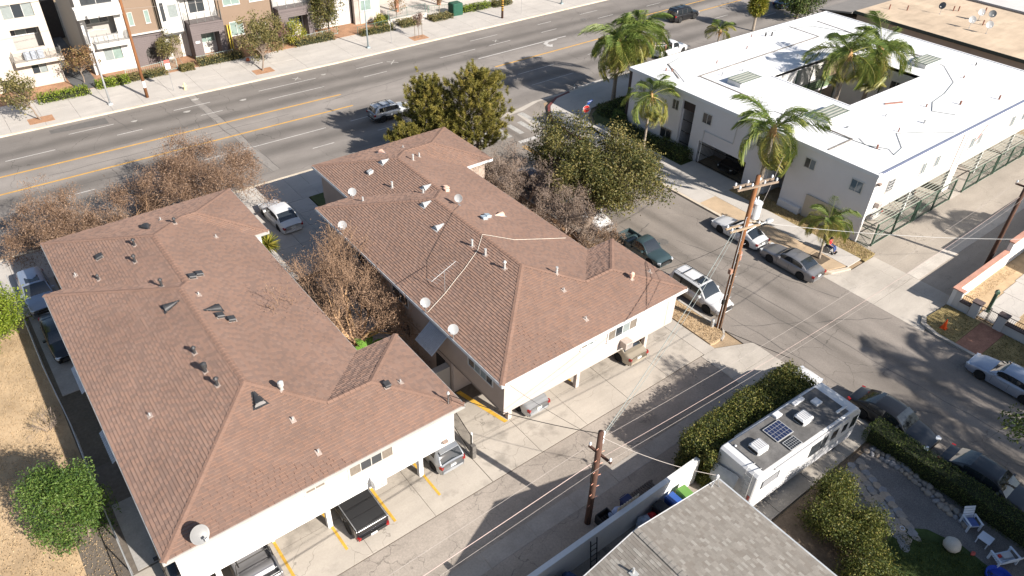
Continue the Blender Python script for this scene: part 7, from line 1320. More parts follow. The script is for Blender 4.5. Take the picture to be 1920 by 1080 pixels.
# ---- grass blades on lawns and the dry lot (nobody could count them)
def grass(name, label, poly_box, n, h, m, seed, z=.0, keep=None):
    rng = np.random.default_rng(seed); x0, y0, x1, y1 = poly_box; C = np.stack([rng.uniform(x0, x1, n), rng.uniform(y0, y1, n), np.zeros(n)], 1)
    if keep: C = C[[keep(a, b) for a, b, _ in C]]
    n = len(C); H = h*rng.uniform(.5, 1.4, n); ax = unit(rng.normal(size=(n, 3))*.5+[0, 0, 1.]); C[:, 2] = z+H*.45; v, q = leaf_quads(C, H, rng, .35, ax, .05); return tag(link(name, np_mesh(name, v, q, m, rng.random(n))), label, 'grass', kind='stuff')
L_DRY = leaf_mat('dry_grass_blade', [(.33, .235, .13), (.40, .29, .17), (.46, .345, .21)], .2); L_GRS = leaf_mat('garden_grass_blade', [(.03, .05, .012), (.07, .105, .025), (.13, .15, .04)], .3)
grass('dry_grass', 'dry straw grass on the vacant lot', (-9, 21, -1.6, 51), 26000, .09, L_DRY, 1); grass('dry_grass', 'dry straw grass of the kerb strip below the wooden pole', (33.4, 20.1, 35.0, 33), 5000, .09, L_DRY, 2, .1); grass('dry_grass', 'dry straw grass of the corner front yard', (51, 5, 60, 12.6), 9000, .09, L_DRY, 3, .06, lambda x, y: not (9 < y < 11.8)); grass('dry_grass', 'patchy verge grass beside the courtyard building', (50.7, 19.5, 52.3, 32.5), 5000, .1, L_DRY, 4, .1)
grass('lawn_grass', 'short garden lawn grass', (27, -1, 31.6, 5.0), 14000, .08, L_GRS, 5, .07, lambda x, y: x < 31.5-.0*y and x+y*.75 < 33.6)
grass('lawn_grass', 'patchy parkway grass of the corner lot', (46.9, 4, 50.5, 13), 6000, .08, L_STREET, 6, .1, lambda x, y: not (8.8 < y < 10.6))
# ================================================================ poles, lamps, wires
PBR = mat('pole_wood_brown', (.20, .085, .035), .85, noise=((1.2, .25), (14, .25)), bump=(14, .6), stretch=(1, 1, .15)); PDK = mat('pole_wood_dark', (.085, .045, .032), .9, noise=((1.2, .25), (14, .25)), bump=(14, .6), stretch=(1, 1, .15)); ARM = mat('crossarm_timber', (.235, .18, .135), .9, noise=((2, .2), (14, .2))); PORC = mat('porcelain', (.62, .64, .66), .25, noise=None); ALUM = mat('lamp_aluminium', (.52, .54, .55), .45, .5, noise=((3, .06),)); TRF = mat('transformer_grey', (.52, .54, .56), .5, .1, noise=((2, .06),))
WIRED = mat('dark_wire', (.05, .05, .05), .6, .2, noise=None); WIREL = mat('pale_wire', (.26, .23, .21), .6, noise=None)
px_, py_ = 35.2, 20.95
t = thing('utility_pole', 'tall brown timber pole with white transformer at the driveway corner', 'utility pole', (px_, py_, 0)); MB().tube([(px_, py_, -.1), (px_+.02, py_, 6), (px_+.03, py_-.02, 11.6)], [.19, .165, .13], 12).build('pole', PBR, t, smooth=True)
def arm(par, c, dx, dy, z, off_=.17, m=ARM, nm='crossarm', ins=3, s=.11):
    L = math.hypot(dx, dy); a = math.atan2(dy, dx); n = Vector((-math.sin(a), math.cos(a), 0)); o = MB().obox(Vector((c[0], c[1], z))+n*off_, (L, s, s), Matrix.Rotation(a, 3, 'Z')).build(nm, m, par)
    for k in range(ins):
        q = (-.45+.9*k/(ins-1)) if ins > 1 else 0; p = Vector((c[0]+dx*q, c[1]+dy*q, z+s/2))+n*off_; MB().lathe([(.02, 0), (.02, .07), (.065, .08), (.045, .13), (.07, .14), (.04, .22), (.001, .24)], n=9, c=p).build('insulator', PORC, o)
    return o
for o_ in (-.2, .2): arm(t, (px_, py_), 2.9, -.7, 11.0, o_, ins=4)
for o_ in (-.2, .2): arm(t, (px_-.2, py_), 2.3, -.45, 8.15, o_, mat('pale_crossarm', (.33, .25, .17), .9, noise=((2, .2), (14, .2))), ins=2)
o = MB().lathe([(.05, -.02), (.30, 0), (.31, .05), (.31, 1.0), (.33, 1.03), (.33, 1.08), (.24, 1.14), (.001, 1.16)], n=20, c=(px_+.62, py_-.05, 8.55)).build('transformer', TRF, t, smooth=False)
for a in (0, 1): MB().lathe([(.05, 0), (.03, .08), (.05, .12), (.03, .2), (.001, .24)], n=8, c=(px_+.5+.25*a, py_+.05, 9.7)).build('bushing', PORC, o)
MB().obox((px_+.28, py_-.02, 9.1), (.35, .12, .5)).build('bracket', GALV, o)
MB().tube([(px_+.1, py_, 7.55), (px_+1.2, py_-.12, 7.8), (px_+2.0, py_-.2, 7.82)], .035, 7).build('lamp_arm', ALUM, t); MB().lathe([(.001, -.06), (.16, -.04), (.2, .0), (.14, .07), (.001, .1)], Matrix.Scale(1.7, 3, Vector((1, 0, 0))), 12, c=(px_+2.25, py_-.22, 7.84)).build('street_light', GALVW, t)
MB().tube([(px_-.18, py_-.05, .05), (px_-.17, py_-.05, 8.8)], .03, 6).build('conduit', GALVW, t); MB().tube([(px_-.1, py_-.2, .05), (px_-.1, py_-.18, 6.2)], .035, 6).build('conduit', WOODP, t)
MB().cyl((px_+.55, py_+.1, 5.35), (px_+.5, py_+.1, 6.0), .085, n=10).build('riser_can', mat('rusty_can', (.42, .22, .16), .8, noise=((3, .2),)), t); MB().tube([(px_+.1, py_, 5.3), (px_+.5, py_+.08, 5.35)], .04, 6).build('can_bracket', RUST, t)
MB().obox((px_-.3, py_, 4.85), (.26, .2, .34)).build('junction_box', mat('brown_box', (.30, .17, .12), .8), t); MB().obox((px_-.3, py_-.05, 2.4), (.18, .16, .34)).build('meter_box', DKIRON, t)
for k in range(16): MB().tube([(px_+.15*(-1)**k, py_-.12, 2.6+k*.42), (px_+.33*(-1)**k, py_-.14, 2.6+k*.42)], .012, 4).build('step_bolt', GALV, t)
tag(MB().lathe([(.12, 0), (.11, .5), (.08, .6), (.001, .64)], n=10, c=(34.85, 21.25, .1)).build('stand_pipe', ALUM), 'short pale stand pipe at the foot of the transformer pole', 'stand pipe')
qx, qy = 17.67, 14.9
t = thing('utility_pole', 'short dark timber pole standing in the alley by the white garden wall', 'utility pole', (qx, qy, 0)); MB().tube([(qx, qy, -.1), (qx+.01, qy, 3), (qx, qy, 6.75)], [.17, .155, .14], 12).build('pole', PDK, t, smooth=True); arm(t, (qx, qy), .1, -1.4, 5.1, .16, PDK, ins=2)
for k in range(12): MB().tube([(qx+.13*(-1)**k, qy-.1, 1.2+k*.42), (qx+.28*(-1)**k, qy-.12, 1.2+k*.42)], .013, 4).build('step_bolt', mat('coppery_bolt', (.50, .25, .18), .6, .4), t)
for k in range(3): MB().lathe([(.06, 0), (.08, .08), (.05, .14), (.08, .2), (.001, .28)], n=9, c=(qx+.2, qy+.02, 5.85+k*.27)).build('insulator', PORC, t)
MB().tube([(qx-.14, qy+.05, 3.2), (qx-.16, qy+.05, 4.6)], .05, 6).build('cable_box', DKIRON, t)
rx, ry = 57.8, 13.55
t = thing('utility_pole', 'dark timber pole in the alley behind the red capped wall', 'utility pole', (rx, ry, 0)); MB().tube([(rx, ry, -.1), (rx, ry, 7.1)], [.17, .13], 12).build('pole', PDK, t, smooth=True); arm(t, (rx, ry), .1, -1.5, 6.9, .16, PDK, ins=3)
def tall_pole(label, x, y, h, m, bands=False):
    t = thing('utility_pole', label, 'utility pole', (x, y, .1)); MB().tube([(x, y, .05), (x, y, h)], [.16, .12], 10).build('pole', m, t, smooth=True)
    if bands:
        for k in range(6): MB().cyl((x, y, 1.2+k*.3), (x, y, 1.3+k*.3), .165, n=10).build('reflector_band', YSTALL, t)
    else: MB().cyl((x, y, 1.2), (x, y, 1.9), .163, n=10).build('notice_sleeve', TRIMW, t)
    arm(t, (x, y), 2.6, .1, h-.5, .15, PDK, ins=3); return t
tall_pole('brown timber pole on the far pavement before the white row house', 15.7, 80.1, 11.5, PBR); tall_pole('dark timber pole with yellow bands on the far pavement', 62.6, 81.1, 11, PDK, True)
def lamp(label, x, y, h, m=None, arm_=1.2):
    m = m or ALUM; t = thing('street_lamp', label, 'street lamp', (x, y, .12), 'street lamps on the avenue'); MB().box((x-.2, y-.2, .1), (x+.2, y+.2, .3)).build('base', m, t); MB().tube([(x, y, .12), (x, y, h)], [.1, .055], 10).build('post', m, t, smooth=True); MB().tube([(x, y, h-.05), (x+arm_*.5, y-.1, h+.15), (x+arm_, y-.25, h+.12)], .035, 6).build('arm', m, t); MB().lathe([(.001, -.05), (.14, -.03), (.17, 0), (.1, .06), (.001, .08)], Matrix.Scale(1.8, 3, Vector((1, 0, 0))), 12, c=(x+arm_+.2, y-.28, h+.11)).build('head', GALVW, t)
lamp('pale street lamp farthest left, before the row house driveway', 12.16, 80.3, 7.4); lamp('blue grey street lamp before the cream end row house', 41.8, 80.7, 8.4, mat('blue_grey_lamp', (.30, .36, .38), .5, .3)); lamp('blue grey street lamp farthest along the avenue', 73.8, 81.7, 8.4, MATS['blue_grey_lamp'])
GW = 'alley wires'
wire('overhead_wire', 'upper alley wire on the wall side running past the short pole', 'wire', (-40, 14.25, 5.0), (qx, 14.25, 5.3), .5, .008, WIREL, GW); wire('overhead_wire', 'alley wire on the carport side running past the short pole', 'wire', (-40, 15.5, 5.0), (qx, 15.5, 5.3), .5, .009, WIREL, GW); wire('overhead_wire', 'thick pinkish cable low on the short alley pole', 'wire', (-40, 15.1, 4.2), (qx, 15.05, 4.55), .5, .02, mat('pink_cable', (.34, .26, .235), .6), GW)
wire('overhead_wire', 'wall side wire from the short pole to the dark pole across the street', 'wire', (qx, 14.25, 5.3), (rx, 12.9, 7.05), .7, .008, WIREL, GW); wire('overhead_wire', 'carport side wire from the short pole to the dark pole across the street', 'wire', (qx, 15.5, 5.3), (rx, 14.2, 7.05), .7, .009, WIREL, GW); wire('overhead_wire', 'thick cable from the short pole to the dark pole across the street', 'wire', (qx, 15.05, 4.55), (rx, 13.6, 6.2), .8, .013, MATS['pink_cable'], GW)
wire('overhead_wire', 'wall side wire leaving the dark pole along the alley', 'wire', (rx, 12.9, 7.05), (110, 12.9, 7.5), 1, .013, WIRED, GW); wire('overhead_wire', 'carport side wire leaving the dark pole along the alley', 'wire', (rx, 14.2, 7.05), (110, 14.2, 7.5), 1, .013, WIRED, GW)
wire('service_drop', 'black service wire from the short pole to the white block mast', 'wire', (qx-.05, qy+.1, 6.6), (13.95, 21.7, 5.75), .25, .022, BCAB); wire('service_drop', 'pale service wire from the short pole to the grey roof bracket', 'wire', (qx+.15, qy-.05, 6.3), (22.02, 11.2, 4.2), .3, .018, WIREL); wire('service_drop', 'dark wire from the short pole to the pink block corner', 'wire', (qx, qy+.1, 6.2), (17.5, 21.5, 4.6), .15, .012, BCAB); wire('service_drop', 'grey wire from the short pole up to the transformer pole', 'wire', (qx+.2, qy, 6.5), (px_-.8, py_+.1, 8.25), .5, .018, mat('grey_wire', (.22, .25, .24), .6)); wire('service_drop', 'second grey wire from the short pole to the transformer pole', 'wire', (qx+.2, qy, 6.3), (px_-.9, py_-.1, 8.2), .9, .012, MATS['grey_wire']); wire('service_drop', 'thin dark wire from the pink block corner to the transformer pole', 'wire', (30.6, 23.4, 5.2), (px_-.1, py_, 7.4), .3, .014, BCAB)
wire('service_drop', 'pale wire from the transformer to the shaded building wall', 'wire', (px_+.7, py_, 8.4), (52.4, 29.3, 5.2), .9, .016, WIREL); wire('service_drop', 'thin wire from the transformer pole down to the stand pipe', 'wire', (px_-.2, py_, 7.8), (34.86, 21.2, .7), .0, .01, WIREL); wire('service_drop', 'long pale twisted cable crossing the alley to the corner house', 'wire', (px_+.1, py_-.1, 8.5), (66, 5, 4.6), .9, .012, mat('white_twist', (.45, .45, .44), .6)); wire('service_drop', 'thin cable lying from the pole foot across the apron', 'wire', (35.3, 20.4, .03), (36.6, 16.2, .03), .0, .014, BCAB)
wire('overhead_wire', 'avenue wire strung before the row houses', 'wire', (-30, 80.2, 10.9), (15.7, 80.3, 11.1), .6, .016, WIRED); wire('overhead_wire', 'avenue wire between the two timber poles', 'wire', (15.7, 80.3, 9.0), (62.6, 81.3, 9.0), 1.0, .014, WIREL)
# ---- signs and kerb furniture
t = thing('stop_sign', 'red octagonal stop sign with blue street name blade above', 'sign', (47.45, 47.95, .1)); sx, sy = 47.45, 47.95; MB().cyl((sx, sy, .1), (sx, sy, 3.6), .03, n=8).build('post', GALVW, t)
fa = Vector((-.35, -1, 0)).normalized(); si = Vector((-fa.y, fa.x, 0)); up_ = Vector((0, 0, 1))
def plate(par, nm, c, r, m, d): 
    pts = [Vector(c)+fa*d+si*(r*math.cos(rad(22.5+45*k)))+up_*(r*math.sin(rad(22.5+45*k))) for k in range(8)]; pb = [p-fa*.012 for p in pts]; return MB().add(pts+pb, [tuple(range(8)), tuple(reversed(range(8, 16)))]+[(k, (k+1) % 8, 8+(k+1) % 8, 8+k) for k in range(8)]).build(nm, m, par)
sp = plate(t, 'sign_plate', (sx, sy, 2.85), .40, TRIMW, .05); plate(sp, 'red_face', (sx, sy, 2.85), .365, mat('sign_red', (.60, .025, .02), .5, noise=None), .066)
def lettering(par, txt, c, size, m, name='lettering', right=None, upv=None, nrm=None):
    cu = bpy.data.curves.new(name, 'FONT'); cu.body = txt; cu.size = size; cu.align_x = 'CENTER'; cu.align_y = 'CENTER'; cu.materials.append(m); o = bpy.data.objects.new(name, cu); COL.objects.link(o); o.parent = par
    r_ = right or si; u2 = upv or up_; n2 = nrm or fa; M = Matrix((r_, u2, n2)).transposed().to_4x4(); M.translation = Vector(c); me = o.to_mesh().copy(); me.materials.clear(); me.materials.append(m); bpy.data.objects.remove(o); o = bpy.data.objects.new(name, me); COL.objects.link(o); o.parent = par; o.matrix_basis = M; return o
lettering(sp, 'STOP', Vector((sx, sy, 2.85))+fa*.075, .30, TRIMW)
SB = mat('sign_blue', (.03, .09, .36), .5, noise=None); bl = MB().obox((sx+.38, sy+.02, 3.5), (.76, .02, .2)).build('street_name_blade', SB, t); MB().obox((sx+.2, sy+.02, 3.3), (.4, .02, .16)).build('block_number_blade', SB, t)
for k, w in enumerate((.09, .07, .1, .06, .08)): MB().box((sx+.1+k*.125, sy+.0, 3.46), (sx+.1+k*.125+w, sy+.009, 3.54)).build('worn_lettering', TRIMW, bl)
t = thing('parking_sign', 'red and white kerb sign on a thin post before the arched house', 'sign', (18.45, 80.3, .12)); MB().cyl((18.45, 80.3, .12), (18.45, 80.3, 3.5), .025, n=6).build('post', GALV, t); MB().box((18.2, 80.25, 2.5), (18.7, 80.27, 3.1)).build('white_plate', TRIMW, t); MB().box((18.2, 80.25, 3.1), (18.7, 80.27, 3.45)).build('red_plate', mat('sign_pale_red', (.62, .12, .10), .5, noise=None), t)
for i, (x, y, lb) in enumerate(((45.0, 80.6, 'thin sign post between the lamp and the sapling'), (65.8, 81.0, 'thin sign post beyond the banded timber pole'))): t = thing('sign_post', lb, 'sign', (x, y, .12)); MB().cyl((x, y, .12), (x, y, 3.3), .025, n=6).build('post', GALV, t); MB().box((x-.02, y-.15, 2.8), (x+.0, y+.15, 3.25)).build('plate', GALVW, t)
t = thing('fire_hydrant', 'pale yellow fire hydrant on the far pavement', 'hydrant', (19.55, 80.0, .13)); HY = mat('hydrant_yellow', (.66, .52, .28), .6, noise=None); MB().lathe([(.16, 0), (.16, .06), (.11, .08), (.11, .5), (.14, .53), (.13, .62), (.06, .72), (.001, .76)], n=12, c=(19.55, 80.0, .13)).build('barrel', HY, t); MB().cyl((19.3, 80.0, .52), (19.8, 80.0, .52), .06, n=8).build('outlet', HY, t)
for i, (x, y) in enumerate(((54.2, 56.95), (45.35, 50.3))): t = thing('delineator_post', ('white flexible post at the avenue end of the red kerb', 'white flexible post on the stop line')[i], 'post', (x, y, .02)); MB().cyl((x, y, .03), (x, y, .75), .045, n=8).build('tube', TRIMW, t); MB().cyl((x, y, .5), (x, y, .6), .047, n=8).build('band', GALV, t); MB().cyl((x, y, .0), (x, y, .035), .11, n=10).build('base', PLAST, t)
t = thing('traffic_cone', 'bright orange traffic cone on the corner parkway', 'cone', (47.75, 11.75, .1)); OR = mat('cone_orange', (.85, .10, .015), .55, noise=None); MB().lathe([(.17, .03), (.03, .74), (.025, .75), (.001, .75)], n=16, c=(47.75, 11.75, .1)).build('cone', OR, t); MB().box((47.55, 11.55, .1), (47.95, 11.95, .135)).build('base', OR, t)
tag(MB().box((48.0, 27.1, .12), (48.7, 27.9, .14)).build('utility_cover', MANH), 'square iron utility cover in the tan parkway behind the coupe', 'utility cover'); tag(MB().box((47.35, 21.1, .11), (48.6, 22.3, .137)).build('palm_pit', mat('palm_soil', (.11, .085, .06), .95, noise=((4, .2),))), 'dark soil square around the short pavement palm', 'tree pit')
tag(MB().lathe([(.001, 0), (.22, 0), (.2, .25), (.1, .35), (.001, .37)], n=9, c=(28.2, 84.4, .13)).build('red_planter', mat('terracotta_red', (.45, .13, .06), .7)), 'small red pot at the edge of the far hedge', 'pot')
t = thing('kerb_sign', 'kerb sign post hidden behind the pine at the near pavement', 'sign', (33.0, 55.9, .13)); MB().cyl((33.0, 55.9, .13), (33.0, 55.9, 3.3), .03, n=6).build('post', GALV, t); MB().box((32.98, 55.7, 2.55), (33.0, 56.15, 3.2)).build('plate', GALVW, t)
# ---- behind the garden wall and in the alley
def bin_(label, x, y, m, rz=0, h=1.05):
    t = thing('wheelie_bin', label, 'bin', (0, 0, 0), 'bins behind the garden wall', local=True); MB().add([(-.25, -.3, .08), (.25, -.3, .08), (.25, .25, .08), (-.25, .25, .08), (-.3, -.36, h-.06), (.3, -.36, h-.06), (.3, .33, h-.06), (-.3, .33, h-.06)], [(0, 3, 2, 1), (0, 1, 5, 4), (1, 2, 6, 5), (2, 3, 7, 6), (3, 0, 4, 7)]).build('tub', m, t); l = MB(); l.add([(-.32, -.39, h-.06), (.32, -.39, h-.06), (.32, .38, h-.04), (-.32, .38, h-.04), (-.26, -.32, h+.03), (.26, -.32, h+.03), (.26, .32, h+.05), (-.26, .32, h+.05)], [(0, 3, 2, 1), (4, 5, 6, 7), (0, 1, 5, 4), (1, 2, 6, 5), (2, 3, 7, 6), (3, 0, 4, 7)]); l.build('lid', m, t); MB().tube([(-.2, .42, h-.05), (.2, .42, h-.05)], .02, 6).build('handle', m, t)
    for sg in (-1, 1): MB().lathe([(.001, -.03), (.12, -.03), (.12, .03), (.001, .03)], Matrix.Rotation(rad(90), 3, 'Y'), 12, c=(sg*.27, .28, .12)).build('wheel', PLAST, t)
    t.location = (x, y, .05); t.rotation_euler = (0, 0, rz)
bin_('green wheeled bin nearest the olive hedge', 22.35, 12.75, mat('bin_green', (.12, .26, .06), .6, noise=((3, .1),)), rad(175)); bin_('blue wheeled bin next to the green one behind the wall', 21.55, 12.8, mat('bin_blue', (.03, .09, .32), .6, noise=((3, .1),)), rad(180)); bin_('black wheeled bin next to the blue one behind the wall', 20.7, 12.85, mat('bin_black', (.03, .03, .032), .6, noise=((3, .1),)), rad(184))
def blob(name, label, c, r3, m, seed, cat, rough=.18):
    rng = random.Random(seed); mb = MB(); n, k = 14, 8
    for i in range(k+1):
        for j in range(n): a = 2*math.pi*j/n; b = math.pi*(i/k-.5); rr = 1+rng.uniform(-rough, rough)*math.cos(b); mb.v.append((c[0]+r3[0]*rr*math.cos(b)*math.cos(a), c[1]+r3[1]*rr*math.cos(b)*math.sin(a), max(.05, c[2]+r3[2]*rr*math.sin(b))))
    for i in range(k):
        for j in range(n): mb.f.append((i*n+j, i*n+(j+1) % n, (i+1)*n+(j+1) % n, (i+1)*n+j)); mb.m.append(0)
    return tag(mb.build(name, m, smooth=True), label, cat)
CL1 = mat('blue_bundle', (.22, .28, .42), .9, noise=((4, .35),)); blob('cloth_bundle', 'pale blue cloth bundle behind the garden wall', (19.6, 12.9, .5), (.42, .38, .5), mat('pale_bundle', (.35, .38, .44), .9, noise=((6, .4),)), 1, 'bundle'); blob('red_bag', 'red bag between the black bin and the cloth bundle', (20.15, 12.95, .45), (.3, .26, .42), mat('red_bag', (.42, .03, .03), .8, noise=((3, .3),)), 2, 'bag'); blob('cloth_bundle', 'dark blue bundle behind the wall at the bottom edge', (14.55, 12.85, .5), (.4, .36, .5), mat('dark_blue_bundle', (.06, .09, .18), .9, noise=((5, .4),)), 3, 'bundle'); blob('cloth_bundle', 'blue cloth heap beside the timber pallet in the alley', (19.0, 14.2, .35), (.5, .35, .35), CL1, 4, 'bundle'); blob('red_ball', 'small red ball behind the green bin', (22.9, 13.1, .2), (.16, .16, .16), mat('red_ball', (.6, .05, .03), .5), 6, 'ball', .02)
tag(MB().bbox((12.4, 12.0, .05), (13.9, 13.1, 1.3), .04).build('storage_chest', PLAST), 'dark storage chest behind the garden wall', 'chest')
t = thing('step_ladder', 'dark folded ladder leaning behind the garden wall', 'ladder', (16.3, 13.0, 0)); 
for y in (0, .4): MB().tube([(15.9+y, 12.75, .05), (16.2+y, 13.28, 1.6)], .03, 5).build('stile', DKIRON, t)
for k in range(5): q = .15+k*.17; MB().tube([(15.9+.3*q, 12.75+.53*q, .05+1.55*q), (16.3+.3*q, 12.75+.53*q, .05+1.55*q)], .02, 5).build('rung', DKIRON, t)
for i, (x0, x1, y0, y1, lb) in enumerate(((18.0, 19.0, 13.7, 14.7, 'dark slatted pallet lying against the garden wall near the pole'), (20.2, 22.2, 13.7, 14.8, 'dark slatted pallets lying against the garden wall near the hedge'))):
    t = thing('pallet', lb, 'pallet', ((x0+x1)/2, (y0+y1)/2, 0)); n = int((x1-x0)/.16)
    for k in range(n): MB().box((x0+k*.16, y0, .1), (x0+k*.16+.1, y1, .13)).build('slat', mat('dark_pallet_wood', (.10, .085, .075), .9, noise=((3, .2),)), t)
    for y in (y0+.05, (y0+y1)/2, y1-.1): MB().box((x0, y, .01), (x1, y+.08, .098)).build('bearer', MATS['dark_pallet_wood'], t)
bin_('dark blue bin in the alley against the garden wall', 19.7, 14.15, mat('bin_navy', (.02, .03, .09), .6), 0, .9)
t = thing('alley_crate', 'dark open crate of oddments in the alley beside the pole', 'crate', (18.3, 14.4, 0)); MB().box((17.95, 14.0, .02), (18.75, 14.7, .06)).build('bottom', PLAST, t)
for a, b in (((17.95, 14.0, .061), (18.0, 14.7, .6)), ((18.7, 14.0, .061), (18.75, 14.7, .6)), ((18.001, 14.0, .061), (18.699, 14.05, .6)), ((18.001, 14.65, .061), (18.699, 14.7, .6))): MB().box(a, b).build('side', PLAST, t)
# ---- garden: flagstones, border stones, chairs, table, boulder
def stone_mesh(seed, r, h, n=9, flat=True):
    rng = random.Random(seed); mb = MB(); rr = [r*rng.uniform(.72, 1.18) for _ in range(n)]; lo = [(rr[k]*math.cos(2*math.pi*k/n), rr[k]*math.sin(2*math.pi*k/n)*.85) for k in range(n)]
    if flat: mb.prism(lo, 0, h*.7); mb.v[n:] = [(x*.99, y*.99, z) for x, y, z in mb.v[n:]]; o = len(mb.v)
    else:
        for f_, z in ((.8, 0), (1.0, h*.35), (.85, h*.75), (.4, h)): mb.v += [(x*f_*rng.uniform(.9, 1.1), y*f_*rng.uniform(.9, 1.1), z*rng.uniform(.9, 1.1)) for x, y in lo]
        for i in range(3): mb.f += [(i*n+k, i*n+(k+1) % n, (i+1)*n+(k+1) % n, (i+1)*n+k) for k in range(n)]
        mb.f.append(tuple(range(3*n, 4*n))); mb.m = [0]*len(mb.f)
    return mb
FS = [mat('flagstone_a', (.30, .27, .24), .9, noise=((2, .15), (20, .15)), bump=(14, .5)), mat('flagstone_b', (.36, .30, .24), .9, noise=((2, .15), (20, .15)), bump=(14, .5)), mat('flagstone_c', (.25, .25, .26), .9, noise=((2, .15), (20, .15)), bump=(14, .5))]
fl = tag(bpy.data.objects.new('flagstone_path', None), kind='structure'); COL.objects.link(fl); rr = random.Random(8); SM = [stone_mesh(100+k, .3, .05).mesh('flagstone', FS[k % 3]) for k in range(9)]
for i in range(16):
    for j in range(3):
        q = i/15; cx = 31.9-2.1*q**.8+.25*math.sin(q*3)+(j-1)*.52; cy = 8.7-4.4*q+(j % 2)*.16; o = link('flagstone', SM[rr.randrange(9)], fl, (cx+rr.uniform(-.06, .06), cy+rr.uniform(-.05, .05), .055+rr.uniform(0, .012))); o.rotation_euler = (0, 0, rr.uniform(0, 6.3)); s = rr.uniform(.8, 1.12); o.scale = (s, s, 1)
bd = thing('stone_border', 'curving border of rounded field stones along the clipped hedge', 'border', (33.7, 5, .05)); SM2 = [stone_mesh(200+k, .2, .24, 8, False).mesh('stone', FS[k % 3], True) for k in range(8)]
for i in range(44):
    q = i/43; o = link('stone', SM2[rr.randrange(8)], bd); o.location = (33.55+.3*math.sin(q*5)+(.22 if i % 2 else -.1)+rr.uniform(-.06, .06), 8.9-5.9*q, .03); o.rotation_euler = (0, 0, rr.uniform(0, 6)); s = rr.uniform(.7, 1.35); o.scale = (s, s*rr.uniform(.8, 1.2), s*.8)
blob('boulder', 'rounded pale boulder at the edge of the garden lawn', (31.2, 2.95, .32), (.42, .42, .36), mat('pale_boulder', (.50, .47, .42), .9, noise=((2, .12), (20, .1))), 9, 'boulder', .05)
CHW = mat('bluish_white_paint', (.58, .63, .72), .6, noise=((3, .08),)); CHC = mat('blue_seat_cushion', (.10, .15, .36), .9, noise=((3, .15),))
def adirondack(label, x, y, rz, w=.6, cushion=True):
    t = thing('garden_chair', label, 'chair', (0, 0, 0), 'painted garden seats', local=True)
    for k in range(6): MB().box((-w/2, -.28+k*.095, .34-k*.014), (w/2, -.2+k*.095, .362-k*.014)).build('seat_slat', CHW, t)
    nb = max(4, int(w/.12))
    for k in range(5): MB().obox((0, .32+.045*k, .36+.145*k), (w, .025, .12), Matrix.Rotation(rad(-18), 3, 'X')).build('back_slat', CHW, t)
    for sg in (-1, 1):
        MB().box((sg*(w/2+.03)-.05, -.36, .55), (sg*(w/2+.03)+.05, .34, .58)).build('armrest', CHW, t); MB().box((sg*(w/2+.03)-.025, -.34, 0), (sg*(w/2+.03)+.025, -.24, .549)).build('leg', CHW, t); MB().box((sg*(w/2+.03)-.025, .24, 0), (sg*(w/2+.03)+.025, .33, .549)).build('leg', CHW, t)
    if cushion: MB().bbox((-w/2+.04, -.26, .368), (w/2-.04, .24, .43), .02).build('cushion', CHC, t)
    t.location = (x, y, .06); t.rotation_euler = (0, 0, rz); return t
adirondack('single white slatted garden chair with blue seat', 33.2, 3.0, rad(-32)); ch = adirondack('white slatted garden bench beyond the little table', 32.5, 1.05, rad(155), 1.05, False)
MB().bbox((-.45, -.2, .37), (.1, .1, .42), .02).build('folded_cloth', TRIMW, ch); MB().bbox((.15, -.15, .37), (.3, .0, .47), .02).build('red_cup', mat('red_cup', (.6, .06, .04), .5), ch)
t = thing('garden_table', 'small white painted square garden table between the seats', 'table', (32.8, 2.1, .06))
for k in range(6): MB().box((32.5+k*.105, 1.8, .46), (32.595+k*.105, 2.4, .485)).build('top_slat', CHW, t)
for x, y in ((32.53, 1.84), (33.08, 1.84), (32.53, 2.33), (33.08, 2.33)): MB().box((x, y, .06), (x+.05, y+.05, .459)).build('leg', CHW, t)
t = thing('wading_pool', 'blue plastic wading pool at the bottom right corner', 'pool', (31.4, .7, .06)); MB().lathe([(.001, .03), (.5, .03), (.56, .2), (.62, .2), (.6, 0)], n=22, c=(31.4, .7, .06)).build('basin', mat('pool_blue', (.02, .06, .38), .4, noise=None), t)
blob('toy', 'small red and blue toy by the garden boulder', (31.75, 2.1, .12), (.16, .1, .08), mat('toy_red', (.5, .1, .08), .6), 11, 'toy'); tag(MB().lathe([(.1, 0), (.13, .0), (.13, .03), (.1, .03), (.1, 0)], n=14, c=(30.3, 5.0, .08)).build('hose_ring', CHW), 'small white ring lying on the garden lawn', 'ring')
# ---- wheelchair user
t = thing('wheelchair', 'wheelchair on the pavement beside the short palm', 'wheelchair', (0, 0, 0), local=True)
for sg in (-1, 1):
    R_ = Matrix.Rotation(rad(90), 3, 'Y'); w = MB().lathe([(.27, -.015), (.3, -.015), (.3, .015), (.27, .015), (.27, -.015)], R_, 24, c=(sg*.29, .08, .3)).build('drive_wheel', TYRE, t); MB().lathe([(.24, -.008), (.25, -.008), (.25, .008), (.24, .008), (.24, -.008)], R_, 20, c=(sg*.33, .08, .3)).build('push_rim', GALVW, w); sp_ = MB()
    for k in range(8): a = math.pi*k/4; sp_.tube([(sg*.29, .08, .3), (sg*.29, .08+.27*math.cos(a), .3+.27*math.sin(a))], .006, 3)
    sp_.build('spokes', GALVW, w); MB().lathe([(.001, -.015), (.09, -.015), (.09, .015), (.001, .015)], R_, 12, c=(sg*.24, -.42, .09)).build('caster', TYRE, t); MB().tube([(sg*.25, .3, .95), (sg*.25, .2, .9), (sg*.25, .18, .48), (sg*.25, -.3, .48), (sg*.24, -.48, .15)], .015, 6).build('side_frame', GALV, t); MB().box((sg*.25-.03, -.18, .68), (sg*.25+.03, .16, .71)).build('armrest', PLAST, t)
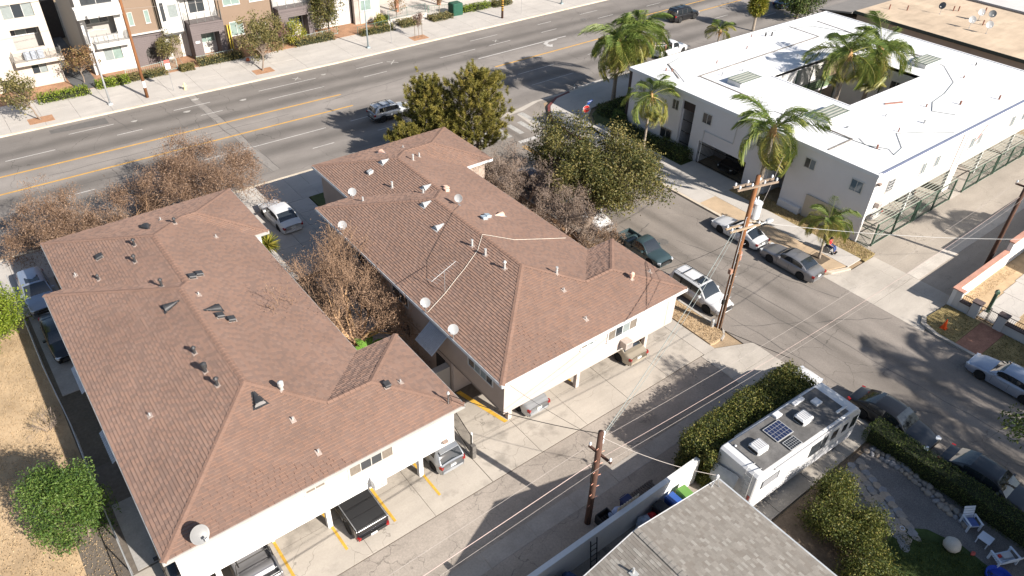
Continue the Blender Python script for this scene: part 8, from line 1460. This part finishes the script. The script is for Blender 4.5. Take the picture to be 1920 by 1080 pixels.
MB().box((-.23, -.24, .47), (.23, .17, .50)).build('seat', PLAST, t); MB().obox((0, .2, .72), (.46, .03, .42), Matrix.Rotation(rad(-8), 3, 'X')).build('backrest', PLAST, t); MB().box((-.22, -.62, .1), (.22, -.46, .12)).build('footrest', PLAST, t)
WCP = (49.35, 21.85, .13); t.location = WCP; t.rotation_euler = (0, 0, rad(12))
def skin_obj(name, verts, edges, radii, m, parent, sub=2, root=0):
    me = bpy.data.meshes.new(name); me.from_pydata(verts, edges, []); o = link(name, me, parent); o.modifiers.new('skin', 'SKIN')
    for v, r in zip(me.skin_vertices[0].data, radii): v.radius = (r, r) if not isinstance(r, tuple) else r
    me.skin_vertices[0].data[root].use_root = True; s = o.modifiers.new('smooth', 'SUBSURF'); s.levels = s.render_levels = sub; me.materials.append(m); return o
p = thing('person', 'person in red shirt and blue jeans sitting in the wheelchair', 'person', (0, 0, 0), local=True); SKN = mat('skin', (.40, .24, .17), .6, noise=None)
vs = [(0, .03, .58), (0, .07, .78), (0, .06, 1.0), (0, .03, 1.1), (0, .01, 1.2), (0, -.01, 1.28)]; rs = [(.15, .11), (.14, .1), (.16, .09), .05, .085, .075]; es = [(0, 1), (1, 2), (2, 3), (3, 4), (4, 5)]
for sg in (-1, 1):
    b = len(vs); vs += [(sg*.17, .05, 1.0), (sg*.24, .03, .8), (sg*.22, -.16, .72), (sg*.2, -.24, .71)]; rs += [.06, .048, .036, (.04, .02)]; es += [(2, b), (b, b+1), (b+1, b+2), (b+2, b+3)]
    for k, (dx, ln) in enumerate(((-.03, .07), (-.012, .085), (.006, .08), (.024, .065))): vs += [(sg*.2+dx, -.28, .705), (sg*.2+dx, -.28-ln*.6, .68)]; rs += [.009, .008]; es += [(b+3, len(vs)-2), (len(vs)-2, len(vs)-1)]
    vs += [(sg*.2-sg*.045, -.25, .7), (sg*.2-sg*.055, -.29, .685)]; rs += [.01, .009]; es += [(b+3, len(vs)-2), (len(vs)-2, len(vs)-1)]
    b = len(vs); vs += [(sg*.1, 0, .57), (sg*.13, -.4, .58), (sg*.13, -.5, .2), (sg*.13, -.58, .15)]; rs += [.09, .07, .05, .04]; es += [(0, b), (b, b+1), (b+1, b+2), (b+2, b+3)]
skin_obj('body', vs, es, rs, SKN, p)
sv = [(0, .03, .6), (0, .07, .78), (0, .065, 1.0), (0, .045, 1.07), (-.18, .05, 1.01), (-.245, .03, .84), (.18, .05, 1.01), (.245, .03, .84)]; skin_obj('shirt', sv, [(0, 1), (1, 2), (2, 3), (2, 4), (4, 5), (2, 6), (6, 7)], [(.175, .135), (.165, .125), (.18, .115), .08, .085, .07, .085, .07], mat('red_shirt', (.55, .02, .03), .9, noise=((6, .1),)), p)
jv = [(0, .04, .58), (-.1, -.02, .58), (-.13, -.4, .59), (-.13, -.5, .24), (.1, -.02, .58), (.13, -.4, .59), (.13, -.5, .24)]; skin_obj('jeans', jv, [(0, 1), (1, 2), (2, 3), (0, 4), (4, 5), (5, 6)], [(.17, .12), .11, .088, .07, .11, .088, .07], mat('blue_jeans', (.05, .08, .20), .9, noise=((8, .12),)), p)
for sg in (-1, 1): MB().bbox((sg*.13-.05, -.68, .12), (sg*.13+.05, -.45, .22), .025).build('shoe', PLAST, p)
MB().lathe([(.112, 0), (.115, .06), (.09, .12), (.001, .15)], n=12, c=(0, .025, 1.2)).build('hair', mat('dark_hair', (.02, .015, .012), .8), p); MB().lathe([(.001, -.02), (.018, -.01), (.014, .02), (.001, .035)], n=6, c=(0, -.09, 1.2)).build('nose', SKN, p)
for sg in (-1, 1): MB().lathe([(.001, -.012), (.012, 0), (.001, .012)], n=6, c=(sg*.035, -.078, 1.235)).build('eye', PLAST, p); MB().lathe([(.001, -.03), (.018, 0), (.001, .03)], n=6, c=(sg*.092, .01, 1.21)).build('ear', SKN, p)
MB().box((-.03, -.088, 1.15), (.03, -.078, 1.16)).build('mouth', mat('lips', (.3, .12, .1), .6), p)
p.location = WCP; p.rotation_euler = (0, 0, rad(12))
